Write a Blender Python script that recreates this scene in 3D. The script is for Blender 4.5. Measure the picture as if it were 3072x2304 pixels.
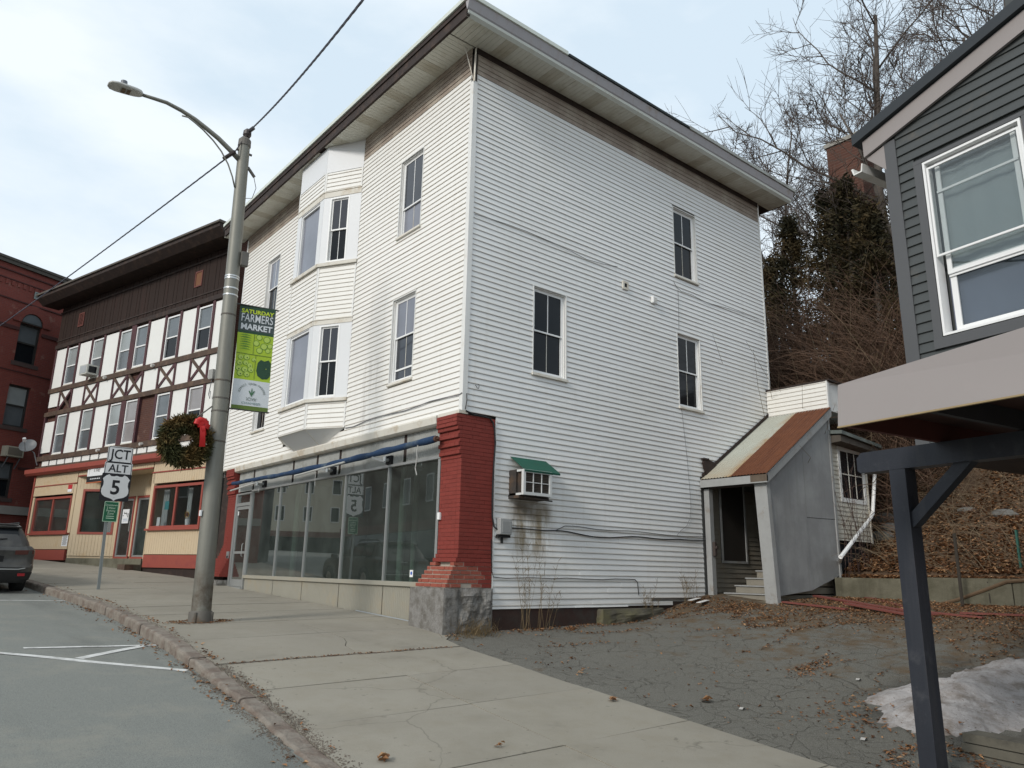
import bpy, bmesh, math, random
from math import sin, cos, pi, radians, sqrt, atan2
from mathutils import Vector, Matrix, noise as mnoise

# ------------------------------------------------------------------ clearing
for o in list(bpy.data.objects):
    bpy.data.objects.remove(o)
SC = bpy.context.scene
COL = SC.collection
random.seed(7)

# ------------------------------------------------------------------ camera
# metres; x = away from the street along the side wall, y = up the street, z = up (0 = foot of the front siding)
CAM = Vector((-7.2033, -10.0514, -2.5948))
FOC, IMW, IMH = 2257.62, 3072.0, 2304.0
YAW, PITCH, ROLL = 0.88240, 0.24423, 0.01915
_f = Vector((cos(PITCH)*cos(YAW), cos(PITCH)*sin(YAW), sin(PITCH)))
_r = Vector((sin(YAW), -cos(YAW), 0.0))
_u = _r.cross(_f)
_r2 = _r*cos(ROLL) + _u*sin(ROLL)
_u2 = _u*cos(ROLL) - _r*sin(ROLL)
cd = bpy.data.cameras.new('camera')
cam = bpy.data.objects.new('camera', cd)
COL.objects.link(cam)
cam.matrix_world = Matrix(((_r2.x, _u2.x, -_f.x, CAM.x), (_r2.y, _u2.y, -_f.y, CAM.y), (_r2.z, _u2.z, -_f.z, CAM.z), (0, 0, 0, 1)))
cd.sensor_fit = 'HORIZONTAL'
cd.sensor_width = 36.0
cd.lens = FOC/IMW*36.0
cd.clip_start = 0.05
cd.clip_end = 3000.0
SC.camera = cam

# ------------------------------------------------------------------ world: veiled sun behind thin bright cloud
SUN_AZ, SUN_EL = radians(190.0), radians(31.0)     # direction towards the sun, from +x counter-clockwise
W = bpy.data.worlds.new('World')
SC.world = W
W.use_nodes = True
wt = W.node_tree
wt.nodes.clear()
def wn(t, **k):
    n = wt.nodes.new(t)
    for a, b in k.items():
        setattr(n, a, b)
    return n
wo = wn('ShaderNodeOutputWorld')
bg = wn('ShaderNodeBackground')
sky = wn('ShaderNodeTexSky')
sky.sky_type = 'NISHITA'
sky.sun_disc = False
sky.sun_elevation = SUN_EL
sky.sun_rotation = (pi/2 - SUN_AZ) % (2*pi)
sky.air_density = 1.0
sky.dust_density = 2.0
tc = wn('ShaderNodeTexCoord')
mp = wn('ShaderNodeMapping')
mp.inputs['Scale'].default_value = (1.3, 1.3, 3.2)
wt.links.new(tc.outputs['Generated'], mp.inputs['Vector'])
nz = wn('ShaderNodeTexNoise')
nz.inputs['Scale'].default_value = 1.7
nz.inputs['Detail'].default_value = 7.0
nz.inputs['Roughness'].default_value = 0.52
wt.links.new(mp.outputs['Vector'], nz.inputs['Vector'])
cr = wn('ShaderNodeValToRGB')
cr.color_ramp.elements[0].position = 0.40
cr.color_ramp.elements[0].color = (7.0, 8.3, 9.4, 1)
cr.color_ramp.elements[1].position = 0.60
cr.color_ramp.elements[1].color = (9.4, 10.1, 10.6, 1)
wt.links.new(nz.outputs['Fac'], cr.inputs['Fac'])
mx = wn('ShaderNodeMix', data_type='RGBA', blend_type='MIX')
mx.inputs['Factor'].default_value = 0.90
wt.links.new(sky.outputs['Color'], mx.inputs['A'])
wt.links.new(cr.outputs['Color'], mx.inputs['B'])
wt.links.new(mx.outputs['Result'], bg.inputs['Color'])
bg.inputs['Strength'].default_value = 0.10
wt.links.new(bg.outputs['Background'], wo.inputs['Surface'])

sd = bpy.data.lights.new('sun', 'SUN')
sun = bpy.data.objects.new('sun', sd)
COL.objects.link(sun)
sd.energy = 1.9
sd.angle = radians(12.0)
sd.color = (1.0, 0.95, 0.88)
sdir = Vector((cos(SUN_EL)*cos(SUN_AZ), cos(SUN_EL)*sin(SUN_AZ), sin(SUN_EL)))
sun.rotation_euler = (-sdir).to_track_quat('-Z', 'Y').to_euler()
sun.location = (-20, -5, 20)
SC.view_settings.view_transform = 'Standard'
SC.view_settings.look = 'None'
SC.view_settings.exposure = 0.12
SC.view_settings.gamma = 1.0
SC.view_settings.use_curve_mapping = False
SC.cycles.max_bounces = 6
SC.cycles.diffuse_bounces = 3
SC.cycles.glossy_bounces = 3
SC.cycles.transparent_max_bounces = 8

# ------------------------------------------------------------------ helpers
def ray(px):
    return _f + _r2*((px[0]-IMW/2)/FOC) - _u2*((px[1]-IMH/2)/FOC)
def pl(px, n, d):                       # survey helper: where a sight line meets the plane n.p = d
    v = ray(px); n = Vector(n)
    return CAM + v*((d - n.dot(CAM))/n.dot(v))
def PX(px, x=0.0): return pl(px, (1, 0, 0), x)
def PY(px, y=0.0): return pl(px, (0, 1, 0), y)
def PZ(px, z): return pl(px, (0, 0, 1), z)

def lerp(a, b, t): return a + (b-a)*t
def interp(x, xs, ys):
    if x <= xs[0]: return ys[0]
    for i in range(1, len(xs)):
        if x <= xs[i]:
            return lerp(ys[i-1], ys[i], (x-xs[i-1])/(xs[i]-xs[i-1]))
    return ys[-1]
def sstep(a, b, x):
    t = min(1, max(0, (x-a)/(b-a)))
    return t*t*(3-2*t)

class MB:
    """collects polygons (world coordinates, through an optional frame) and links them as ONE mesh object"""
    def __init__(s, M=None):
        s.v = []; s.f = []; s.M = M; s.mi = []; s.cur = 0
    def add(s, vs, fs):
        b = len(s.v)
        if s.M is not None:
            vs = [s.M @ Vector(p) for p in vs]
        s.v += [tuple(p) for p in vs]
        for f in fs:
            s.f.append(tuple(i+b for i in f)); s.mi.append(s.cur)
        return s
    def box(s, x0, x1, y0, y1, z0, z1):
        if x0 > x1: x0, x1 = x1, x0
        if y0 > y1: y0, y1 = y1, y0
        if z0 > z1: z0, z1 = z1, z0
        return s.add([(x0,y0,z0),(x1,y0,z0),(x1,y1,z0),(x0,y1,z0),(x0,y0,z1),(x1,y0,z1),(x1,y1,z1),(x0,y1,z1)],
                     [(3,2,1,0),(4,5,6,7),(0,1,5,4),(1,2,6,5),(2,3,7,6),(3,0,4,7)])
    def bbox(s, x0, x1, y0, y1, z0, z1, c):
        """box with chamfered edges along all sides (simple: octagonal ring in xy, chamfer top)"""
        if x0 > x1: x0, x1 = x1, x0
        if y0 > y1: y0, y1 = y1, y0
        if z0 > z1: z0, z1 = z1, z0
        r = [(x0+c,y0),(x1-c,y0),(x1,y0+c),(x1,y1-c),(x1-c,y1),(x0+c,y1),(x0,y1-c),(x0,y0+c)]
        ri = [(x0+2*c,y0+c),(x1-2*c,y0+c),(x1-c,y0+2*c),(x1-c,y1-2*c),(x1-2*c,y1-c),(x0+2*c,y1-c),(x0+c,y1-2*c),(x0+c,y0+2*c)]
        V = [(a,b,z0) for a,b in ri] + [(a,b,z0+c) for a,b in r] + [(a,b,z1-c) for a,b in r] + [(a,b,z1) for a,b in ri]
        F = [tuple(range(7,-1,-1)), tuple(range(24,32))]
        for k in range(3):
            for i in range(8):
                j = (i+1) % 8
                F.append((k*8+i, k*8+j, k*8+8+j, k*8+8+i))
        return s.add(V, F)
    def hexa(s, p):          # eight corners: 4 bottom ccw, 4 top ccw
        return s.add(p, [(3,2,1,0),(4,5,6,7),(0,1,5,4),(1,2,6,5),(2,3,7,6),(3,0,4,7)])
    def quad(s, a, b, c, d): return s.add([a,b,c,d], [(0,1,2,3)])
    def poly(s, ps): return s.add(ps, [tuple(range(len(ps)))])
    def extrude(s, ps, d):   # planar polygon ps swept along d
        n = len(ps); d = Vector(d)
        V = [Vector(p) for p in ps] + [Vector(p)+d for p in ps]
        F = [tuple(range(n-1,-1,-1)), tuple(range(n, 2*n))]
        for i in range(n):
            j = (i+1) % n
            F.append((i, j, n+j, n+i))
        return s.add(V, F)
    def beam(s, p0, p1, w, h, up=(0,0,1)):   # rectangular bar between two points
        p0 = Vector(p0); p1 = Vector(p1); d = (p1-p0).normalized(); up = Vector(up)
        a = d.cross(up)
        if a.length < 1e-4: a = d.cross(Vector((1,0,0)))
        a.normalize(); b = a.cross(d).normalized()
        q = []
        for P in (p0, p1):
            q.append([P - a*w/2 - b*h/2, P + a*w/2 - b*h/2, P + a*w/2 + b*h/2, P - a*w/2 + b*h/2])
        return s.add(q[0]+q[1], [(3,2,1,0),(4,5,6,7),(0,1,5,4),(1,2,6,5),(2,3,7,6),(3,0,4,7)])
    def tube(s, pts, rs, n=8, caps=True):
        pts = [Vector(p) for p in pts]
        if not hasattr(rs, '__len__'): rs = [rs]*len(pts)
        V = []; F = []
        t0 = (pts[1]-pts[0]).normalized()
        ref = Vector((0,0,1)) if abs(t0.z) < .9 else Vector((1,0,0))
        a = t0.cross(ref).normalized()
        for i, p in enumerate(pts):
            if i == 0: t = t0
            elif i == len(pts)-1: t = (pts[i]-pts[i-1]).normalized()
            else:
                t = (pts[i+1]-pts[i-1])
                t = t.normalized() if t.length > 1e-9 else t0
            a = (a - t*a.dot(t))
            if a.length < 1e-6: a = t.orthogonal()
            a.normalize(); b = t.cross(a)
            for k in range(n):
                an = 2*pi*k/n
                V.append(p + (a*cos(an) + b*sin(an))*rs[i])
        for i in range(len(pts)-1):
            for k in range(n):
                j = (k+1) % n
                F.append((i*n+k, i*n+j, (i+1)*n+j, (i+1)*n+k))
        if caps:
            F.append(tuple(range(n-1,-1,-1)))
            F.append(tuple((len(pts)-1)*n+k for k in range(n)))
        return s.add(V, F)
    def cyl(s, p0, p1, r0, r1=None, n=16): return s.tube([p0, p1], [r0, r0 if r1 is None else r1], n)
    def grid(s, fn, nu, nv):
        V = [fn(i/nu, j/nv) for j in range(nv+1) for i in range(nu+1)]
        F = [(j*(nu+1)+i, j*(nu+1)+i+1, (j+1)*(nu+1)+i+1, (j+1)*(nu+1)+i) for j in range(nv) for i in range(nu)]
        return s.add(V, F)
    def mesh(s, name, mats, off=None, smooth=False):
        me = bpy.data.meshes.new(name)
        o = Vector(off) if off is not None else Vector((0,0,0))
        me.from_pydata([(p[0]-o.x, p[1]-o.y, p[2]-o.z) for p in s.v], [], s.f)
        if not isinstance(mats, (list, tuple)): mats = [mats]
        for m in mats: me.materials.append(m)
        if len(mats) > 1:
            me.polygons.foreach_set('material_index', s.mi)
        if smooth:
            me.polygons.foreach_set('use_smooth', [True]*len(me.polygons))
        me.update()
        return me

def tag(o, label=None, cat=None, group=None, kind=None):
    if label: o['label'] = label
    if cat: o['category'] = cat
    if group: o['group'] = group
    if kind: o['kind'] = kind
    return o
def wloc(o):
    v = Vector((0,0,0))
    while o is not None:
        v += o.location; o = o.parent
    return v
def thing(name, label, cat, loc, group=None, kind=None):
    o = bpy.data.objects.new(name, None)
    o.empty_display_size = .2
    COL.objects.link(o); o.location = loc
    return tag(o, label, cat, group, kind)
def part(name, mb, mats, parent=None, smooth=False, label=None, kind=None, angle=None):
    off = wloc(parent) if parent is not None else None
    me = mb.mesh(name, mats, off, smooth)
    o = bpy.data.objects.new(name, me)
    COL.objects.link(o)
    if parent is not None: o.parent = parent
    if label: o['label'] = label
    if kind: o['kind'] = kind
    if angle is not None:
        try: me.shade_auto_smooth
        except Exception: pass
        me.polygons.foreach_set('use_smooth', [True]*len(me.polygons))
        bm = bmesh.new(); bm.from_mesh(me)
        for e in bm.edges:
            if len(e.link_faces) == 2 and e.calc_face_angle(0) > angle: e.smooth = False
        bm.to_mesh(me); bm.free()
    return o
def single(name, mb, mats, label, cat, group=None, kind=None, smooth=False, loc=None, angle=None):
    """a thing that is one mesh"""
    vs = [Vector(p) for p in mb.v]
    if loc is None:
        n = len(vs)
        loc = (sum(p.x for p in vs)/n, sum(p.y for p in vs)/n, min(p.z for p in vs))
    me = mb.mesh(name, mats, loc, smooth)
    o = bpy.data.objects.new(name, me); o.location = loc
    COL.objects.link(o)
    if angle is not None:
        me.polygons.foreach_set('use_smooth', [True]*len(me.polygons))
        bm = bmesh.new(); bm.from_mesh(me)
        for e in bm.edges:
            if len(e.link_faces) == 2 and e.calc_face_angle(0) > angle: e.smooth = False
        bm.to_mesh(me); bm.free()
    return tag(o, label, cat, group, kind)
def inst(name, me, parent, M):
    """another piece that shares its mesh; M places it in the world"""
    o = bpy.data.objects.new(name, me); COL.objects.link(o)
    if parent is not None:
        o.parent = parent
        M = Matrix.Translation(-wloc(parent)) @ M
    o.matrix_local = M
    return o
def copy_tree(o, parent=None):
    c = o.copy(); COL.objects.link(c)
    if parent is not None: c.parent = parent
    for ch in [x for x in o.children]:
        copy_tree(ch, c)
    return c
def frame(o, e1, n):
    """local (a along wall, b up, c outwards) -> world"""
    e1 = Vector(e1).normalized(); n = Vector(n).normalized(); up = Vector((0,0,1)); o = Vector(o)
    return Matrix(((e1.x, up.x, n.x, o.x), (e1.y, up.y, n.y, o.y), (e1.z, up.z, n.z, o.z), (0,0,0,1)))
def text(body, parent, M, size, mat, name='lettering', sx=1.0, ext=0.0008, align='CENTER', bold=0.0, shear=0.0, spacing=1.0, warp=None):
    """flat print: M is a frame (a right, b up, c towards the reader)"""
    cu = bpy.data.curves.new(name, 'FONT')
    cu.body = body; cu.size = size; cu.extrude = ext; cu.align_x = align; cu.align_y = 'CENTER'
    cu.offset = bold; cu.shear = shear; cu.space_character = spacing; cu.resolution_u = 3
    cu.materials.append(mat)
    o = bpy.data.objects.new(name, cu); COL.objects.link(o)
    dg = bpy.context.evaluated_depsgraph_get()
    me = bpy.data.meshes.new_from_object(o.evaluated_get(dg))
    bpy.data.objects.remove(o); bpy.data.curves.remove(cu)
    Mx = M @ Matrix.Diagonal((sx,1,1,1))
    off = wloc(parent) if parent is not None else Vector((0,0,0))
    for v in me.vertices:
        p = Mx @ v.co
        if warp is not None: p = warp(p)
        v.co = p - off
    me.name = name
    if not me.materials: me.materials.append(mat)
    o = bpy.data.objects.new(name, me); COL.objects.link(o)
    if parent is not None: o.parent = parent
    return o

# ------------------------------------------------------------------ materials
MATS = {}
class NG:
    def __init__(s, name):
        s.m = bpy.data.materials.new(name); s.m.use_nodes = True
        s.t = s.m.node_tree; s.t.nodes.clear()
        s.out = s.n('ShaderNodeOutputMaterial')
        s._pos = None
    def n(s, t, **k):
        x = s.t.nodes.new(t)
        for a, b in k.items(): setattr(x, a, b)
        return x
    def l(s, a, b): s.t.links.new(a, b)
    def pos(s):
        if s._pos is None: s._pos = s.n('ShaderNodeNewGeometry').outputs['Position']
        return s._pos
    def sep(s): 
        x = s.n('ShaderNodeSeparateXYZ'); s.l(s.pos(), x.inputs[0]); return x.outputs
    def map(s, scale, loc=(0,0,0), rot=(0,0,0)):
        x = s.n('ShaderNodeMapping'); x.inputs['Scale'].default_value = scale; x.inputs['Location'].default_value = loc; x.inputs['Rotation'].default_value = rot
        s.l(s.pos(), x.inputs['Vector']); return x.outputs['Vector']
    def noise(s, scale, detail=4, rough=.55, vec=None, dist=0):
        x = s.n('ShaderNodeTexNoise'); x.inputs['Scale'].default_value = scale; x.inputs['Detail'].default_value = detail
        x.inputs['Roughness'].default_value = rough; x.inputs['Distortion'].default_value = dist
        s.l(vec if vec is not None else s.pos(), x.inputs['Vector']); return x.outputs['Fac']
    def vor(s, scale, feature='F1', vec=None, rand=1.0):
        x = s.n('ShaderNodeTexVoronoi', feature=feature); x.inputs['Scale'].default_value = scale; x.inputs['Randomness'].default_value = rand
        s.l(vec if vec is not None else s.pos(), x.inputs['Vector']); return x
    def ramp(s, fac, stops):
        x = s.n('ShaderNodeValToRGB'); e = x.color_ramp.elements
        e[0].position, e[0].color = stops[0][0], tuple(stops[0][1])+(1,) if hasattr(stops[0][1], '__len__') else (stops[0][1],)*3+(1,)
        e[1].position, e[1].color = stops[1][0], tuple(stops[1][1])+(1,) if hasattr(stops[1][1], '__len__') else (stops[1][1],)*3+(1,)
        for p, c in stops[2:]:
            q = e.new(p); q.color = tuple(c)+(1,) if hasattr(c, '__len__') else (c,)*3+(1,)
        s.l(fac, x.inputs['Fac']); return x.outputs['Color']
    def math(s, op, a, b=None, c=None, clamp=False):
        x = s.n('ShaderNodeMath', operation=op); x.use_clamp = clamp
        for i, q in enumerate((a, b, c)):
            if q is None: continue
            if isinstance(q, (int, float)): x.inputs[i].default_value = q
            else: s.l(q, x.inputs[i])
        return x.outputs[0]
    def mix(s, fac, a, b, mode='MIX'):
        x = s.n('ShaderNodeMix', data_type='RGBA', blend_type=mode)
        for q, nm in ((fac,'Factor'), (a,'A'), (b,'B')):
            sock = [i for i in x.inputs if i.name == nm and (i.type == 'VALUE' if nm == 'Factor' else i.type == 'RGBA')][0]
            if isinstance(q, (int, float)): sock.default_value = q if nm == 'Factor' else (q, q, q, 1)
            elif isinstance(q, (tuple, list)): sock.default_value = tuple(q)+(1,)
            else: s.l(q, sock)
        return [o for o in x.outputs if o.type == 'RGBA'][0]
    def bump(s, h, strength=.3, dist=.02, nrm=None):
        x = s.n('ShaderNodeBump'); x.inputs['Strength'].default_value = strength; x.inputs['Distance'].default_value = dist
        s.l(h, x.inputs['Height'])
        if nrm is not None: s.l(nrm, x.inputs['Normal'])
        return x.outputs['Normal']
    def bsdf(s, col, rough=.7, metal=0, spec=.5, nrm=None, coat=0, ior=None):
        b = s.n('ShaderNodeBsdfPrincipled')
        if isinstance(col, (tuple, list)): b.inputs['Base Color'].default_value = tuple(col)+(1,)
        else: s.l(col, b.inputs['Base Color'])
        if isinstance(rough, (int, float)): b.inputs['Roughness'].default_value = rough
        else: s.l(rough, b.inputs['Roughness'])
        b.inputs['Metallic'].default_value = metal
        b.inputs['Specular IOR Level'].default_value = spec
        b.inputs['Coat Weight'].default_value = coat
        if ior: b.inputs['IOR'].default_value = ior
        if nrm is not None: s.l(nrm, b.inputs['Normal'])
        s.l(b.outputs[0], s.out.inputs['Surface'])
        return b
    def mask_box(s, lo, hi, soft):
        """1 inside a world box, fading over soft"""
        S = s.sep(); r = None
        for i in range(3):
            if lo[i] is None: continue
            a = s.n('ShaderNodeMapRange', interpolation_type='SMOOTHSTEP'); s.l(S[i], a.inputs[0])
            a.inputs[1].default_value = lo[i]-soft; a.inputs[2].default_value = lo[i]+soft
            b = s.n('ShaderNodeMapRange', interpolation_type='SMOOTHSTEP'); s.l(S[i], b.inputs[0])
            b.inputs[1].default_value = hi[i]-soft; b.inputs[2].default_value = hi[i]+soft; b.inputs[3].default_value = 1; b.inputs[4].default_value = 0
            q = s.math('MULTIPLY', a.outputs[0], b.outputs[0])
            r = q if r is None else s.math('MULTIPLY', r, q)
        return r

def pm(name, col, rough=.75, var=.12, scale=3.0, bump=.0, bscale=60, bdist=.01, col2=None, f2=(.5,.7), s2=.8, metal=0, spec=.4, streak=0, streakcol=(.2,.17,.13), coat=0):
    """general weathered material: two scales of colour variation, optional second colour patches, run-off streaks, fine relief"""
    if name in MATS: return MATS[name]
    g = NG(name)
    n1 = g.noise(scale, 6, .6)
    c = g.mix(n1, tuple(x*(1-var) for x in col), tuple(min(1, x*(1+var)) for x in col))
    if var > 0:
        n0 = g.noise(scale*12, 3, .6)
        c = g.mix(g.math('MULTIPLY', n0, var*.9), c, tuple(x*.45 for x in col))
    if col2 is not None:
        n2 = g.noise(s2, 7, .65)
        m2 = g.ramp(n2, [(f2[0], 0.0), (f2[1], 1.0)])
        c = g.mix(m2, c, col2)
    if streak > 0:
        n3 = g.noise(1.0, 5, .6, vec=g.map((9, 9, .55)))
        m3 = g.ramp(n3, [(.52, 0.0), (.75, 1.0)])
        c = g.mix(g.math('MULTIPLY', m3, streak), c, streakcol)
    nr = None
    if bump > 0:
        nr = g.bump(g.noise(bscale, 5, .6), bump, bdist)
    g.bsdf(c, rough, metal, spec, nr, coat)
    MATS[name] = g.m
    return g.m

def glass_mat(name, tint=(.02,.025,.03), rough=.02, refl=1.0, opaque=True, trans=(.75,.78,.76), dirt=0.0, spec=.5):
    """window glass: dark room behind it, mirror-like face"""
    if name in MATS: return MATS[name]
    g = NG(name)
    if opaque:
        n = g.noise(1.6, 3, .5)
        c = g.mix(n, tuple(x*.7 for x in tint), tuple(x*1.3 for x in tint))
        if dirt:
            c = g.mix(g.math('MULTIPLY', g.noise(9, 6, .6), dirt), c, (.35,.35,.33))
        nr = g.bump(g.noise(1.1, 2, .5), .05, .02)
        g.bsdf(c, rough, 0, spec, nr, 0, 1.5)
    else:
        tr = g.n('ShaderNodeBsdfTransparent'); tr.inputs['Color'].default_value = tuple(trans)+(1,)
        gl = g.n('ShaderNodeBsdfGlossy'); gl.inputs['Roughness'].default_value = rough
        nr = g.bump(g.noise(.9, 2, .5), .03, .02); g.l(nr, gl.inputs['Normal'])
        fr = g.n('ShaderNodeFresnel'); fr.inputs['IOR'].default_value = 1.55
        bf = g.n('ShaderNodeNewGeometry')
        f = g.math('MULTIPLY', g.math('MULTIPLY', fr.outputs[0], 1.7*refl, clamp=True), g.math('SUBTRACT', 1.0, bf.outputs['Backfacing']))
        ms = g.n('ShaderNodeMixShader'); g.l(f, ms.inputs[0]); g.l(tr.outputs[0], ms.inputs[1]); g.l(gl.outputs[0], ms.inputs[2])
        fin = ms.outputs[0]
        if dirt:
            df = g.n('ShaderNodeBsdfDiffuse'); df.inputs['Color'].default_value = (.36,.41,.38,1)  # grey-green haze: glass dirt, and on the shopfront a painted pale reflection
            m2 = g.n('ShaderNodeMixShader'); g.l(g.math('MULTIPLY', g.noise(2.2, 6, .6), dirt), m2.inputs[0]); g.l(fin, m2.inputs[1]); g.l(df.outputs[0], m2.inputs[2]); fin = m2.outputs[0]
        g.l(fin, g.out.inputs['Surface'])
    MATS[name] = g.m
    return g.m
# ================================================================== materials used all over
E_ROW = 0.1016
def siding_mat(name, base, side):
    g = NG(name)
    n1 = g.noise(.7, 5, .6)
    c = g.mix(n1, tuple(x*.93 for x in base), tuple(min(1,x*1.04) for x in base))
    # grime gathered along the butt edge of every board
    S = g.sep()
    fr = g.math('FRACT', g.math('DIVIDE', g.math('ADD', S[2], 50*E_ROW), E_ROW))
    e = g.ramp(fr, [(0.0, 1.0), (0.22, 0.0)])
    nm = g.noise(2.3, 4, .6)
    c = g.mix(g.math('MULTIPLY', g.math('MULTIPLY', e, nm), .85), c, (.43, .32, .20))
    # faint run-off streaks
    n3 = g.noise(1.0, 6, .62, vec=g.map((7, 7, .35)))
    c = g.mix(g.math('MULTIPLY', g.ramp(n3, [(.54, 0.0), (.80, 1.0)]), .20), c, (.46,.42,.35))
    n4 = g.noise(.35, 4, .6)
    c = g.mix(g.math('MULTIPLY', g.ramp(n4, [(.46, 0.0), (.70, 1.0)]), .26), c, (.56,.53,.46))
    if side:
        # rusty drip under the air conditioner, green-grey splash at the foot
        m = g.mask_box((1.10, None, -2.30), (2.00, None, -1.45), .22)
        st = g.ramp(g.noise(1.0, 5, .6, vec=g.map((5, 5, 1.1))), [(.40, 0.0), (.60, 1.0)])
        c = g.mix(g.math('MULTIPLY', g.math('MULTIPLY', m, st), .8), c, (.22,.15,.055))
        m = g.mask_box((1.15, None, -1.72), (2.0, None, -1.42), .10)
        c = g.mix(g.math('MULTIPLY', g.math('MULTIPLY', m, g.noise(3, 5, .6)), 1.3), c, (.13,.10,.06))
        m = g.mask_box((0.7, None, -3.4), (6.6, None, -2.8), .18)
        c = g.mix(g.math('MULTIPLY', g.math('MULTIPLY', m, g.noise(4, 6, .7)), .3), c, (.45,.40,.33))
    else:
        m = g.mask_box((None, 2.9, .05), (None, 3.6, 1.5), .25)
        st = g.ramp(g.noise(1.0, 5, .6, vec=g.map((6, 6, .5))), [(.48, 0.0), (.66, 1.0)])
        c = g.mix(g.math('MULTIPLY', g.math('MULTIPLY', m, st), .55), c, (.36,.34,.32))
    nr = g.bump(g.noise(40, 3, .5), .05, .003)
    g.bsdf(c, .55, 0, .35, nr)
    MATS[name] = g.m
    return g.m
M_SID_F = siding_mat('front vinyl siding', (.80,.79,.755), False)
M_SID_S = siding_mat('side vinyl siding', (.77,.775,.765), True)
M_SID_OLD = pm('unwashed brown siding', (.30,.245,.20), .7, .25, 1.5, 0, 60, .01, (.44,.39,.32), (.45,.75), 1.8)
M_TRIM = pm('white trim', (.74,.735,.71), .5, .06, 2, .05, 80, .004, (.55,.50,.42), (.55,.8), 3.0)
M_TRIM_D = pm('stained white trim', (.66,.63,.56), .6, .12, 2.5, .1, 60, .004, (.42,.33,.22), (.5,.75), 3.5)
M_WHITE = pm('white vinyl sash', (.80,.80,.79), .4, .05, 2)
M_PANEL = pm('white aluminium panel', (.69,.70,.71), .45, .05, 1.2, .03, 30, .004, (.6,.56,.48), (.6,.85), 2.0)
M_BROWN = pm('bare brown wood', (.032,.020,.016), .75, .4, 5, .4, 50, .006, (.075,.045,.032), (.5,.75), 4.0)
M_BLACK = pm('dark void', (.012,.012,.013), .9, .1, 2)
M_GLASS = glass_mat('window glass', (.030,.034,.045), .03, dirt=.05, spec=.45)
M_GLASS_G = glass_mat('screened glass with painted sky', (.17,.18,.22), .12, dirt=.15, spec=.5)  # insect screens, with the reflected sky painted into the purple-grey base
M_GLASS_B = glass_mat('dark window glass', (.008,.010,.013), .05, dirt=.02, spec=.18)
M_STORE = glass_mat('storefront glass', opaque=False, rough=.01, refl=1.7, trans=(.58,.66,.62), dirt=.13)  # dirt amount also paints the pale grey-green street reflection into the glass
M_CLEAR = glass_mat('clear glass', opaque=False, rough=.01, refl=1.0, trans=(.86,.88,.88), dirt=.03)
M_ALU = pm('dull aluminium', (.42,.43,.42), .42, .08, 3, .03, 50, .003, metal=.55)
M_STEEL = pm('galvanised steel', (.40,.42,.42), .45, .12, 6, .05, 60, .003, metal=.6)
M_WIRE = pm('black cable', (.018,.018,.02), .6, .1, 5)
M_GWIRE = pm('grey cable', (.16,.16,.17), .6, .1, 5)
M_LEAF = None

# ================================================================== ground
GY = [-30,-12,-6.4,-4.6,-2.8,-.7,.1,.9,5,9.1,13,16,22,30,70,160]
GZ = [-5.4,-4.5,-4.14,-3.99,-3.82,-3.62,-3.53,-3.46,-3.30,-3.147,-2.90,-2.74,-2.46,-2.1,-.5,3.0]
def g0(y):                      # smoothed street profile
    return sum(interp(y+d, GY, GZ) for d in (-.6,-.3,0,.3,.6))/5
def gs(x, y): return g0(y) - .015*max(0.0, -x)
XCY = [-40,-12,-4.1,-1.1,.9,4.8,8,10,13,24,40,70,160]
XCX = [-8.5,-5.1,-4.36,-4.14,-4.06,-3.80,-3.83,-3.98,-4.35,-6.6,-11,-20,-50]
def xc(y): return sum(interp(y+d, XCY, XCX) for d in (-1.2,-.6,0,.6,1.2))/5     # street face of the kerb
def kerb_h(y): return interp(y, [-12,-3.4,-1.2,.2,2,160], [.02,.025,.07,.13,.15,.15])
def zroad(x, y):
    e = xc(y); zk = gs(e, y) - kerb_h(y)
    d = e - x
    return zk + .016*min(d, 6.0) - .016*max(0, d-6.0)
XBY = [-40,-8,-6.6,-4.9,-3,-.9,-.3,0,9.6,11.3,13,25,40,70]
XBX = [-3.3,-.75,-.68,-.62,-.60,-.56,-.45,-.05,-.05,0.0,-.35,-3.4,-7.4,-16]
def xb(y): return interp(y, XBY, XBX)
def hdrive(x, y):               # cracked yard beside the white building
    z0 = gs(min(x, 0), y)
    back = interp(y, [-12,-4,0], [-3.15,-3.04,-2.97])
    yy = sstep(-4.5, 0, y)
    t1 = sstep(-.5, 9.0, x)
    t2 = lerp(t1, .12*sstep(0, 4.2, x) + .88*sstep(3.8, 6.9, x), sstep(-1.6, -.1, y))
    return lerp(z0, back, t2)

g = NG('asphalt road')
n = g.noise(.35, 6, .6)
c = g.mix(n, (.140,.150,.138), (.195,.203,.185))
n2 = g.noise(220, 2, .5)
c = g.mix(g.ramp(n2, [(.45, 0.0), (.62, 1.0)]), c, (.26,.265,.24))
n2b = g.noise(130, 2, .5)
c = g.mix(g.math('MULTIPLY', g.ramp(n2b, [(.52, 0.0), (.7, 1.0)]), .8), c, (.07,.075,.072))
n3 = g.noise(1.4, 7, .7)
c = g.mix(g.math('MULTIPLY', g.ramp(n3, [(.50, 0.0), (.72, 1.0)]), .5), c, (.27,.255,.21))
n4 = g.noise(.8, 5, .6, vec=g.map((1.0,.18,1)))
c = g.mix(g.math('MULTIPLY', g.ramp(n4, [(.52, 0.0), (.72, 1.0)]), .55), c, (.085,.09,.085))
g.bsdf(c, .85, 0, .3, g.bump(g.noise(260, 3, .6), .45, .004))
M_ROAD = g.m

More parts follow.
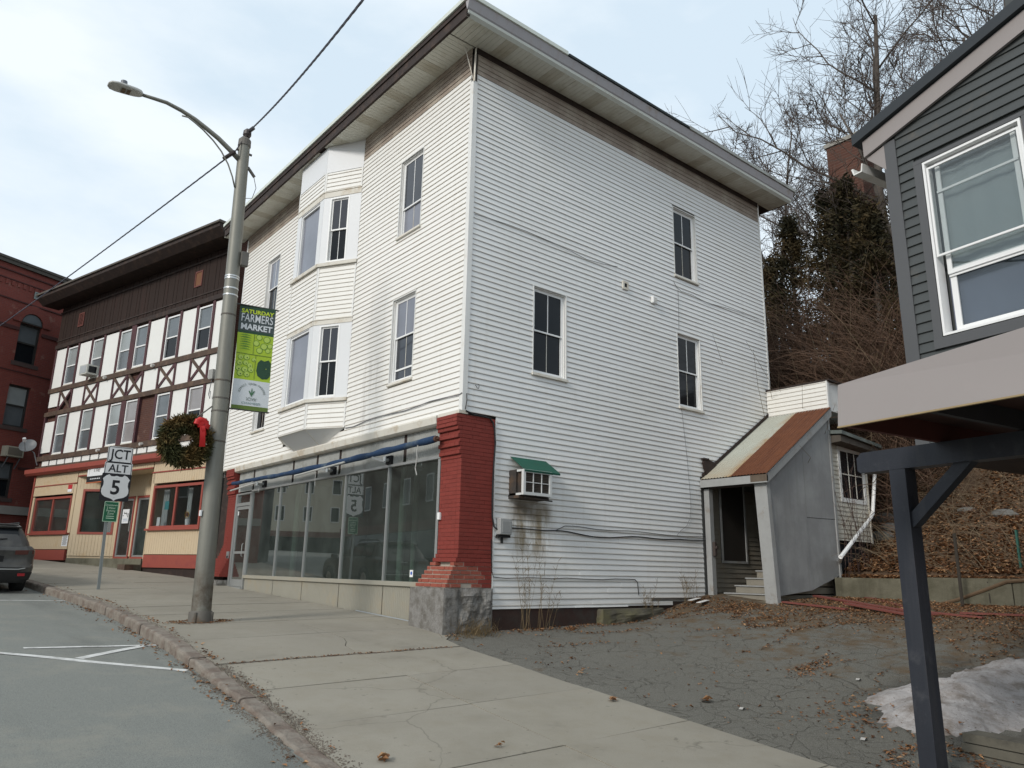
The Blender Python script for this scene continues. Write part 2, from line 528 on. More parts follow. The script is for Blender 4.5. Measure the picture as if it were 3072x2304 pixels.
g = NG('yard asphalt')
n = g.noise(.8, 6, .6)
c = g.mix(n, (.090,.085,.070), (.140,.133,.110))
c = g.mix(g.ramp(g.noise(170, 2, .5), [(.46, 0.0), (.63, 1.0)]), c, (.22,.213,.19))
c = g.mix(g.math('MULTIPLY', g.ramp(g.noise(110, 2, .5), [(.5, 0.0), (.7, 1.0)]), .7), c, (.055,.055,.05))
wv = g.n('ShaderNodeVectorMath', operation='ADD')
nv = g.n('ShaderNodeTexNoise'); nv.inputs['Scale'].default_value = 1.3; nv.inputs['Detail'].default_value = 5
g.l(g.pos(), nv.inputs['Vector'])
sc_ = g.n('ShaderNodeVectorMath', operation='SCALE'); g.l(nv.outputs['Color'], sc_.inputs[0]); sc_.inputs['Scale'].default_value = .95
g.l(g.pos(), wv.inputs[0]); g.l(sc_.outputs[0], wv.inputs[1])
fl = g.n('ShaderNodeMapping'); fl.inputs['Scale'].default_value = (1,1,0.0); g.l(wv.outputs[0], fl.inputs['Vector'])
v1 = g.vor(1.9, 'DISTANCE_TO_EDGE', fl.outputs[0])
ck = g.ramp(v1.outputs['Distance'], [(.002, 1.0), (.013, 0.0)])
v2 = g.vor(5.2, 'DISTANCE_TO_EDGE', fl.outputs[0])
ck2 = g.math('MULTIPLY', g.ramp(v2.outputs['Distance'], [(.002, 1.0), (.019, 0.0)]), g.ramp(g.noise(.9, 3, .5), [(.46, 0.0), (.6, 1.0)]))
ck = g.math('MULTIPLY', ck, g.ramp(g.noise(.45, 4, .6), [(.40, .2), (.54, 1.0)]))
ckk = g.math('MAXIMUM', ck, ck2)
c = g.mix(g.math('MULTIPLY', ckk, .62), c, (.035,.028,.02))
# rotted-leaf brown drifting over the back of the yard
S = g.sep()
bk = g.n('ShaderNodeMapRange'); g.l(S[0], bk.inputs[0]); bk.inputs[1].default_value = .5; bk.inputs[2].default_value = 8.5; bk.inputs[3].default_value = -.06; bk.inputs[4].default_value = .30
dn = g.math('ADD', g.noise(2.6, 8, .72), bk.outputs[0])
c = g.mix(g.math('MULTIPLY', g.ramp(dn, [(.56, 0.0), (.70, 1.0)]), .8), c, (.115,.075,.040))
wt_ = g.mask_box((1.0,-8.2,None),(4.3,-5.6,None),.5)
c = g.mix(g.math('MULTIPLY', g.math('MULTIPLY', wt_, g.ramp(g.noise(1.8, 6, .65), [(.40, 0.0), (.56, 1.0)])), .6), c, (.035,.032,.028))
hh = g.math('SUBTRACT', g.noise(150, 3, .6), g.math('MULTIPLY', ckk, 2.0))
g.bsdf(c, .9, 0, .25, g.bump(hh, .6, .008))
M_YARD = g.m

g = NG('concrete pavement')
n = g.noise(.55, 7, .62)
c = g.mix(n, (.250,.230,.185), (.345,.32,.268))
n2 = g.noise(3.0, 6, .65)
c = g.mix(g.math('MULTIPLY', g.ramp(n2, [(.48, 0.0), (.72, 1.0)]), .5), c, (.25,.22,.165))
c = g.mix(g.math('MULTIPLY', g.ramp(g.noise(150, 3, .6), [(.50, 0.0), (.72, 1.0)]), .5), c, (.17,.155,.125))
c = g.mix(g.math('MULTIPLY', g.ramp(g.noise(.9, 6, .7), [(.62, 0.0), (.68, 1.0)]), .35), c, (.17,.155,.13))
c = g.mix(g.math('MULTIPLY', g.ramp(g.noise(9, 4, .5), [(.68, 0.0), (.72, 1.0)]), .5), c, (.10,.09,.07))
wv2 = g.n('ShaderNodeVectorMath', operation='ADD')
nv2 = g.n('ShaderNodeTexNoise'); nv2.inputs['Scale'].default_value = .9; nv2.inputs['Detail'].default_value = 6; g.l(g.pos(), nv2.inputs['Vector'])
g.l(g.pos(), wv2.inputs[0]); g.l(nv2.outputs['Color'], wv2.inputs[1])
hair = g.ramp(g.vor(.55, 'DISTANCE_TO_EDGE', wv2.outputs[0]).outputs['Distance'], [(.001, 1.0), (.006, 0.0)])
c = g.mix(g.math('MULTIPLY', g.math('MULTIPLY', hair, g.ramp(g.noise(.6,3,.5), [(.48,0.0),(.58,1.0)])), .6), c, (.10,.09,.07))
st_ = g.ramp(g.noise(.45, 6, .7), [(.48, 0.0), (.66, 1.0)])
c = g.mix(g.math('MULTIPLY', st_, .42), c, (.185,.168,.135))
oi = g.n('ShaderNodeObjectInfo')
c = g.mix(g.math('MULTIPLY', oi.outputs['Random'], .30), c, (.22,.205,.175))
g.bsdf(c, .88, 0, .25, g.bump(g.noise(120, 5, .65), .3, .004))
M_PAVE = g.m

M_JOINT = pm('joint dirt', (.06,.05,.038), .95, .3, 8, .6, 90, .01)
M_KERB = pm('granite kerb', (.245,.215,.18), .88, .35, 12, 1.0, 28, .02, (.15,.115,.092), (.42,.62), 4.0)
M_SOIL = pm('leafy soil', (.085,.052,.030), .95, .4, 2.5, .8, 25, .03, (.135,.085,.050), (.45,.65), 1.3)
M_PAINT = pm('worn road paint', (.62,.62,.60), .7, .1, 6, .1, 90, .003, (.34,.34,.32), (.48,.66), 7.0)

# --- broad land sheet reaching the horizon
mb = MB()
def fland(u, v):
    x = lerp(-900, 900, u); y = lerp(-900, 900, v)
    return (x, y, interp(y, [-900,-30,160,900], [-14,-9.5,-1.5,4]) - 2.5)
mb.grid(fland, 24, 24)
single('ground', mb, M_SOIL, 'brown winter land beyond the street', 'ground', kind='structure', loc=(0,0,-8))

# --- road
mb = MB()
ys = [-60+i*1.0 for i in range(0, 222)]
def froad(u, v):
    y = lerp(-60, 160, v); e = xc(y) + .02
    x = e - u*12.6
    return (x, y, zroad(x, y))
mb.grid(froad, 14, 240)
road = single('road', mb, M_ROAD, 'grey asphalt street along the kerb', 'road', kind='structure', loc=(-8,0,-3.6), smooth=True)

# --- painted parking lines (worn): 4 mm skins that follow the road
def Groad(px):
    v = ray(px); t = 2.0
    while t < 80:
        P = CAM + v*t
        if P.z < zroad(P.x, P.y): return P
        t *= 1.002
    return P
def stripe(a, b, w):
    mb = MB(); a = Vector(a); b = Vector(b); d = (b-a); d.z = 0; s = Vector((-d.y, d.x, 0)).normalized()*w/2
    N = 14
    def f(u, v):
        p = a + d*u + s*(2*v-1)
        return (p.x, p.y, zroad(p.x, p.y)+.004)
    mb.grid(f, N, 1); return mb
pmk = thing('parking_marking', 'white painted parking bay lines meeting at a sharp corner by the kerb', 'road marking', (-4.6,.8,zroad(-4.6,.8)))
for a, b in (((70,1945),(468,1936)), ((-60,1955),(562,2013)), ((236,1977),(425,1940))):
    part('painted_line', stripe(Groad(a), Groad(b), .115), M_PAINT, pmk)
single('painted_line', stripe(Groad((-40,1801)), Groad((250,1803)), .09), M_PAINT, 'thin white bay line running out from the kerb behind the dark car', 'road marking')

# --- kerb: granite stones laid end to end
kerb = thing('kerb', 'worn granite kerb along the street', 'kerb', (-4,0,-3.6), kind='structure')
y = -16.0; k = 0
rk = random.Random(3)
while y < 46:
    L = rk.choice([1.35,1.6,1.9,2.1]) if y < 20 else 3.0
    y1 = y + L - .018
    mb = MB(); W_ = .17
    N = 14; prof_n = 6
    V = []; F = []
    for i in range(N+1):
        yy = lerp(y, y1, i/N); e = xc(yy); zt = gs(e, yy) + .004 + rk.uniform(-.010,.006); zb = zt - .42
        r = .028 + rk.uniform(-.008,.012)
        jx = rk.uniform(-.018,.018)
        V += [(e+jx, yy, zb), (e+jx, yy, zt-r), (e+jx+r*.3, yy, zt-r*.3), (e+r+jx, yy, zt), (e+W_, yy, zt), (e+W_, yy, zb)]
    for i in range(N):
        for j in range(prof_n-1):
            a = i*prof_n+j
            F.append((a, a+1, a+1+prof_n, a+prof_n))
    F.append(tuple(range(prof_n))); F.append(tuple(N*prof_n+j for j in reversed(range(prof_n))))
    mb.add(V, F)
    part('kerb_stone', mb, M_KERB, kerb)
    y += L
# --- pavement slabs over a dirt bed
walk = thing('pavement', 'pale concrete pavement sloping up the street', 'pavement', (-2,0,-3.6), kind='structure')
mb = MB()
def fbed(u, v):
    y = lerp(-16, 46, v); x = lerp(xc(y)+.16, xb(y)+.12, u)
    return (x, y, gs(x, y)-.016)
mb.grid(fbed, 6, 120)
part('joint_bed', mb, M_JOINT, walk)
rows = [-16.0,-14.2,-12.6,-11.0,-9.4,-7.9,-6.4,-4.9,-3.44,-2.12,-.87,.62,2.20,3.7,5.2,6.7,8.2,9.7,11.2,12.8,14.4,16,17.6,19.2,21,23,25,27,29,31.5,34,37,40,43,46]
rs = random.Random(11)
for i in range(len(rows)-1):
    ya, yb = rows[i], rows[i+1]
    for side in (0, 1):
        gap = .008
        tilt = [rs.uniform(-.007,.007) for _ in range(4)]
        heave = {(-.87,0):.012,(-.87,1):.02}.get((round(yb,2),side), 0)
        mb = MB()
        def fs(u, v, top=True):
            y = lerp(ya+(.022 if abs(ya+.87) < .01 else gap), yb-(.022 if abs(yb+.87) < .01 else gap), v)
            xi, xo = xc(y)+.185, xb(y)+.05
            xm = lerp(xi, xo, .53 if y < 4 else .5)
            x = lerp(xi, xm-.006, u) if side == 0 else lerp(xm+.006, xo, u)
            jag = .02*mnoise.noise(Vector((x*2.3, yb*3, 1))) if v in (0.0, 1.0) and abs((yb if v == 1 else ya)+.87) < .01 else 0
            z = gs(x, y) + lerp(lerp(tilt[0],tilt[1],u), lerp(tilt[2],tilt[3],u), v)*.55 + .004*mnoise.noise(Vector((x*.9,y*.9,3)))
            return (x, y+jag, z)
        nu, nv = 6, 6
        V = [fs(a/nu, b/nv) for b in range(nv+1) for a in range(nu+1)]
        F = [(b*(nu+1)+a, b*(nu+1)+a+1, (b+1)*(nu+1)+a+1, (b+1)*(nu+1)+a) for b in range(nv) for a in range(nu)]
        # rim skirts
        rim = [a for a in range(nu+1)] + [b*(nu+1)+nu for b in range(1,nv+1)] + [nv*(nu+1)+a for a in range(nu-1,-1,-1)] + [b*(nu+1) for b in range(nv-1,0,-1)]
        b0 = len(V)
        V += [(V[q][0], V[q][1], V[q][2]-.07) for q in rim]
        for q in range(len(rim)):
            q2 = (q+1) % len(rim)
            F.append((rim[q2], rim[q], b0+q, b0+q2))
        mb.add(V, F)
        part('slab', mb, M_PAVE, walk)

# --- yard
mb = MB()
def fyard(u, v):
    y = lerp(-13.0, .30, v); x = lerp(xb(y)+.03, 9.35, u**1.1)
    z = hdrive(x, y) + .018*mnoise.noise(Vector((x*.8,y*.8,0))) + .008*mnoise.noise(Vector((x*3,y*3,5)))
    e = sstep(0, .25, x-xb(y))
    return (x, y, z - .012*(1-e))
mb.grid(fyard, 90, 110)
yard = single('driveway', mb, M_YARD, 'cracked asphalt yard beside the white building', 'driveway', kind='structure', loc=(3,-5,-3.5), smooth=True)
def hy(x, y): return hdrive(x, y) + .018*mnoise.noise(Vector((x*.8,y*.8,0))) + .008*mnoise.noise(Vector((x*3,y*3,5)))

# --- hill behind the yard
def zhill(x, y):
    d = x - 9.2
    z = interp(d, [-1,0,.5,2,5,9,14,22,40,80], [-2.75,-2.62,-2.45,-1.75,.2,3.1,6.2,8.6,10.5,12])
    z += .35*mnoise.noise(Vector((x*.35, y*.35, 2)))*sstep(0,2,d) + .12*mnoise.noise(Vector((x*1.3,y*1.3,4)))*sstep(0,1,d)
    if d < .4: z = min(z, -2.58)
    # the land dips behind the house so the annex stands free
    return z
mb = MB()
def fhill(u, v):
    y = lerp(-40, 60, v); x = 9.22 + 80*u**1.8
    return (x, y, zhill(x, y))
mb.grid(fhill, 70, 120)
hill = single('hillside', mb, M_SOIL, 'steep hillside of fallen brown leaves behind the yard', 'hill', kind='structure', loc=(15,0,0), smooth=True)
# ================================================================== the white building
_add = MB.add
def _add_fix(s, vs, fs):
    if s.M is not None and s.M.to_3x3().determinant() < 0:
        fs = [tuple(reversed(f)) for f in fs]
    return _add(s, vs, fs)
MB.add = _add_fix

def siding(parent, M, a0, a1, b0, b1, holes, mat, mat_old=None, old_b=1e9, seed=1, e=E_ROW, name='siding_board', seams=True, thick=.020, cut=None, small=None):
    """one clapboard = one object; boards are wedge-shaped, lap over the one below and stop at the openings"""
    r = random.Random(seed)
    left = {}
    k0 = math.floor(b0/e + 1e-4); k1 = math.ceil(b1/e - 1e-4)
    for k in range(k0, k1):
        lo = max(b0, k*e); hi = min(b1, (k+1)*e)
        if hi - lo < .012: continue
        mid = (lo+hi)/2
        s0, s1 = (a0, a1)
        if cut is not None:
            s0, s1 = cut(mid, a0, a1)
            if s1 - s0 < .05: continue
        segs = [(s0, s1)]
        for h in holes:
            if h[2] < mid < h[3]:
                ns = []
                for p, q in segs:
                    if h[1] <= p or h[0] >= q: ns.append((p, q)); continue
                    if h[0] > p: ns.append((p, h[0]))
                    if h[1] < q: ns.append((h[1], q))
                segs = ns
        mt = mat_old if (mat_old is not None and mid > old_b + r.uniform(-.05,.05)) else mat
        for p, q in segs:
            if q-p < .02: continue
            seam = []
            if seams and q-p > 3.2:
                x = p + r.uniform(1.0, 3.4)
                while x < q-.8:
                    seam.append(x); x += r.uniform(2.6, 3.7)
            cuts = [p] + seam + [q]
            V = []; ns = 0
            for i in range(len(cuts)-1):
                A, B_ = cuts[i] + (.0015 if i else 0), cuts[i+1]
                j = r.uniform(-.0015, .0015); jc = r.uniform(-.0012, .0012) + .0026*(i % 2)
                bb = lo + j; bt = hi + .010; co = thick + jc; ci = .004 + .0022*(i % 2)
                N = max(1, int((B_-A)/1.1))
                for t in range(N+1):
                    a = lerp(A, B_, t/N); w = r.uniform(-.0016, .0016) if 0 < t < N else 0
                    V += [(a, bb+.004+w, .001), (a, bb+w, co-.003), (a, bb+.004+w, co), (a, bt+w, ci), (a, bt+w, .001)]; ns += 1
            F = []
            for t in range(ns-1):
                for q2 in range(5):
                    x = t*5+q2; y_ = t*5+(q2+1) % 5; F.append((x, x+5, y_+5, y_))
            F.append((4,3,2,1,0)); F.append(tuple((ns-1)*5+z for z in (0,1,2,3,4)))
            if small is not None and small(p, q, mid):
                if mt not in left: left[mt] = MB(M)
                left[mt].add(V, F)
            else:
                mb = MB(M); mb.add(V, F); part(name, mb, mt, parent)
    for mt, mb in left.items(): part(name, mb, mt, parent, kind='stuff')

def ring(mb, a0, a1, b0, b1, w, c0, c1):
    mb.box(a0, a0+w, b0, b1, c0, c1); mb.box(a1-w, a1, b0, b1, c0, c1)
    mb.box(a0+w, a1-w, b1-w, b1, c0, c1); mb.box(a0+w, a1-w, b0, b0+w, c0, c1)

def dh_window(parent, M, a0, a1, b0, b1, split=.5, trim=None, sash=None, gl_up=None, gl_lo=None, muntin=True, casing=.020, depth=.10, sill=True, extra=None, name='window', proud=.024, trimw=None, lowmunt=True):
    """double-hung window set in a recess: casing and jambs, two sashes, panes, muntins, sill"""
    trim = trim or M_TRIM; sash = sash or M_WHITE; gl_up = gl_up or M_GLASS; gl_lo = gl_lo or M_GLASS_B
    mb = MB(M)
    ring(mb, a0-casing, a1+casing, b0-casing*.6, b1+casing, casing, -.004, proud)           # casing
    d = .004
    mb.box(a0, a0+.02, b0, b1, -depth, -.004-d); mb.box(a1-.02, a1, b0, b1, -depth, -.004-d)   # jambs
    mb.box(a0+.02, a1-.02, b1-.02, b1, -depth, -.004-d); mb.box(a0+.02, a1-.02, b0, b0+.02, -depth, -.004-d)
    win = part(name, mb, trim, parent)
    mb = MB(M); ring(mb, a0+.02, a1-.02, b0+.02, b1-.02, .024, -.070, -.040)
    part('frame', mb, sash, win)
    A0, A1, B0, B1 = a0+.044, a1-.044, b0+.044, b1-.044
    mid = lerp(B0, B1, split); w = .030
    mb = MB(M); ring(mb, A0, A1, mid-.02, B1, w, -.066, -.046)
    up = part('sash', mb, sash, win)
    mb = MB(M); ring(mb, A0, A1, B0, mid+.02, w, -.092, -.072)
    lo = part('sash', mb, sash, win)
    mb = MB(M); mb.box(A0+w-.004, A1-w+.004, mid-.02+w-.004, B1-w+.004, -.060, -.056); part('pane', mb, gl_up, win)
    mb = MB(M); mb.box(A0+w-.004, A1-w+.004, B0+w-.004, mid+.02-w+.004, -.088, -.083); part('pane', mb, gl_lo, win)
    if muntin:
        ac = (A0+A1)/2
        mb = MB(M); mb.box(ac-.009, ac+.009, mid-.02+w, B1-w, -.0555, -.050); part('muntin', mb, sash, win)
        if lowmunt:
            mb = MB(M); mb.box(ac-.007, ac+.007, B0+w, mid+.02-w, -.0825, -.079); part('muntin', mb, M_TRIM_D, win)
    if extra:
        for b in extra:
            mb = MB(M); mb.box(A0+.01, A1-.01, b-.018, b+.018, -.0745, -.0675); part('rail', mb, sash, win)
    if sill:
        mb = MB(M)
        mb.extrude([(a0-casing-.015, b0-casing*.6-.002, proud+.030), (a0-casing-.015, b0-casing*.6-.002, .002), (a0-casing-.015, b0-casing*.6-.055, .002), (a0-casing-.015, b0-casing*.6-.045, proud+.034)], (a1-a0+2*casing+.03, 0, 0))
        part('sill', mb, M_TRIM_D, win)
    return win

LF, LS, ZT = 11.37, 9.42, 7.06
wb = thing('white_building', 'three-storey white clapboard building with glazed shopfront and wide soffited eaves', 'building', (0,0,-3.5))
# --- shell behind the boards (upper floors, and ground-floor walls round the empty shop)
mb = MB(); mb.box(.12, LS-.02, .12, LF-.02, -.20, ZT+.30)
mb.box(.12, LS-.02, .03, .26, -3.6, -.20); mb.box(6.4, 6.6, .26, LF-.26, -3.6, -.20); mb.box(.12, LS-.02, LF-.26, LF-.02, -3.6, -.20); mb.box(LS-.22,LS-.02,.26,LF-.26,-3.6,-.2)
mb.box(.02, .118, LF-.04, LF-.02, -.2, ZT)
part('wall', mb, pm('shell', (.30,.29,.27), .9), wb)
mb = MB(); mb.box(.10, 6.4, .26, LF-.26, -3.4, -3.02)
part('shop_floor', mb, pm('shop floor', (.20,.17,.13), .6, .2), wb)

MF = frame((0,0,0), (0,1,0), (-1,0,0))
MS = frame((0,0,0), (1,0,0), (0,-1,0))
WF = [(1.62,2.45,3.98,5.68),(1.64,2.46,.90,2.61),(8.68,9.50,3.98,5.68),(8.66,9.48,.86,2.61)]
WSD = [(1.545,2.37,.96,2.64),(5.80,6.615,4.05,5.73),(5.80,6.60,.98,2.65)]
holes_f = [(w[0]-.020, w[1]+.020, w[2]-.05, w[3]+.020) for w in WF] + [(4.19,7.36,.24,7.2)]
holes_s = [(w[0]-.020, w[1]+.020, w[2]-.05, w[3]+.020) for w in WSD] + [(1.04,1.69,-1.35,-.90)]
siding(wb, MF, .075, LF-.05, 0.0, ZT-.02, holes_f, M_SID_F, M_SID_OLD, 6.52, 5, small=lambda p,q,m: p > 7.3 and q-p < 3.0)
def cut_side(b, s0, s1):
    lo, hi = s0, s1
    if b < -.03: lo = .715                       # starts behind the brick pier below the first floor
    if b < -.50: hi = 6.42
    if -.50 <= b < 1.2: hi = min(hi, lerp(6.45, 9.2, (b+.50)/1.72))
    if b < -3.09: hi = 4.35 + .35*sin(b*40)
    return lo, hi
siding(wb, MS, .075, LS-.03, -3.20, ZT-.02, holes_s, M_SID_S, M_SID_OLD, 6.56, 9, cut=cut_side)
# broken lowest courses near the porch
mb = MB(MS); mb.box(2.9, 3.75, -3.20, -3.115, .003, .016); mb.box(3.8, 5.35, -3.185, -3.112, .003, .012)
part('broken_board', mb, M_SID_S, wb)
# corner boards
mb = MB(); mb.box(-.028, .074, -.028, .074, -.03, 6.32)
part('corner_board', mb, M_TRIM, wb)
mb = MB(); mb.box(-.026, .06, LF-.055, LF+.02, .0, ZT-.1); part('corner_board', mb, M_TRIM, wb)
mb = MB(); mb.box(LS-.035, LS+.02, -.026, .06, -.5, ZT-.02); part('corner_board', mb, M_TRIM, wb)
mb = MB(); mb.box(.70, .722, -.022, .02, -3.2, -.06); part('corner_board', mb, M_TRIM, wb)
# windows
dh_window(wb, MF, *WF[0], split=.36, gl_up=M_GLASS, gl_lo=M_GLASS_G, extra=[5.45])
dh_window(wb, MF, *WF[1], split=.54, gl_up=M_GLASS_G, gl_lo=M_GLASS, extra=[1.16])
dh_window(wb, MF, *WF[2], gl_up=M_GLASS_G)
dh_window(wb, MF, *WF[3], gl_up=M_GLASS_G)
for w in WSD: dh_window(wb, MS, *w, gl_up=M_GLASS_B, gl_lo=M_GLASS_B)

# --- bay window
bay = [Vector((0,4.21,0)), Vector((-.5,5.07,0)), Vector((-.5,6.48,0)), Vector((0,7.34,0))]
bw = thing('bay_window', None, None, (0,0,0)); bw.parent = wb; bw.location = Vector((-.25,5.8,.3)) - wloc(wb)
inn = [Vector((.1,4.30,0)), Vector((-.40,5.12,0)), Vector((-.40,6.43,0)), Vector((.1,7.25,0))]
mb = MB()
V = [(p.x,p.y,.30) for p in inn] + [(p.x,p.y,ZT-.01) for p in inn]
mb.add(V, [(0,1,2,3),(7,6,5,4),(0,4,5,1),(1,5,6,2),(2,6,7,3)])
part('core', mb, M_TRIM_D, bw)
for i in range(3):
    P, Q = bay[i], bay[i+1]; L = (Q-P).length
    d = (Q-P)/L; nrm = Vector((-d.y, d.x, 0))
    if nrm.x > 0: nrm = -nrm
    M = frame(P, d, nrm)
    al, ar = (.0, L)
    for (z0, z1, sd) in ((.285,.855,31),(2.745,3.995,32),(5.875,6.36,33)):
        siding(bw, M, .035, L-.035, z0, z1, [], M_SID_F, seed=sd+i, seams=False)
        mb = MB(M); mb.box(0, .036, z0, z1, 0, .022); part('corner_trim', mb, M_TRIM, bw)
        mb = MB(M); mb.box(L-.036, L, z0, z1, 0, .022); part('corner_trim', mb, M_TRIM, bw)
    for (s0, s1, h0, h1) in ((.86,.94,2.62,2.742),(4.0,4.085,5.72,5.872)):
        mb = MB(M); mb.extrude([(-.015, s1, .002), (-.015, s1-.012, .070), (-.015, s0, .064), (-.015, s0+.004, .002)], (L+.03,0,0)); part('sill', mb, M_TRIM_D, bw)
        mb = MB(M); mb.box(0, L, h0, h1, -.02, .020); mb.box(-.01, L+.01, h1-.016, h1, .020, .034); part('header', mb, M_TRIM_D, bw)
    for (b0, b1, up) in ((.94,2.62,False),(4.085,5.72,True)):
        if i == 1: wa, wb_ = .20, L-.20
        else:
            wa, wb_ = (.30, .82) if i == 0 else (L-.82, L-.30)
        mb = MB(M); mb.box(0, wa-.001, b0, b1, -.03, .010); mb.box(wb_+.001, L, b0, b1, -.03, .010)
        mb.box(wa-.001, wb_+.001, b0, b0+.02, -.03, .008); mb.box(wa-.001, wb_+.001, b1-.02, b1, -.03, .008)
        part('panel', mb, M_PANEL, bw)
        if i == 1:      # fixed picture window
            mb = MB(M); ring(mb, wa, wb_, b0+.02, b1-.02, .045, -.075, -.012); f_ = part('picture_window', mb, M_WHITE, bw)
            mb = MB(M); mb.box(wa+.045, wb_-.045, b0+.065, b1-.065, -.060, -.055)
            mb.M = M; p_ = part('pane', mb, M_GLASS_G, bw)
        else:
            a0, a1 = wa, wb_
            mb = MB(M); ring(mb, a0, a1, b0+.02, b1-.02, .035, -.075, .014); part('window', mb, M_WHITE, bw)
            A0, A1, B0, B1 = a0+.035, a1-.035, b0+.055, b1-.055; mid = lerp(B0, B1, .50)
            mb = MB(M); ring(mb, A0, A1, mid-.018, B1, .034, -.050, -.026); part('sash', mb, M_WHITE, bw)
            mb = MB(M); ring(mb, A0, A1, B0, mid+.018, .034, -.072, -.052); part('sash', mb, M_WHITE, bw)
            mb = MB(M); mb.box(A0+.03, A1-.03, mid+.012, B1-.03, -.042, -.038); part('pane', mb, M_GLASS, bw)
            mb = MB(M); mb.box(A0+.03, A1-.03, B0+.03, mid-.012, -.066, -.062); part('pane', mb, M_GLASS_B, bw)
            ac = (A0+A1)/2
            mb = MB(M); mb.box(ac-.008, ac+.008, mid+.016, B1-.034, -.0375, -.033); mb.box(ac-.006, ac+.006, B0+.034, mid-.016, -.0615, -.057); part('muntin', mb, M_WHITE, bw)
    mb = MB(M); mb.box(0, L, 6.362, ZT-.004, -.02, .012); mb.box(0, L, 6.362, 6.378, .012, .02); part('panel', mb, M_PANEL, bw)
# sloping underside
mb = MB()
b0 = [(p.x,p.y,.284) for p in bay]
w0 = [(-.005,5.22,-.05), (-.005,6.45,-.055)]
mb.add([b0[0], b0[1], b0[2], b0[3], w0[0], w0[1]], [(1,2,5,4),(0,1,4),(2,3,5)])
part('soffit', mb, M_PANEL, bw)
mb = MB(); mb.tube([b0[1], w0[0]], .008, 5); mb.tube([b0[2], w0[1]], .008, 5)
for i in range(3): mb.tube([b0[i], b0[i+1]], .012, 5)
part('trim', mb, M_TRIM_D, bw)

# --- eaves: ribbed soffit panels, fascias, cap, roof
def soffit_me(L):
    mb = MB(); w = .30
    x = 0
    for k in range(3):
        a0, a1 = k*.1+.004, k*.1+.1-.004
        mb.add([(a0,0,0),(a1,0,0),(a1,L,0),(a0,L,0),(a0-.003,0,.009),(a1+.003,0,.009),(a1+.003,L,.009),(a0-.003,L,.009)], [(3,2,1,0),(0,1,5,4),(2,3,7,6),(1,2,6,5),(3,0,4,7)])
    mb.box(0, w, 0, L, .009, .014)
    return mb
M_SOF = pm('soffit vinyl', (.66,.655,.58), .6, .08, 2, .0, 60, .01, (.45,.42,.33), (.5,.8), 2.5)
M_SOF2 = pm('stained soffit vinyl', (.55,.525,.44), .65, .15, 3, .0, 60, .01, (.38,.34,.25), (.5,.8), 2.6)
OV = .60
ms1 = soffit_me(OV-.01).mesh('soffit_panel', M_SOF); ms2 = soffit_me(OV-.01).mesh('soffit_panel', M_SOF2)
rr = random.Random(4)
y = .02; k = 0
while y < LF+.22:
    me = ms2 if k % 4 == 3 else ms1
    inbay = 5.0 < y < 5.25 or 7.3 < y < 7.55
    if not inbay:
        # panel runs out from the wall: local x -> +y, local y -> -x
        M = Matrix(((0,-1,0,-.003),(1,0,0,y),(0,0,1,ZT+rr.uniform(-.003,.004)),(0,0,0,1)))
        inst('soffit_panel', me, wb, M)
    y += .303; k += 1
x = -OV+.01; k = 0
while x < LS+.4:
    me = ms2 if k % 4 == 3 else ms1
    M = Matrix(((1,0,0,x),(0,-1,0,-.003),(0,0,1,ZT+rr.uniform(-.003,.004)),(0,0,0,1)))
    o = inst('soffit_panel', me, wb, M)
    x += .303; k += 1
mb = MB(); mb.box(-OV+.02, LS+.68, -OV+.02, LF+.32, ZT+.03, ZT+.30); part('eave_deck', mb, M_BROWN, wb)
# front fascia: bare dark wood with a pale metal drip edge
mb = MB(); mb.box(-OV-.03, -OV+.02, -OV-.02, LF+.35, ZT-.012, ZT+.285); mb.box(-OV-.055, -OV-.028, -OV, LF+.35, ZT+.19, ZT+.285); part('fascia', mb, M_BROWN, wb)
mb = MB(); mb.box(-OV-.09, -OV+.1, -OV-.10, LF+.38, ZT+.288, ZT+.375); part('drip_edge', mb, pm('pale metal edge', (.62,.66,.60), .45, .08, 2, .05, 40, .004, (.5,.46,.38), (.55,.8), 3), wb)
# side cornice: grey painted crown over a pale bed strip
def run_x(name, prof, x0, x1, mat, wob=.0):
    mb = MB(); N = 24; n = len(prof)
    r = random.Random(len(name))
    V = []; F = []
    for i in range(N+1):
        x = lerp(x0, x1, i/N); dz = wob*mnoise.noise(Vector((x*.6, 0, 3)))
        V += [(x, p[0], p[1]+dz) for p in prof]
    for i in range(N):
        for j in range(n):
            a = i*n+j; b = i*n+(j+1) % n
            F.append((a, b, b+n, a+n))
    F.append(tuple(range(n-1,-1,-1))); F.append(tuple(N*n+j for j in range(n)))
    mb.add(V, F); return part(name, mb, mat, wb)
M_CROWN = pm('grey lavender paint', (.37,.355,.365), .5, .08, 1.4, .04, 30, .004, (.30,.25,.21), (.62,.75), 2.4, streak=.25, streakcol=(.25,.12,.06))
z = ZT
run_x('bed_strip', [(-OV+.02,z-.016),(-OV-.035,z+.035),(-OV-.045,z+.085),(-OV+.02,z+.085)], -OV-.03, LS+.62, pm('pale strip', (.58,.60,.55), .5, .08, 2, .03, 40, .004, (.45,.42,.34), (.55,.8), 2), .006)
run_x('crown', [(-OV-.030,z+.087),(-OV-.055,z+.12),(-OV-.105,z+.285),(-OV+.02,z+.285)], -OV-.06, LS+.66, M_CROWN, .006)
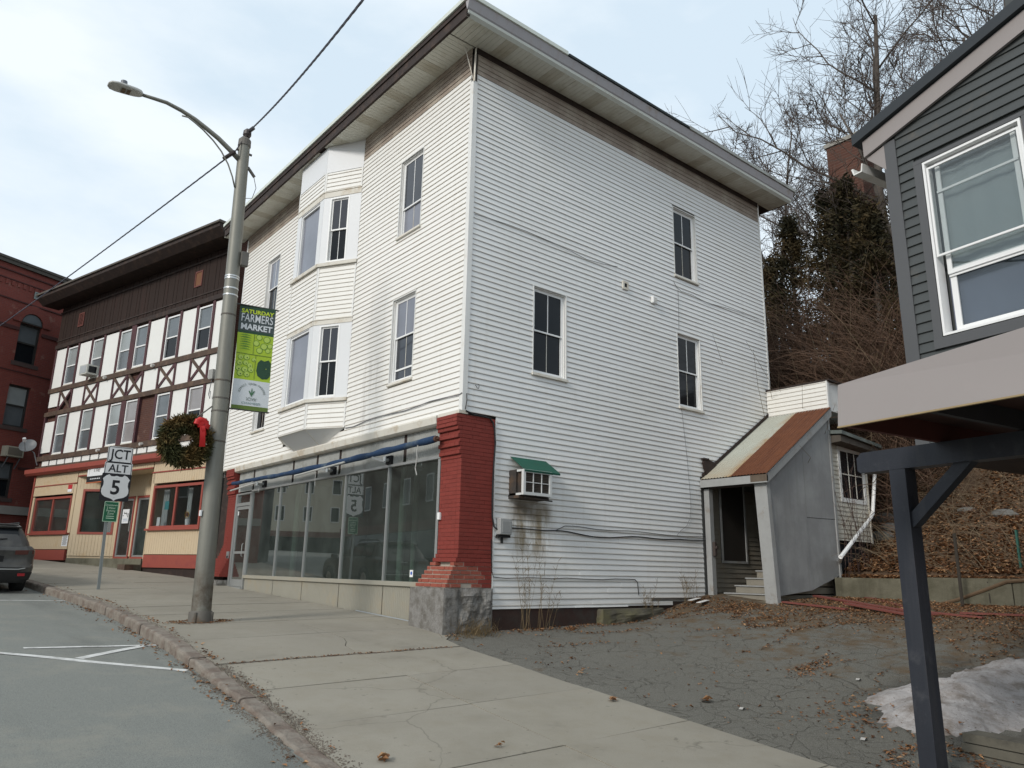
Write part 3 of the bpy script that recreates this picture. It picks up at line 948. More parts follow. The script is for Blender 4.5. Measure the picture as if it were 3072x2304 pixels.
for (x0, x1, m_, dz) in ((-OV-.1, 1.75, 'pale metal edge', 0), (1.78, 5.6, None, .01), (5.62, LS+.72, 'grey cap', 0)):
    m2 = MATS[m_] if m_ in MATS else (pm('torn tar paper', (.035,.045,.047), .85, .3, 5, .5, 30, .01, (.07,.03,.03), (.6,.7), 3) if m_ is None else pm('grey cap', (.36,.38,.36), .6, .2, 3, .1, 30, .005, (.2,.19,.17), (.5,.7), 2))
    run_x('roof_edge', [(-OV-.100,z+.290),(-OV-.135,z+.297),(-OV-.135,z+.378-dz*3),(-OV+.1,z+.378-dz)], x0, x1, m2, .018 if m_ is None else .004)
mb = MB(); mb.box(-OV-.05, LS+.7, -OV-.05, LF+.36, z+.30, z+.36); part('roof', mb, pm('tar roof', (.05,.05,.05), .9), wb)
# dark frieze gap, loose trim strips hanging at the corner
mb = MB(); mb.box(.04, LS-.02, -.030, -.018, 6.93, ZT-.004); part('frieze', mb, M_BROWN, wb)
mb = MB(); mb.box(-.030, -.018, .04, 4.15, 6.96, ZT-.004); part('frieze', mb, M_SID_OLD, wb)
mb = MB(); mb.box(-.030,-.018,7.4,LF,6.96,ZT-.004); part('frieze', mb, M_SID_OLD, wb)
mb = MB(); mb.beam((-.02,-.02,6.30), (-.16,.10,7.03), .035, .012); mb.beam((-.02,-.035,6.30), (.0,-.03,7.02), .035, .012)
part('loose_strip', mb, M_TRIM_D, wb)

# --- shopfront
def zg(y): return gs(-.05, y)
mb = MB(); prof = [(.10,.012),(-.115,.0),(-.125,-.03),(-.105,-.145),(-.06,-.175),(.10,-.175)]
mb.extrude([(p[0], -.0+.60, p[1]) for p in prof], (0, 9.72, 0))
part('cornice', mb, M_TRIM_D, wb)
mb = MB(); mb.box(-.085,.10,-.03,.598,-.045,.012); mb.box(-.085,.1,10.322,LF+.03,-.045,.012); part('cornice_cap', mb, M_TRIM_D, wb)
M_FLUTE = pm('fluted grey metal', (.36,.365,.345), .5, .1, 2.5, .05, 40, .004, (.20,.19,.16), (.5,.75), 2.2, metal=.25)
M_KICK = pm('fluted beige metal', (.30,.285,.235), .6, .12, 1.6, .05, 40, .004, (.33,.28,.20), (.5,.75), 2.0)
def fluted(x, y0, y1, zb0, z1, mat, name, pitch=.060, amp=.018):
    mb = MB(); n = int((y1-y0)/pitch); V = []; F = []
    for i in range(n*4+1):
        y = lerp(y0, y1, i/(n*4)); o = (-amp, -amp, 0, 0)[i % 4]
        zb = zb0(y) if callable(zb0) else zb0
        V += [(x+o, y, zb), (x+o, y, z1)]
    for i in range(n*4): F.append((2*i, 2*i+1, 2*i+3, 2*i+2))
    mb.add(V, F); part(name, mb, mat, wb)
ty = [.60,1.79,4.36,5.44,6.69,9.09,10.15]
for i in range(len(ty)-1): fluted(.045, ty[i]+.05, ty[i+1]-.05, -.69, -.175, M_FLUTE, 'transom_panel')
for y in ty[1:-1]:
    mb = MB(); mb.box(.03, .09, y-.05, y+.05, -.60, -.176); part('transom_post', mb, M_BROWN, wb)
mb = MB(); mb.box(.0,.10,.60,9.1,-.735,-.692); part('head_rail', mb, M_ALU, wb)
my = [.64,2.33,4.04,5.75,7.31,9.10]
for i in range(5):
    y0, y1 = my[i], my[i+1]
    mb = MB(); mb.box(.045,.051, y0+.02, y1-.02, -2.80, -.735); part('pane', mb, M_STORE, wb)
for i, y in enumerate(my):
    w = .035 if i in (0,5) else .016
    mb = MB(); mb.box(.012,.09,y-w,y+w,-2.80,-.736)
    if i in (2,4): mb.box(.06,.12,y+.05,y+.09,-2.8,-.736)
    part('mullion', mb, M_ALU, wb)
mb = MB(); mb.extrude([(.0,.60,-2.802),(.09,.60,-2.795),(.09,.60,-2.90),(-.005,.60,-2.875)], (0, 8.54, 0)); part('sill', mb, M_KICK, wb)
for i in range(5):
    fluted(.055, my[i]+.01 if i else .72, my[i+1]-.01 if i < 4 else 9.12, lambda y: zg(y)-.03, -2.885, M_KICK, 'kick_panel')
mb = MB(); mb.tube([(-.0, .75, zg(.75)+.012), (-.0, 3.2, zg(3.2)+.008)], .014, 6); part('base_pipe', mb, M_STEEL, wb)
# door with transom light
yd0, yd1 = 9.15, 10.10
mb = MB(); zt_ = zg(9.6)
mb.box(.0,.10,9.10,9.155,zt_-.02,-.735); mb.box(.0,.10,10.05,10.16,zt_-.02,-.735); mb.box(.0,.10,9.155,10.05,-1.07,-.99); mb.box(.0,.10,9.155,10.05,-.775,-.735); mb.box(-.02,.12,9.155,10.05,zt_-.02,zt_+.02)
part('door_frame', mb, M_ALU, wb)
mb = MB(); mb.box(.05,.056,9.155,10.05,-.99,-.775); part('transom_light', mb, M_STORE, wb)
mb = MB()
for (a,b,c_,d_) in ((9.165,9.225,zt_+.03,-1.08),(9.98,10.04,zt_+.03,-1.08)): mb.box(.02,.06,a,b,c_,d_)
mb.box(.02,.06,9.225,9.98,-1.16,-1.08); mb.box(.02,.06,9.225,9.98,zt_+.03,zt_+.20); mb.box(.02,.06,9.225,9.98,-2.28,-2.22)
dr = part('door', mb, M_ALU, wb)
mb = MB(); mb.box(.036,.042,9.22,9.985,-2.22,-1.16); mb.box(.036,.042,9.22,9.985,zt_+.2,-2.28); part('pane', mb, M_STORE, dr)
mb = MB(); mb.tube([(.0,9.30,-2.35),(-.03,9.30,-2.33),(-.03,9.30,-2.05),(.0,9.30,-2.03)], .010, 6); part('handle', mb, M_ALU, dr)
mb = MB(); mb.box(.018,.020,9.88,9.94,-1.30,-1.20); part('sticker', mb, M_WHITE, dr)
mb = MB(); mb.box(.040,.0435,1.35,1.45,-2.72,-2.60); part('sticker', mb, M_WHITE, wb)
mb = MB(); mb.cyl((.0415,1.40,-2.655),(.0395,1.40,-2.655),.03,n=12); part('sticker', mb, pm('blue print', (.03,.10,.45), .5, 0), wb)
# columns and a few things inside the shop
for (x, y) in ((.55,7.45),(.9,3.2),(.5,1.2),(2.6,5.4)):
    mb = MB(); mb.cyl((x,y,-3.02),(x,y,-.2),.07,n=14); mb.box(x-.12,x+.12,y-.12,y+.12,-.26,-.2); part('shop_column', mb, pm('column paint', (.60,.60,.57), .5, .05), wb, angle=.6)
mb = MB(); mb.box(3.6,3.75,1.0,9.5,-3.02,-.2); part('shop_partition', mb, pm('partition', (.16,.15,.13), .8, .15), wb)

# --- brick piers: every brick of the near pier is its own piece
def brick_mat(name, col, joint=False):
    g = NG(name); oi = g.n('ShaderNodeObjectInfo')
    n = g.noise(5, 5, .6)
    c = g.mix(n, tuple(x*.85 for x in col), tuple(x*1.15 for x in col))
    c = g.mix(g.math('MULTIPLY', oi.outputs['Random'], .35), c, tuple(x*.62 for x in col))
    c = g.mix(g.math('MULTIPLY', g.ramp(g.noise(22, 4, .6), [(.55, 0.0), (.75, 1.0)]), .3), c, (.40,.30,.26) if joint else (.20,.07,.06))
    g.bsdf(c, .72, 0, .35, g.bump(g.noise(70, 4, .6), .35, .004))
    return g.m
M_BRP = brick_mat('painted brick', (.215,.036,.026))
M_BRU = brick_mat('bare brick', (.30,.080,.052), True)
M_MORT = pm('mortar', (.42,.37,.31), .9, .2, 12, .5, 60, .005)
M_MORTP = pm('painted joint', (.165,.032,.025), .8, .15, 12, .4, 60, .005)
ub = MB().bbox(-.5,.5,-.5,.5,-.5,.5,.02)
meP = ub.mesh('brick', M_BRP); meU = ub.mesh('brick', M_BRU)
CH = .0667
def pier_off(k, n):         # how far course k (from the top) stands forward
    if k < 3: return .125
    if k < 11: return {3:.095,4:.055,5:.085,6:.045,7:.07,8:.03,9:.05,10:.012}[k]
    f = k-(n-8)
    return .0 if f < 0 else .012+.030*f
z0p, z1p = -2.865, -.055
nC = int(round((z1p-z0p)/CH)); CH = (z1p-z0p)/nC
rb = random.Random(21)
def put(x0,x1,y0,y1,z0,z1,bare):
    M = Matrix.Translation(((x0+x1)/2,(y0+y1)/2,(z0+z1)/2)) @ Matrix.Diagonal((x1-x0,y1-y0,z1-z0,1))
    inst('brick', meU if bare else meP, wb, M)
for k in range(nC):
    zt = z1p - k*CH; zb = zt - CH + .006
    f = pier_off(k, nC); w = .575 + (0 if k < nC-8 else .035*(k-(nC-8)+1))
    bare_row = k >= nC-6
    g_ = .005
    # side face (towards the yard)
    x = -f; i = 0
    first = .10 if k % 2 else .20
    while x < .69:
        L = first if i == 0 else .205
        x1 = min(.695, x+L)
        if x1 > .60: x1 = .695
        bare = bare_row and x < (.30 if k > nC-5 else .12) + .1*(k % 2)
        jit = rb.uniform(-.0015,.0015)*(3 if bare else 1)
        if not (k == nC-1 and x > .0 and x < .1):
            put(x, x1-(.013 if bare else g_), -.022+jit, .09, zb+(.005 if bare else 0), zt-(.004 if bare else .0015), bare)
        x = x1; i += 1
    # front face
    y = .094; i = 0
    while y < w-.02:
        L = (.11 if k % 2 else .205) if i == 0 else .205
        y1 = min(w, y+L)
        if y1 > w-.07: y1 = w
        jit = rb.uniform(-.0015,.0015)*(3 if bare_row else 1)
        if not (k == nC-6 and .12 < (y+y1)/2 < .45):    # a brick is missing
            put(-f+jit, .09, y, y1-(.013 if bare_row else g_), zb+(.005 if bare_row else 0), zt-(.004 if bare_row else .0015), bare_row)
        y = y1; i += 1
mb = MB(); mb.box(.004,.69,-.017,.57,-2.2,z1p); mb.box(-.115,.1,.0,.565,z1p-3*CH,z1p-.002); part('core', mb, M_MORTP, wb)
mb = MB()
for k in range(nC):
    f = pier_off(k, nC); w = .575 + (0 if k < nC-8 else .035*(k-(nC-8)+1))
    zt = z1p - k*CH
    if 3 <= k < 11: mb.box(-f+.006,.1,-.016,.57,zt-CH+.001,zt-.001)
    if k >= nC-9 and k < nC-6: mb.box(-f+.006,.69,-.016,w-.008,zt-CH+.001,zt-.001)
part('core', mb, M_MORTP, wb)
mb = MB()
for k in range(nC-6, nC):
    f = pier_off(k, nC); w = .575 + .035*(k-(nC-8)+1); zt = z1p - k*CH
    mb.box(-f+.010,.69,-.012,w-.01,zt-CH+.001,zt-.001) if k != nC-6 else mb.box(.03,.69,-.012,w-.01,zt-CH+.001,zt-.001)
part('mortar_core', mb, M_MORT, wb)
# far pier, bricks a few pixels big: joined courses
mb = MB()
for k in range(nC):
    zt = z1p - k*CH; zb = zt-CH+.007; f = pier_off(k, nC); fl = 0 if k < nC-12 else .06*(k-(nC-13))
    y = 10.17; i = 0; yl = 10.74 + fl
    while y < yl-.03:
        y1 = min(yl, y+(.1 if (k % 2 and i == 0) else .205))
        mb.box(-f, .12, y+.004, y1, zb, zt); y = y1; i += 1
    mb.box(-f+.006,.12,10.17,yl-.004,zt-CH,zt)
fp = part('brick_pier', mb, M_BRP, wb, kind='stuff')
mb = MB(); mb.box(.05,.2,10.6,LF,-3.2,-.05); part('pier_back', mb, M_BROWN, wb)
# granite blocks
def rough_block(x0,x1,y0,y1,z0,z1,amp,n=10,seed=0,marg=.12):
    mb = MB(); sd = seed*7.3
    def face(fn, nrm):
        def f(u, v):
            p = Vector(fn(u, v))
            e = min(min(u,1-u)/marg, min(v,1-v)/marg, 1)
            d = amp*(.5+mnoise.noise(p*4+Vector((sd,0,0)))*1.0+mnoise.noise(p*13+Vector((sd,0,0)))*.45)*max(0,e)
            return p + Vector(nrm)*d
        mb.grid(f, n, n)
    face(lambda u,v:(x0,lerp(y1,y0,u),lerp(z0,z1,v)), (-1,0,0))
    face(lambda u,v:(lerp(x0,x1,u),y0,lerp(z0,z1,v)), (0,-1,0))
    face(lambda u,v:(x1,lerp(y0,y1,u),lerp(z0,z1,v)), (1,0,0))
    face(lambda u,v:(lerp(x1,x0,u),y1,lerp(z0,z1,v)), (0,1,0))
    mb.quad((x0,y0,z1),(x1,y0,z1),(x1,y1,z1),(x0,y1,z1))
    return mb
M_GRAN = pm('grey granite', (.235,.225,.21), .88, .4, 22, .9, 38, .014, (.13,.12,.105), (.46,.62), 6)
part('granite_block', rough_block(-.285,-.01,-.075,.90,-3.62,-2.868,.014,12,1), M_GRAN, wb)
part('granite_block', rough_block(.005,.70,-.050,.55,-3.62,-2.868,.065,20,2), M_GRAN, wb)
part('granite_block', rough_block(-.27,.1,10.18,10.95,-3.35,-2.95,.02,6,3), M_GRAN, wb)
mb = MB(); mb.box(-.15,.2,10.95,LF,-3.35,-3.0); part('granite_block', mb, M_GRAN, wb)
# brick and stone footing under the side wall
mb = MB(); mb.box(.70,4.0,.0,.2,-3.75,-3.205); part('footing', mb, pm('old brick footing', (.050,.027,.021), .9, .4, 8, .6, 30, .01, (.045,.04,.035), (.45,.65), 2.5), wb)
mb = MB(); mb.box(4.0,6.5,.02,.2,-3.6,-3.12); part('footing', mb, MATS['old brick footing'], wb)
part('footing_stone', rough_block(3.2,4.9,-.14,.1,-3.60,-3.23,.07,10,5,.3), pm('mossy stone', (.10,.09,.068), .9, .3, 6, .6, 30, .01, (.12,.11,.06), (.45,.65), 2.5), wb)
# small door plate on far pier
mb = MB(); mb.box(-.03,-.001,10.20,10.36,-2.50,-2.22); p_ = part('mailbox', mb, M_STEEL, wb)
mb = MB(); mb.box(-.034,-.0305,10.24,10.32,-2.42,-2.33); part('mail_slot', mb, M_GLASS_B, p_)
mb = MB(); mb.bbox(-.045,-.001,.49,.56,-1.78,-1.66,.006); part('wall_switch', mb, M_WHITE, wb)

# ------------------------------------------------------------------ things fixed to the building
# rolled-up blue awning
aw = thing('rolled_awning', 'rolled-up faded blue canvas awning slung over the shop window', 'awning', (-.2,5.2,-.55))
mb = MB(); pts = []; rr_ = []
for i in range(61):
    t = i/60; y = lerp(.48, 9.95, t)
    z = -.445 - .035*t - .05*sin(pi*t) - .02*mnoise.noise(Vector((y*1.2,0,1)))
    pts.append((-.20+.02*mnoise.noise(Vector((y*.9,2,1))), y, z)); rr_.append(.060+.014*mnoise.noise(Vector((y*2.1,5,1))) - (.01 if t > .6 else 0))
mb.tube(pts, rr_, 12)
part('canvas_roll', mb, pm('faded blue canvas', (.013,.040,.098), .85, .3, 5, .6, 25, .012, (.10,.13,.15), (.52,.72), 3.0), aw, smooth=True)
mb = MB(); mb.tube([(-.20,.42,-.444),(-.2,.47,-.444)], .05, 12); mb.tube([(-.2,.36,-.444),(-.2,.43,-.444)], .015, 8); part('roller_end', mb, pm('rusty steel', (.10,.05,.035), .8, .3, 8), aw)
for (ya, yb, za) in ((9.9,8.1,-.66),(5.9,3.6,-.60)):
    mb = MB(); mb.tube([(-.26,ya,za-.02),(-.26,yb,za+.06)], .022, 8); part('front_bar', mb, pm('chalky bar', (.42,.42,.40), .6, .2, 6), aw)
for (y0, dy) in ((8.3,1),(4.6,1),(2.3,-1)):
    mb = MB()
    mb.tube([(.0,y0,-.60),(-.13,y0,-.62)], .03, 8)
    mb.beam((-.13,y0,-.62), (-.34,y0-.42*1,-.66 if dy > 0 else -.70), .035, .045)
    mb.beam((-.34,y0-.42,-.66 if dy > 0 else -.70), (-.22,y0+.25,-.55), .03, .035)
    mb.cyl((-.34,y0-.42,-.70),(-.34,y0-.42,-.62), .028, n=8)
    part('folding_arm', mb, M_STEEL, aw)
    mb = MB(); mb.box(-.02,.03,y0-.10,y0+.10,-.68,-.52); part('bracket', mb, M_BLACK, aw)
mb = MB(); mb.tube([(-.24,.95,-.50),(-.25,.96,-.62),(-.25,.94,-.72),(-.25,.98,-.90),(-.245,.93,-1.02)], .010, 5); mb.tube([(-.24,4.9,-.62),(-.25,4.9,-.80),(-.25,4.88,-.92)], .006, 5); mb.tube([(-.24,8.0,-.64),(-.25,8.0,-.85)], .006, 5)
part('cord', mb, pm('old cord', (.42,.42,.40), .9, .1), aw)

# through-wall air conditioner with a green tin hood
ac = thing('wall_air_conditioner', 'rusty wall air conditioner with a green tin hood on the side wall', 'air conditioner', (1.36,-.1,-1.35))
M_ACD = pm('dark rusted metal', (.045,.038,.034), .8, .4, 8, .4, 40, .006, (.10,.06,.035), (.5,.7), 4)
mb = MB(); mb.box(1.07,1.64,-.36,.1,-1.30,-.93); part('casing', mb, M_ACD, ac)
mb = MB(frame((0,0,0),(1,0,0),(0,-1,0))); ring(mb, 1.03,1.68,-1.335,-.905,.05,.345,.40); part('front_frame', mb, pm('chalk white metal', (.62,.63,.62), .6, .1, 5), ac)
mb = MB(); mb.box(1.03,1.05,-.34,-.0,-1.335,-1.30); mb.box(1.03,1.05,-.34,-.22,-.94,-.905); mb.box(1.66,1.68,-.34,0,-1.335,-.905); mb.box(1.05,1.66,-.34,0,-.925,-.905); part('side_frame', mb, MATS['chalk white metal'], ac)
for i in range(13):
    z_ = -1.27 + i*.027
    mb = MB(); mb.box(1.09,1.62,-.374,-.362,z_,z_+.013); part('slat', mb, pm('brown louvre', (.075,.062,.05), .7, .2), ac)
mb = MB(); mb.box(1.255,1.268,-.392,-.376,-1.285,-.955); mb.box(1.445,1.458,-.392,-.376,-1.285,-.955); mb.box(1.09,1.62,-.388,-.376,-1.125,-1.113); part('guard', mb, MATS['chalk white metal'], ac)
mb = MB(); mb.box(1.03,1.10,-.20,-.0,-1.34,-.90); mb.box(1.02,1.70,-.30,.0,-1.385,-1.337); mb.tube([(1.1,-.36,-1.38),(1.72,-.36,-1.40)], .014, 6); part('support', mb, M_ACD, ac)
mb = MB(); 
hood = [(1.05,-.02,-.655),(1.87,-.02,-.655),(1.87,-.41,-.915),(1.05,-.41,-.915)]
mb.extrude(hood, (0,0,-.008)); mb.extrude([(1.87,-.02,-.655),(1.87,-.41,-.915),(1.87,-.02,-.915)], (.006,0,0)); mb.extrude([(1.05,-.40,-.918),(1.87,-.40,-.918),(1.87,-.40,-.945),(1.05,-.40,-.945)], (0,-.006,0))
part('hood', mb, pm('green painted tin', (.008,.085,.055), .6, .15, 8, .3, 40, .006, (.03,.06,.045), (.55,.75), 5), ac)

# grey meter box
mt = thing('meter_box', 'ribbed grey utility box with cables beside the brick pier', 'utility box', (.9,-.08,-2.0))
mb = MB(); mb.bbox(.77,1.03,-.125,.0,-2.0,-1.73,.012); part('box', mb, pm('grey box plastic', (.34,.345,.34), .6, .08, 6), mt)
for i in range(8):
    mb = MB(); x = .815+i*.024; mb.box(x,x+.010,-.133,-.1255,-1.96,-1.77); part('rib', mb, MATS['grey box plastic'], mt)
mb = MB(); mb.box(.76,1.02,-.09,0,-2.045,-2.003); mb.cyl((.86,-.06,-2.14),(.86,-.06,-2.045),.022,n=8); part('gland', mb, M_BLACK, mt)

def cable(px, r, mat, label, fn, off, n=6, cat='cable', name='cable'):
    pts = [fn(p, off) for p in px]
    mb = MB(); mb.tube(pts, r, n); return single(name, mb, mat, label, cat)
c6 = lambda L: [(1450+x/2.949, 1550+y/2.949) for x, y in L]
cable(c6([(200,120),(240,100),(330,104),(420,112),(530,122),(640,122),(700,126),(760,135),(830,150),(900,165),(970,178),(1050,186),(1120,186),(1180,182),(1310,175),(1380,178),(1450,186),(1520,194),(1600,200),(1720,200),(1840,208),(1965,212)]), .011, M_WIRE, 'thick black cable sagging along the side wall to the porch', PY, -.032)
cable(c6([(640,122),(720,82),(790,84),(860,90),(1000,112),(1130,122),(1290,125),(1400,135),(1500,148),(1600,160),(1700,168),(1750,172),(1965,178)]), .006, M_WIRE, 'thin black cable looping above the thick cable on the side wall', PY, -.030)
cable(c6([(70,200),(72,330),(75,485),(90,535),(200,545),(420,540),(620,548),(740,543),(900,552),(1060,556),(1170,550),(1340,555),(1365,580),(1370,640),(1376,695)]), .007, M_WIRE, 'black cable along the foot of the side wall, turned down at its end', PY, -.030)
cable([(2045,1228),(2050,1270),(2055,1315),(2062,1380),(2066,1430),(2070,1475),(2073,1520),(2070,1555),(2060,1578),(2042,1592),(2030,1608)], .004, M_GWIRE, 'thin grey wire hanging below the rear window of the middle floor', PY, -.030)
cable([(1398,1232),(1420,1243),(1450,1249),(1470,1255),(1479,1268),(1484,1290),(1486,1330),(1482,1385),(1479,1440),(1477,1500),(1477,1550),(1482,1580),(1496,1592)], .014, M_WIRE, 'thick black cable bent round the top of the brick pier', PY, -.042)
cable([(1400,1180),(1401,1200),(1396,1228)], .007, M_WIRE, 'short black cable end beside the corner board', PY, -.040)
cable([(1386,1178),(1378,1184),(1340,1192),(1290,1204),(1255,1218),(1215,1232),(1180,1240),(1135,1250),(1100,1262),(1060,1280),(1035,1284)], .009, M_GWIRE, 'grey cable sagging across the front wall to the bay', PX, -.034)
cable([(1424,642),(1470,656),(1520,672),(1580,694),(1650,724),(1710,752),(1760,778),(1810,792),(1852,800)], .005, M_GWIRE, 'old wire drooping across the upper side wall', PY, -.030)
cable([(2020,842),(2030,862),(2044,874),(2075,884),(2120,908),(2180,924),(2240,944),(2278,957)], .005, M_GWIRE, 'loose wire drooping from the top side window to the rear corner', PY, -.030)
cable([(2034,870),(2036,920),(2037,990)], .004, M_GWIRE, 'pair of thin wires between the two rear side windows', PY, -.030)
cable([(1426,1154),(1432,1164),(1436,1165),(1438,1156),(1434,1152)], .006, M_GWIRE, 'small hook loop of wire on the side wall', PY, -.030)
vt = thing('dryer_vent', 'square wall vent with a round dark opening on the side wall', 'vent', (4.09,-.03,3.25))
mb = MB(MS); ring(mb, 4.00,4.17,3.22,3.40,.045,.015,.05); part('plate', mb, M_TRIM_D, vt)
mb = MB(); mb.cyl((4.085,-.02,3.31),(4.085,-.045,3.31),.055,n=14); part('opening', mb, M_BLACK, vt)
vt = thing('wall_hood', 'small white louvred box on the side wall', 'vent', (4.98,-.03,3.1))
mb = MB(); mb.bbox(4.92,5.06,-.09,-.015,3.13,3.29,.008); part('box', mb, M_WHITE, vt)
for i in range(3):
    mb = MB(); mb.box(4.94,5.04,-.096,-.0905,3.16+i*.035,3.175+i*.035); part('louvre', mb, M_TRIM_D, vt)
# ================================================================== porch, annex and yard things
M_GREYP = pm('grey porch paint', (.265,.267,.266), .75, .12, 2, .15, 40, .005, (.33,.335,.33), (.45,.7), 1.0, streak=.3, streakcol=(.17,.165,.15))
M_GREYT = pm('weathered grey trim', (.33,.335,.33), .75, .2, 5, .2, 50, .004, (.21,.17,.13), (.58,.75), 3.5, streak=.25)
M_CLAP_OLD = pm('old cream clapboard', (.24,.22,.18), .8, .2, 3, .1, 50, .004, (.22,.18,.13), (.5,.75), 2.5)
porch = thing('lean_to_porch', 'grey lean-to porch with rusty corrugated roof and a dark open doorway', 'porch', (7.8,-.8,-3.05))
XE, XR, YW = 6.50, 9.23, -1.55
ZE, ZR = -.52, 1.20
def zroof(x): return lerp(ZE, ZR, (x-XE)/(XR-XE))
# corrugated sheets (the outer pair rusted through)
M_RUST = None
g = NG('rusted corrugated iron')
c = g.mix(g.noise(3, 6, .65), (.085,.030,.016), (.17,.065,.030))
c = g.mix(g.math('MULTIPLY', g.ramp(g.noise(1.0, 5, .6, vec=g.map((.6,14,.6))), [(.5,0.0),(.7,1.0)]), .5), c, (.07,.025,.015))
g.bsdf(c, .85, 0, .25, g.bump(g.noise(60,4,.6), .3, .004)); M_RUST = g.m
g = NG('pale corrugated iron')
S = g.sep()
c = g.mix(g.noise(2, 6, .65), (.36,.36,.30), (.47,.48,.42))
rim = g.n('ShaderNodeMapRange'); g.l(S[1], rim.inputs[0]); rim.inputs[1].default_value = -.55; rim.inputs[2].default_value = -.80
mm = g.math('MULTIPLY', rim.outputs[0], g.ramp(g.noise(2.5, 6, .65), [(.35,0.0),(.6,1.0)]))
c = g.mix(mm, c, (.33,.21,.10))
low = g.n('ShaderNodeMapRange'); g.l(S[0], low.inputs[0]); low.inputs[1].default_value = 7.4; low.inputs[2].default_value = 6.4
c = g.mix(g.math('MULTIPLY', g.math('MULTIPLY', low.outputs[0], g.noise(4,5,.6)), .8), c, (.35,.22,.10))
g.bsdf(c, .7, .1, .3); M_PALE = g.m
def sheet(y0, y1, mat, dz):
    mb = MB(); N = int(abs(y1-y0)/.0125); V = []; F = []
    for i in range(N+1):
        y = lerp(y0, y1, i/N); o = .008*sin(2*pi*(y-y0)/.075)
        for (x) in (XE-.10, XE+.9, XE+1.8, XR+.02):
            V.append((x, y, zroof(x)+.012+o+dz))
    for i in range(N):
        for j in range(3):
            a = i*4+j; F.append((a, a+1, a+5, a+4))
    mb.add(V, F); part('roof_sheet', mb, mat, porch, smooth=True)
sheet(-.04, -.82, M_PALE, .0); sheet(-.79, -1.66, M_RUST, .006)
mb = MB(); mb.hexa([(XE-.07,YW-.06,zroof(XE-.07)-.11),(XR,YW-.06,ZR-.11),(XR,-.03,ZR-.11),(XE-.07,-.03,zroof(XE-.07)-.11),(XE-.07,YW-.06,zroof(XE-.07)-.008),(XR,YW-.06,ZR-.008),(XR,-.03,ZR-.008),(XE-.07,-.03,zroof(XE-.07)-.008)])
part('roof_deck', mb, M_BROWN, porch)
mb = MB(); mb.box(XE-.105,XE-.072,YW-.10,-.02,zroof(XE-.1)-.17,zroof(XE-.1)-.010); part('eave_board', mb, M_GREYT, porch)
mb = MB(); mb.box(XE-.108,XE-.069,YW-.10,YW+.28,zroof(XE-.1)-.145,zroof(XE-.1)-.005); part('rotten_board_end', mb, pm('rotten wood', (.13,.10,.075), .9, .4, 8, .6, 40, .008), porch)
mb = MB(); mb.extrude([(XE-.07,YW-.095,zroof(XE-.07)-.20),(XR+.02,YW-.095,ZR-.19),(XR+.02,YW-.095,ZR+.0),(XE-.07,YW-.095,zroof(XE-.07)-.005)], (0,.034,0)); part('rake_board', mb, M_GREYT, porch)
mb = MB(); mb.extrude([(XE-.05,-.035,zroof(XE-.05)+.03),(XR,-.035,ZR+.03),(XR,-.035,ZR+.10),(XE-.05,-.035,zroof(XE-.05)+.10)], (0,-.02,0)); part('flashing', mb, M_BROWN, porch)
# posts, lintel, side wall of painted plywood sheets
def zy(x,y): return hy(x,y)
mb = MB(); mb.hexa([(XE+.0,-.17,-3.12),(XE+.13,-.17,-3.12),(XE+.13,-.035,-3.12),(XE+.0,-.035,-3.12),(XE+.0,-.165,-.68),(XE+.13,-.165,-.68),(XE+.13,-.035,-.68),(XE+.0,-.035,-.68)]); part('post', mb, M_GREYT, porch)
mb = MB(); mb.hexa([(XE-.01,-1.66,-3.22),(XE+.12,-1.66,-3.22),(XE+.12,-1.40,-3.22),(XE-.01,-1.40,-3.22),(XE-.0,-1.56,-.66),(XE+.12,-1.56,-.66),(XE+.12,-1.28,-.66),(XE-.0,-1.28,-.66)]); part('post', mb, M_GREYT, porch)
mb = MB(); mb.box(XE-.0,XE+.12,-1.30,-.04,-.78,-.655); part('lintel', mb, M_BROWN, porch)
xm = 8.0
mb = MB(); mb.extrude([(XE+.12,YW,-2.98),(xm-.004,YW,-2.86),(xm-.004,YW,zroof(xm)-.18),(XE+.12,YW,zroof(XE+.12)-.18)], (0,.03,0)); part('plywood_sheet', mb, M_GREYP, porch)
mb = MB(); mb.extrude([(xm+.004,YW+.006,-2.86),(XR-.03,YW+.006,-2.55),(XR-.03,YW+.006,-1.34),(xm+.004,YW+.006,-1.36)], (0,.03,0)); part('plywood_sheet', mb, M_GREYP, porch)
mb = MB(); mb.extrude([(xm+.004,YW,-1.352),(XR-.03,YW,-1.33),(XR-.03,YW,ZR-.2),(xm+.004,YW,zroof(xm)-.18)], (0,.03,0)); part('plywood_sheet', mb, M_GREYP, porch)
mb = MB(); mb.box(XR-.035,XR+.04,YW-.02,YW+.05,-2.6,ZR-.05); part('corner_board', mb, M_GREYT, porch)
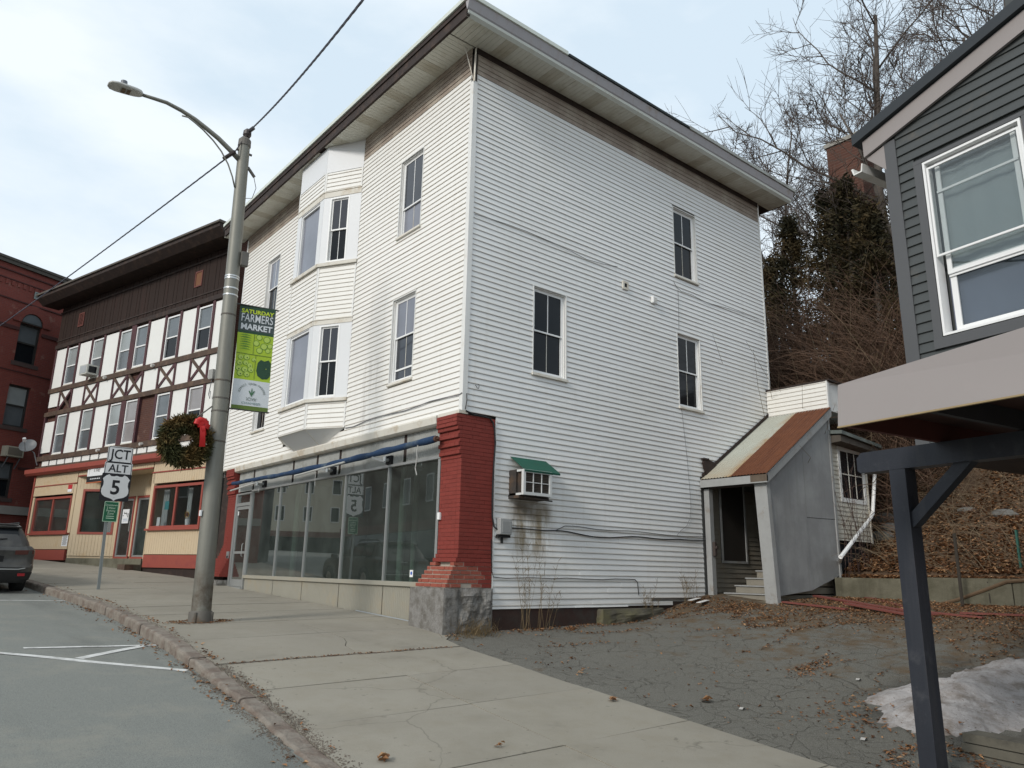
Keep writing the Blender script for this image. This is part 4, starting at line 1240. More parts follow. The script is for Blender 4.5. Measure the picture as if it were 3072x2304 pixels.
# inner: clapboard lining of the house wall, back wall with a dark door, stair
MI = frame((0,-.034,0),(1,0,0),(0,-1,0))
siding(porch, MI, XE+.14, XR-.05, -3.0, -.7, [(7.0,8.0,-2.35,-.2)], M_CLAP_OLD, seed=77, seams=False, name='clapboard')
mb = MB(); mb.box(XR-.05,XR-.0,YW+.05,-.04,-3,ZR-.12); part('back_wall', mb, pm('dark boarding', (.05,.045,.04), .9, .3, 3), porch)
fdr = frame((0,0,0),(1,0,0),(0,-1,0))
mb = MB(fdr); ring(mb, 7.02,7.98,-2.33,-.40,.05,.055,.075); dd = part('door_frame', mb, M_GREYT, porch)
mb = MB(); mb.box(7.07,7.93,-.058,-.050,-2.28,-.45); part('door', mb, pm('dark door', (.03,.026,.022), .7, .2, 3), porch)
for i in range(6):
    z0 = -3.08+.0+i*.155; x0 = XE+.22+i*.22
    mb = MB(); mb.box(x0,XR-.06,-1.40 if i < 5 else -1.5,-.30-.12*min(i,4),z0 if i == 0 else z0-.01,z0+.118); part('riser', mb, M_CLAP_OLD, porch)
    mb = MB(); mb.box(x0-.03,x0+.26,-1.40,-.29-.12*min(i,4),z0+.12,z0+.143); part('tread', mb, M_GREYT, porch)
mb = MB(); mb.box(XE+.02,XE+.6,-1.42,-.16,-3.3,-3.075); part('step_stone', mb, pm('mossy concrete', (.17,.15,.11), .9, .3, 5, .5, 40, .008), porch)
mb = MB(); mb.bbox(XE+.03,XE+.11,-.235,-.171,-2.20,-1.90,.008); mb.cyl((XE+.08,-.27,-2.02),(XE+.08,-.235,-2.02),.035,n=10); part('lamp_box', mb, pm('old brown box', (.06,.045,.04), .7, .3, 8), porch)
mb = MB(); mb.extrude([(XE+.10,-.03,-.50),(XE+.42,-.03,-.30),(XE+.42,-.03,-.16),(XE+.05,-.03,-.10),(XE-.02,-.03,-.20)], (0,-.05,0)); mb.box(XE-.03,XE+.16,-.10,-.025,-.13,-.095); part('flashing_cap', mb, M_BROWN, porch)

# small white annex with the window, behind the porch
M_SID_A = pm('cream annex siding', (.60,.575,.50), .65, .12, 2, .05, 50, .004, (.46,.41,.32), (.48,.75), 2.5, streak=.35, streakcol=(.30,.24,.16))
annex = thing('annex', 'low white clapboard annex with one small window behind the porch', 'annex', (10.1,-.8,-1.8))
MA = frame((0,-1.50,0),(1,0,0),(0,-1,0))
AX0, AX1 = 9.28, 10.93
wz = (9.52, 10.28, -.72, .28)
wz = tuple(v for v in (PY((2515,1352),-1.5).x, PY((2592,1500),-1.5).x, PY((2592,1500),-1.5).z, PY((2515,1352),-1.5).z))
siding(annex, MA, AX0, AX1, -1.78, wz[3]+.30, [(wz[0]-.10,wz[1]+.10,wz[2]-.12,wz[3]+.10)], M_SID_A, seed=55, seams=False)
mb = MB(); mb.box(AX0,AX1-.02,-1.49,3.0,-1.75,wz[3]+.28); part('wall', mb, M_SID_A, annex)
mb = MB(MA); ring(mb, wz[0]-.10,wz[1]+.10,wz[2]-.12,wz[3]+.10,.10,-.002,.028); wn_ = part('window', mb, M_TRIM, annex)
mb = MB(MA); mb.box(wz[0],wz[1],wz[2]-.02,wz[3],.002,.006); part('pane', mb, M_GLASS_B, wn_)
mb = MB(MA)
for t in (.36,.67): mb.box(lerp(wz[0],wz[1],t)-.012,lerp(wz[0],wz[1],t)+.012,wz[2],wz[3],.0065,.014)
mb.box(wz[0],wz[1],lerp(wz[2],wz[3],.5)-.012,lerp(wz[2],wz[3],.5)+.012,.0065,.0145)
part('muntin', mb, M_TRIM_D, wn_)
mb = MB(); mb.box(AX1-.03,AX1+.03,-1.53,-1.47,-1.8,wz[3]+.3); part('corner_board', mb, M_TRIM_D, annex)
zt_ = wz[3]+.28
mb = MB(); mb.hexa([(AX0-.05,-1.86,zt_+.02),(AX1+.25,-1.86,zt_-.10),(AX1+.25,3,zt_+.35),(AX0-.05,3,zt_+.5),(AX0-.05,-1.86,zt_+.10),(AX1+.25,-1.86,zt_-.02),(AX1+.25,3,zt_+.42),(AX0-.05,3,zt_+.6)])
part('roof', mb, pm('mossy grey roof', (.13,.15,.14), .8, .3, 3, .4, 30, .008, (.20,.22,.20), (.5,.7), 3), annex)
mb = MB(); mb.hexa([(AX0,-1.80,zt_-.14),(AX1+.2,-1.80,zt_-.22),(AX1+.2,-1.5,zt_-.24),(AX0,-1.5,zt_-.16),(AX0,-1.80,zt_+.01),(AX1+.2,-1.80,zt_-.11),(AX1+.2,-1.5,zt_-.1),(AX0,-1.5,zt_+.02)])
part('eave_board', mb, pm('dark stained eave', (.10,.085,.07), .85, .3, 4), annex)
mb = MB(); mb.box(AX0+.05,AX1-.1,-1.42,2.8,-2.7,-1.76); part('footing', mb, M_BLACK, annex)
# white boarded box above the porch roof
box = thing('boarded_parapet', 'short white clapboard wall with black capping above the rusty porch roof', 'wall', (9.4,-.8,1.2))
MX = frame((9.25,0,0),(0,1,0),(-1,0,0))
siding(box, MX, -1.58, -.03, 1.20, 1.86, [], M_SID_F, seed=88, seams=False)
mb = MB(); mb.box(9.255,10.9,-1.58,-.02,1.16,1.86); part('wall', mb, M_TRIM, box)
mb = MB(); mb.box(9.22,10.95,-1.66,-.02,1.862,1.90); part('capping', mb, M_BROWN, box)
mb = MB(); mb.box(9.225,9.30,-1.61,-1.575,1.16,1.86); part('corner_board', mb, M_TRIM, box)
mb = MB(); mb.box(9.20,9.252,-1.60,-.02,1.13,1.20); part('flashing', mb, M_GREYT, box)

# white downspout
ds = thing('downspout', 'white downspout elbowing away from the annex to the ground', 'downspout', (10.5,-1.7,-2.9))
P1 = PY((2628,1340),-1.62); P2 = PY((2618,1545),-1.62); P3 = PY((2522,1672),-1.95); P4 = PZ((2496,1772), hy(8.2,-2.4)+.03)
mb = MB(); mb.tube([P1,P2], .042, 8); part('pipe', mb, M_WHITE, ds)
mb = MB(); mb.tube([P2+Vector((0,0,.03)),P2+(P3-P2)*.06,P3], .043, 8); part('pipe', mb, M_WHITE, ds)
mb = MB(); mb.tube([P3+Vector((0,0,.01)),P3+(P4-P3)*.08,P4], .044, 8); part('pipe', mb, M_WHITE, ds)

# retaining wall of concrete lengths at the foot of the hill
M_CONC = pm('old concrete wall', (.155,.145,.105), .9, .25, 3, .5, 35, .01, (.075,.07,.045), (.45,.7), 1.6, streak=.5, streakcol=(.05,.045,.03))
rw = thing('retaining_wall', 'low mossy concrete retaining wall below the leafy hillside', 'wall', (9.1,-6,-3.1))
y = -1.55; i = 0
rq = random.Random(9)
while y > -16:
    L = rq.uniform(1.3, 1.9); dx = rq.uniform(-.05,.04); top = -2.56 + rq.uniform(-.04,.05)
    part('wall_block', rough_block(8.98+dx, 9.30, y-L+.02, y, -3.5, top, .02, 6, 30+i, .1), M_CONC, rw)
    y -= L; i += 1
# stones by the annex
for k, (px, r_) in enumerate((((2650,1560),.26),((2672,1585),.20),((2640,1612),.22),((2905,1535),.16),((3010,1545),.2))):
    P = None
    v = ray(px); t = 8
    while t < 40:
        P = CAM + v*t
        if P.x > 9.3 and P.z < zhill(P.x, P.y): break
        t *= 1.004
    mb = MB()
    bm = bmesh.new(); bmesh.ops.create_icosphere(bm, subdivisions=2, radius=1)
    for q in bm.verts:
        q.co *= 1+.35*mnoise.noise(q.co*1.3+Vector((k*3.1,0,0)))
    mb.add([(P.x+q.co.x*r_, P.y+q.co.y*r_*1.5, P.z+q.co.z*r_*.7) for q in bm.verts], [tuple(w.index for w in f.verts) for f in bm.faces]); bm.free()
    single('boulder', mb, pm('hill stone', (.15,.145,.135), .9, .3, 5, .6, 30, .01, (.07,.075,.05), (.5,.7), 3), ['mossy grey boulder highest beside the downspout elbow','mossy grey boulder right of the downspout below another','grey boulder lowest behind the downspout','flat grey stone showing through the leaves behind the carport brace','grey stone ledge on the leafy slope right of the carport post'][k], 'boulder', group='stones showing through the leaves')

# red painted boards dumped in the leaves
M_REDB = pm('faded red paint', (.19,.058,.045), .75, .25, 4, .2, 40, .005, (.17,.05,.04), (.5,.7), 3)
def Gy(px):
    v = ray(px); t = 3.0
    while t < 60:
        P = CAM + v*t
        if P.z < hy(P.x, P.y): return P
        t *= 1.001
    return P
pile = [((2350,1812),(2540,1832),.10,.02,'short red board at the left end of the dumped pile'),((2448,1795),(2740,1842),.15,.03,'red board end poking up at the back of the pile'),((2542,1788),(2800,1850),.16,.06,'wide red board slanting across the top of the pile'),((2540,1822),(2790,1862),.14,.05,'longest red board in front of the pile'),((2700,1835),(2950,1858),.09,.02,'narrow red board running right behind the carport post'),((2880,1846),(3130,1853),.12,.02,'red board lying right of the carport post')]
for a, b, w, h, lb in pile:
    A = Gy(a); B = Gy(b)
    mb = MB(); mb.beam(A+Vector((0,0,.02+h)), B+Vector((0,0,.02+h*.3)), w, .03)
    single('red_board', mb, M_REDB, lb, 'board', group='red boards dumped in the leaves')
# fence stakes and a fallen pole
for (a, b, r_, m_, lb) in (((2888,1818),(2862,1600),.030,pm('rusty stake', (.045,.038,.03), .85, .3, 8),'rusty thin stake standing at the retaining wall'),):
    A = Gy(a); v = ray(b); n_ = Vector((1,0,0)); B = pl(b, (1,0,0), A.x)
    mb = MB(); mb.tube([A-Vector((0,0,.2)), B], r_, 7); single('stake', mb, m_, lb, 'stake')
A = PX((3066,1725), 9.9); B = PX((3048,1590), 9.9)
mb = MB(); mb.beam(A, B, .07, .035); single('stake', mb, pm('green steel', (.02,.10,.075), .6, .15, 6), 'green metal fence stake on the leafy slope', 'stake')
mb = MB(); mb.tube([PX((2808,1815),8.93),PX((2870,1800),8.92),PX((2960,1768),8.92),PX((3020,1745),8.92),PX((3110,1738),8.93)], .035, 7); single('fallen_pole', mb, pm('barkless branch', (.13,.085,.05), .85, .3, 6), 'brown fallen pole leaning along the retaining wall', 'pole')
A = PX((2963,1745),8.94); B = PX((2972,1810),8.94)
mb = MB(); mb.tube([A,B], .018, 6); single('stake', mb, MATS['rusty stake'], 'short dark stake against the concrete wall under the fallen pole', 'stake')
# broken siding offcuts by the wall
for k, px in enumerate(((2085,1808),(2110,1815))):
    P = Gy(px); mb = MB(); mb.beam(P+Vector((-.22,-.05,.05)), P+Vector((.22,.06,.09)), .10, .008); single('siding_offcut', mb, M_SID_S, ['upper white siding offcut lying by the broken wall foot','lower white siding offcut lying by the broken wall foot'][k], 'siding scrap', group='siding offcuts by the wall')

# old snow heap
M_SNOW = None
g = NG('dirty snow')
c = g.mix(g.noise(1.6, 7, .65), (.27,.25,.24), (.47,.45,.445))
c = g.mix(g.math('MULTIPLY', g.ramp(g.noise(2.6, 7, .7), [(.44,0.0),(.62,1.0)]), .85), c, (.17,.14,.115))
c = g.mix(g.math('MULTIPLY', g.ramp(g.noise(38, 3, .6), [(.60,0.0),(.70,1.0)]), .7), c, (.10,.075,.055))
b_ = g.bsdf(c, .75, 0, .3, g.bump(g.noise(14, 6, .65), .5, .03)); M_SNOW = g.m
outl = [(2575,2103),(2640,2078),(2700,2060),(2770,2038),(2845,2035),(2860,2015),(2930,1998),(3010,1980),(3075,1975),(3140,1970),(3200,2040),(3200,2190),(3110,2190),(2990,2205),(2900,2215),(2780,2215),(2700,2190),(2615,2170),(2640,2130)]
pts = [Gy(p) for p in outl]
cx = sum(p.x for p in pts)/len(pts); cy = sum(p.y for p in pts)/len(pts)
mb = MB(); RN = 44; V = [(cx,cy,0)]; F = []
m_ = 144
ring_p = []
for i in range(m_):
    t = i/m_*len(pts); a = int(t) % len(pts); b = (a+1) % len(pts); q = pts[a].lerp(pts[b], t-int(t))
    wob = 1 + .13*mnoise.noise(Vector((i*.35,3,1))) + .09*mnoise.noise(Vector((i*1.2,8,1))) + .04*mnoise.noise(Vector((i*2.9,18,1)))
    ring_p.append((cx+(q.x-cx)*wob, cy+(q.y-cy)*wob))
for k in range(1, RN+1):
    for i in range(m_):
        f = k/RN; x = cx+(ring_p[i][0]-cx)*f; y = cy+(ring_p[i][1]-cy)*f
        h = .14*(1-f**1.7)**.8 * (.45+1.1*max(0,.5+mnoise.noise(Vector((x*1.5,y*1.5,9))))) + (.035*mnoise.noise(Vector((x*4,y*4,2)))+.018*mnoise.noise(Vector((x*11,y*11,6))))*(1-f)**.5
        V.append((x, y, hy(x,y) - .02 + max(-.01,h) - (.03 if k == RN else 0)))
V[0] = (cx, cy, hy(cx,cy)+.2)
for i in range(m_): F.append((0, 1+i, 1+(i+1) % m_))
for k in range(RN-1):
    for i in range(m_):
        a = 1+k*m_+i; b = 1+k*m_+(i+1) % m_
        F.append((a, a+m_, b+m_, b))
mb.add(V, F)
single('snow_heap', mb, M_SNOW, 'dirty melting snow heap at the edge of the yard behind the carport post', 'snow', smooth=True, kind='thing')

# ================================================================== grey house and its carport canopy (turned ten degrees with the street)
HA = radians(80.0)
HU = Vector((cos(HA), sin(HA), 0)); HN = Vector((-sin(HA), cos(HA), 0))       # along facade (north), towards street
HO = CAM + ray((2720,1000))*8.0                                              # facade corner line
HF = Vector((HO.x, HO.y, 0))
MH = frame(HF, -HU, HN)            # a = southwards from the corner, b = z, c = towards the street
MHi = MH.inverted()
def HP(px, c=0.0):                # pixel on plane c -> (a,b)
    n = HN; d = HN.dot(HF + HN*c); P = pl(px, n, d); q = MHi @ P
    return q.x, q.y
M_GSID = pm('charcoal clapboard', (.060,.066,.066), .55, .12, 2, .1, 60, .003, (.10,.09,.075), (.6,.8), 4)
M_GTRIM = pm('charcoal corner trim', (.088,.090,.094), .55, .1, 2, .05, 60, .003)
M_LILAC = pm('lilac grey fascia', (.285,.255,.245), .5, .05, 1.3, .04, 30, .003, (.30,.26,.25), (.6,.8), 2)
M_ROOFG = pm('dark slate roofing', (.030,.036,.042), .7, .15, 5)
gh = thing('grey_house', 'charcoal clapboard house with lilac eaves and a wide white-framed window', 'house', (HF.x,HF.y,-4.2))
EG = .1085
# rake: from the left eave rising to the right
aE, bE = HP((2722,300+60)); 
r0 = HP((2680,421)); r1 = HP((3072,110))
slope = (r1[1]-r0[1])/(r1[0]-r0[0])
def rake(a): return r0[1] + slope*(a-r0[0])
w0 = HP((2769,493)); w1 = HP((2838,1009)); 
CB0 = (MHi @ (CAM + ray((2514,1279.6))*5.8)).y
WA0, WB1 = w0[0], w0[1]; WB0 = w1[1]; WA0 = (w0[0]+w1[0])/2
WA1 = HP((3062,346))[0]
siding(gh, MH, .13, 4.4, CB0+.2, rake(4.4)+.1, [(WA0-.10,WA1+.10,WB0-.12,WB1+.06)], M_GSID, seed=61, e=EG, seams=False, name='clapboard', cut=lambda b,s0,s1: (max(s0, (b-.15-r0[1])/slope+r0[0]), s1), thick=.024)
mb = MB(MH); mb.box(0,.128,CB0+.2,rake(.0)+.02,.0,.030); mb.box(-.022,.0,CB0+.2,rake(0)+.02,-.13,.030); part('corner_board', mb, M_GTRIM, gh)
mb = MB(MH)
WZ = CB0 + .20
mb.extrude([(.02,WZ,-.16),(9,WZ,-.16),(9,rake(4.7)+.1,-.16),(4.7,rake(4.7)+.1,-.16),(.02,rake(.02)+.1,-.16)], (0,0,-8.0)); mb.box(.02,9,WZ,WB0-.05,-.159,-.01); mb.extrude([(.02,WB0-.05,-.159),(WA0-.02,WB0-.05,-.159),(WA0-.02,rake(WA0),-.159),(.02,rake(.02)+.1,-.159)], (0,0,.15)); mb.box(WA1+.02,9,WB0-.05,rake(4),-.159,-.01); mb.extrude([(WA0-.02,WB1+.02,-.159),(WA1+.02,WB1+.02,-.159),(WA1+.02,rake(WA1)+.1,-.159),(WA0-.02,rake(WA0)+.1,-.159)], (0,0,.15)); part('wall', mb, M_GSID, gh)
mb = MB(MH); mb.box(.03,9,WZ-.16,WZ-.002,-8,-.03); part('floor', mb, M_BROWN, gh)
mb = MB(MH); mb.box(WA0-.10,WA0-.012,WB0-.12,WB1+.03,.0,.028); mb.box(WA1+.012,WA1+.10,WB0-.12,WB1+.03,.0,.028); mb.box(WA0-.10,WA1+.10,WB1+.012,WB1+.055,.0,.030); mb.box(WA0-.10,WA1+.10,WB0-.12,WB0-.012,.0,.040)
wn_ = part('window', mb, M_GTRIM, gh)
mb = MB(MH); ring(mb, WA0,WA1,WB0,WB1,.024,-.10,.034); part('frame', mb, M_WHITE, wn_)
Wm = HP((2817,772))[1]
mb = MB(MH); ring(mb, WA0+.03,WA1-.03,Wm,WB1-.075,.022,.000,.022); part('storm_sash', mb, M_WHITE, wn_)
mb = MB(MH); ring(mb, WA0+.09,WA1-.09,Wm-.20,WB1-.03,.045,-.055,-.035); part('sash', mb, M_WHITE, wn_)
mb = MB(MH); ring(mb, WA0+.09,WA1-.09,WB0+.03,Wm-.13,.06,-.085,-.065); part('sash', mb, M_WHITE, wn_)
b1_ = HP((2808,575))[1]; b2_ = HP((2845,823))[1]
mb = MB(MH); mb.box(WA0+.09,WA1-.09,b1_-.012,b1_+.012,-.034,-.02); part('rail', mb, M_WHITE, wn_); mb = MB(MH); mb.box(WA0+.09,WA1-.09,b2_-.014,b2_+.014,-.064,-.050); part('rail', mb, M_WHITE, wn_)
mb = MB(MH); mb.box(WA0+.05,WA1-.05,Wm+.02,WB1-.10,.008,.012); part('pane', mb, M_CLEAR, wn_)
mb = MB(MH); mb.box(WA0+.1,WA1-.1,WB0+.07,Wm+.0,-.078,-.073); part('pane', mb, M_CLEAR, wn_)
mb = MB(MH); mb.box(WA0+.1,WA1-.1,Wm-.15,WB1-.07,-.0495,-.045); part('pane', mb, M_CLEAR, wn_)
def curtain(u, v):
    a = lerp(WA0+.04, WA1-.04, u); b = lerp(Wm-.16, WB1, v)
    return MH @ Vector((a, b, -.115 + .006*sin(a*26)))
mb = MB(); mb.grid(curtain, 80, 2); part('shade', mb, pm('white roller shade', (.50,.52,.52), .9, .06, 1.2), wn_, smooth=True)
mb = MB(MH); mb.box(WA0+.04,WA1-.04,WB0+.03,Wm-.15,-.14,-.135); part('room', mb, pm('dim room', (.16,.18,.24), .9, .3, .8), wn_)
# roof plane with dark edge, lilac rake board, boxed eave return and gutter
def rk_prof(a, lo, hi): return (a, rake(a)+lo), (a, rake(a)+hi)
c0, c1 = .03, .30
aL = HP((2557,440), .11)[0]; aR = 5.0; print('aL', aL, 'slope', slope, 'CB0', CB0, 'win', WA0,WA1,WB0,WB1)
mb = MB(MH); mb.extrude([(aL+.10,rake(aL+.10)+.02,c0),(aR,rake(aR)+.02,c0),(aR,rake(aR)+.22,c0),(aL+.10,rake(aL+.10)+.22,c0)], (0,0,.035)); part('rake_board', mb, M_LILAC, gh)
mb = MB(MH); mb.extrude([(aL,rake(aL)+.235,.115),(aR,rake(aR)+.235,.115),(aR,rake(aR)+.36,.115),(aL,rake(aL)+.36,.115)], (0,0,-8.2)); part('roof', mb, M_ROOFG, gh)
mb = MB(MH); mb.extrude([(aL+.12,rake(aL+.1)+.015,.031),(.0,rake(.0)+.0,.031),(.0,rake(0)-.30,.031),(aL+.12,rake(aL+.1)-.01,.031)], (0,0,-.02)); mb.extrude([(aL+.11,rake(aL+.1)+.2,.03),(aL+.11,rake(aL+.1)+.0,.03),(aL+.11,rake(aL+.1)+.0,-8),(aL+.11,rake(aL+.1)+.2,-8)], (.03,0,0)); part('eave_return', mb, M_LILAC, gh)
mb = MB(MH); mb.extrude([(aL+.13,rake(aL+.1)-.012,.02),(.0,rake(.0)-.30,.02),(.0,rake(0)-.30,-8),(aL+.13,rake(aL+.1)-.012,-8)], (0,.01,0)); part('soffit', mb, pm('brown eave lining', (.075,.06,.05), .8, .2, 3), gh)
gp = [(aL-.06,.0),(aL-.035,.0),(aL-.02,-.07),(aL+.06,-.07),(aL+.075,.015),(aL+.09,.015),(aL+.075,-.085),(aL-.035,-.085)]
gb = rake(aL+.1)-.02
mb = MB(MH); mb.extrude([(p[0]-.02, gb+p[1]-.03, .06) for p in gp], (0,0,-8.0)); part('gutter', mb, M_TRIM, gh)

# carport canopy
cn = thing('carport_canopy', 'street canopy with lilac fascia on a dark timber post and beam', 'canopy', (-.35,-7.1,-4.2))
P0 = CAM + ray((2514,1279.6))*5.8
q = MHi @ P0; ca, cb, cc = q.x, q.y, q.z      # outer left bottom corner in the house frame
fh0, fh1 = .345, .345*1.60
mb = MB(MH)
La = 6.0
hL, hR = .335, .335+.068*La
mb.add([(ca,cb,cc-.02),(ca+La,cb,cc-.02),(ca+La,cb,cc),(ca,cb,cc),(ca,cb+hL,cc-.06),(ca+La,cb+hR,cc-.06),(ca+La,cb+hR,cc-.04),(ca,cb+hL,cc-.04)], [(3,2,1,0),(4,5,6,7),(0,1,5,4),(1,2,6,5),(2,3,7,6),(3,0,4,7)])
part('fascia', mb, M_LILAC, cn)
mb = MB(MH); mb.box(ca-.004,ca+La,cb-.012,cb-.001,cc-.022,cc+.004); part('fascia_edge', mb, pm('raw plywood edge', (.32,.24,.13), .8, .2, 6), cn)
mb = MB(MH)
nb = 9
cj = .03
mb.add([(ca,cb+hL,cc-.06),(ca+La,cb+hR,cc-.06),(ca+La,cb+hR+.02,cj),(ca,cb+hL+.12,cj)], [(0,1,2,3)])
mb.add([(ca,cb+.10,cc-.02),(ca,cb+.10,cj),(ca,cb+hL+.11,cj),(ca,cb+hL-.01,cc-.06)], [(0,1,2,3)])
part('roof', mb, M_ROOFG, cn)
mb = MB(MH); mb.box(ca+.03,ca+La,cb+.16,cb+.185,cj,cc-.03); part('ceiling', mb, pm('dark red ceiling', (.05,.022,.018), .8, .3, 3), cn)
mb = MB(MH); mb.box(ca,ca+.045,cb,cb+.16,cj,cc-.022); part('rafter', mb, pm('dark red timber', (.085,.024,.018), .75, .3, 4), cn)
for k in range(1, 9):
    mb = MB(MH); a = ca+.05+k*.6; mb.box(a,a+.045,cb+.01,cb+.158,cj,cc-.03); part('rafter', mb, pm('dark timber', (.035,.034,.038), .7, .25, 5, .2, 40, .004), cn)
M_NAVY = pm('navy black paint', (.022,.025,.034), .5, .25, 3, .35, 60, .004, (.05,.052,.06), (.58,.76), 5, streak=.5, streakcol=(.05,.05,.055))
Q = PZ((2814,1326), P0.z); qc = (MHi @ Q).z
pp = MHi @ PY((2700,1500), 0)
pn = HN.dot(Q)
pa = (MHi @ pl((2700,1500), HN, pn)).x
mb = MB(MH); mb.box(pa-.075,pa+.075,-4.4,cb-.19,qc-.15,qc); part('post', mb, M_NAVY, cn)
ba = (MHi @ pl((2570,1380), HN, pn)).x
mb = MB(MH); mb.extrude([(ba,cb-.165,qc+.002),(ba+.03,cb-.188,qc+.002),(ca+La,cb-.188,qc+.002),(ca+La,cb-.002,qc+.002),(ba+.05,cb-.002,qc+.002),(ba,cb-.05,qc+.002)], (0,0,-.154)); part('beam', mb, M_NAVY, cn)
mb = MB(MH); mb.beam((pa+.05,cb-.66,qc-.075),(pa+.62,cb-.14,qc-.075),.10,.10,up=(0,0,1)); part('brace', mb, M_NAVY, cn)
# stacked timber edge of the house terrace
dk = thing('terrace_edge', 'low terrace edge of stacked weathered planks beside the carport post', 'terrace', tuple(Gy((2960,2262))))
Tp = Gy((2900,2262)); tq = MHi @ Tp; ta0 = (MHi @ Gy((2868,2262))).x
for i in range(4):
    zb = Tp.z-.16+i*.085; o_ = tq.z+.02-.02*i
    mb = MB(MH); mb.box(ta0+.012*(i % 2),ta0+5,zb,zb+.076,o_-.24,o_+.008*(i % 2)); part('plank', mb, pm('weathered plank', (.125,.115,.09), .9, .3, 6, .4, 40, .006, (.06,.055,.045), (.5,.7), 4), dk)
# ================================================================== half-timbered building up the street
TA = radians(105.2)
TU = Vector((cos(TA), sin(TA), 0)); TN = Vector((-sin(TA), cos(TA), 0))      # up the street, towards the street
TO = Vector((.17, 12.9, 0))
MT = frame(TO, TU, TN)            # a up the street, b = z, c towards the street
td = thing('half_timbered_building', 'brown and white half-timbered three-storey building with yellow shopfront', 'building', tuple(TO+Vector((0,0,-2.8))))
M_STUC = pm('white stucco', (.76,.76,.73), .8, .05, 1.5, .1, 40, .004, (.62,.58,.50), (.62,.85), 2.5)
M_TIMB = pm('purple brown timber', (.085,.035,.040), .7, .25, 5, .2, 40, .004, (.05,.025,.025), (.5,.7), 3)
M_BEAM = pm('weathered beam', (.085,.055,.040), .8, .35, 4, .3, 40, .006, (.16,.105,.07), (.5,.72), 3)
def brickwall(name, c1, c2, mortar, sx=.21, sz=.07, ang=0.0):
    g = NG(name)
    # brick courses in wall coordinates: turn the position so x runs along the wall
    mp_ = g.n('ShaderNodeMapping'); mp_.inputs['Rotation'].default_value = (0,0,ang); g.l(g.pos(), mp_.inputs['Vector'])
    sp = g.n('ShaderNodeSeparateXYZ'); g.l(mp_.outputs[0], sp.inputs[0])
    cb_ = g.n('ShaderNodeCombineXYZ'); g.l(sp.outputs[0], cb_.inputs[0]); g.l(sp.outputs[2], cb_.inputs[1])
    b = g.n('ShaderNodeTexBrick'); g.l(cb_.outputs[0], b.inputs['Vector'])
    b.inputs['Scale'].default_value = 1.0; b.inputs['Brick Width'].default_value = sx; b.inputs['Row Height'].default_value = sz; b.inputs['Mortar Size'].default_value = .006
    b.inputs['Color1'].default_value = tuple(c1)+(1,); b.inputs['Color2'].default_value = tuple(c2)+(1,); b.inputs['Mortar'].default_value = tuple(mortar)+(1,)
    c = g.mix(g.math('MULTIPLY', g.noise(.8, 6, .6), .7), b.outputs['Color'], tuple(x*.55 for x in c1))
    c = g.mix(g.math('MULTIPLY', g.ramp(g.noise(2.2, 6, .7), [(.60,0.0),(.68,1.0)]), .35), c, (.30,.20,.16))
    g.bsdf(c, .85, 0, .25, g.bump(b.outputs['Fac'], -.5, .01)); return g.m
M_BRT = brickwall('brown brick', (.11,.045,.032), (.085,.036,.028), (.13,.10,.085), ang=-TA)
# carcass
mb = MB(MT); mb.box(.0,11.55,.80,7.9,-9,-.06)
part('wall', mb, M_BRT, td)
mb = MB(MT); mb.box(3.2,8.1,-2.6,.80,-9,-2.2); mb.box(.0,.12,-2.6,.8,-9,-.06); mb.box(11.4,11.52,-2.6,.8,-9,-.06)
part('inner_wall', mb, pm('shop interior', (.10,.095,.085), .9, .3, 1), td)
mb = MB(MT); mb.box(.0,3.2,-2.6,-2.35,-2.2,-.1); mb.box(8.1,11.5,-2.6,-2.35,-2.2,-.1); part('shop_floor', mb, MATS['shop interior'], td)
wins = [(9.70,10.47),(7.75,8.52),(5.80,6.54),(4.73,5.48),(2.77,3.54),(.93,1.69)]
M_TG = glass_mat('blue grey screen glass', (.10,.115,.125), .10, dirt=.1, spec=.6)
M_TG2 = glass_mat('pale blind glass', (.30,.33,.33), .12, dirt=.1, spec=.6)
M_TG3 = glass_mat('curtained glass', (.26,.24,.24), .12, dirt=.25, spec=.6)
rr = random.Random(8)
def small_win(a0, a1, b0, b1, up, lo):
    mb = MB(MT); ring(mb, a0, a1, b0, b1, .05, -.05, .012); w = part('window', mb, M_WHITE, td)
    m = lerp(b0, b1, .5)
    mb = MB(MT); mb.box(a0+.05,a1-.05,m-.022,m+.022,-.04,-.008); part('meeting_rail', mb, M_WHITE, w)
    mb = MB(MT); mb.box(a0+.048,a1-.048,m+.02,b1-.048,-.034,-.028); part('pane', mb, up, w)
    mb = MB(MT); mb.box(a0+.048,a1-.048,b0+.048,m-.02,-.044,-.038); part('pane', mb, lo, w)
    mb = MB(MT); mb.box(a0-.02,a1+.02,b0-.04,b0-.002,-.05,.03); part('sill', mb, M_TRIM_D, w)
ups = [M_TG2,M_TG2,M_TG2,M_TG,M_TG,M_TG]; los = [M_TG,M_TG,M_TG,M_TG,M_GLASS_B,M_GLASS_B]
for (a0,a1), u_, l_ in zip(wins, ups, los): small_win(a0, a1, 4.10, 5.60, u_, l_)
for (a0,a1), u_, l_ in zip(wins, [M_TG2,M_TG2,M_TG2,M_TG3,M_TG,M_TG3], [M_TG,M_TG,M_TG,M_TG3,M_TG,M_GLASS_B]): small_win(a0, a1, 1.40, 2.90, u_, l_)
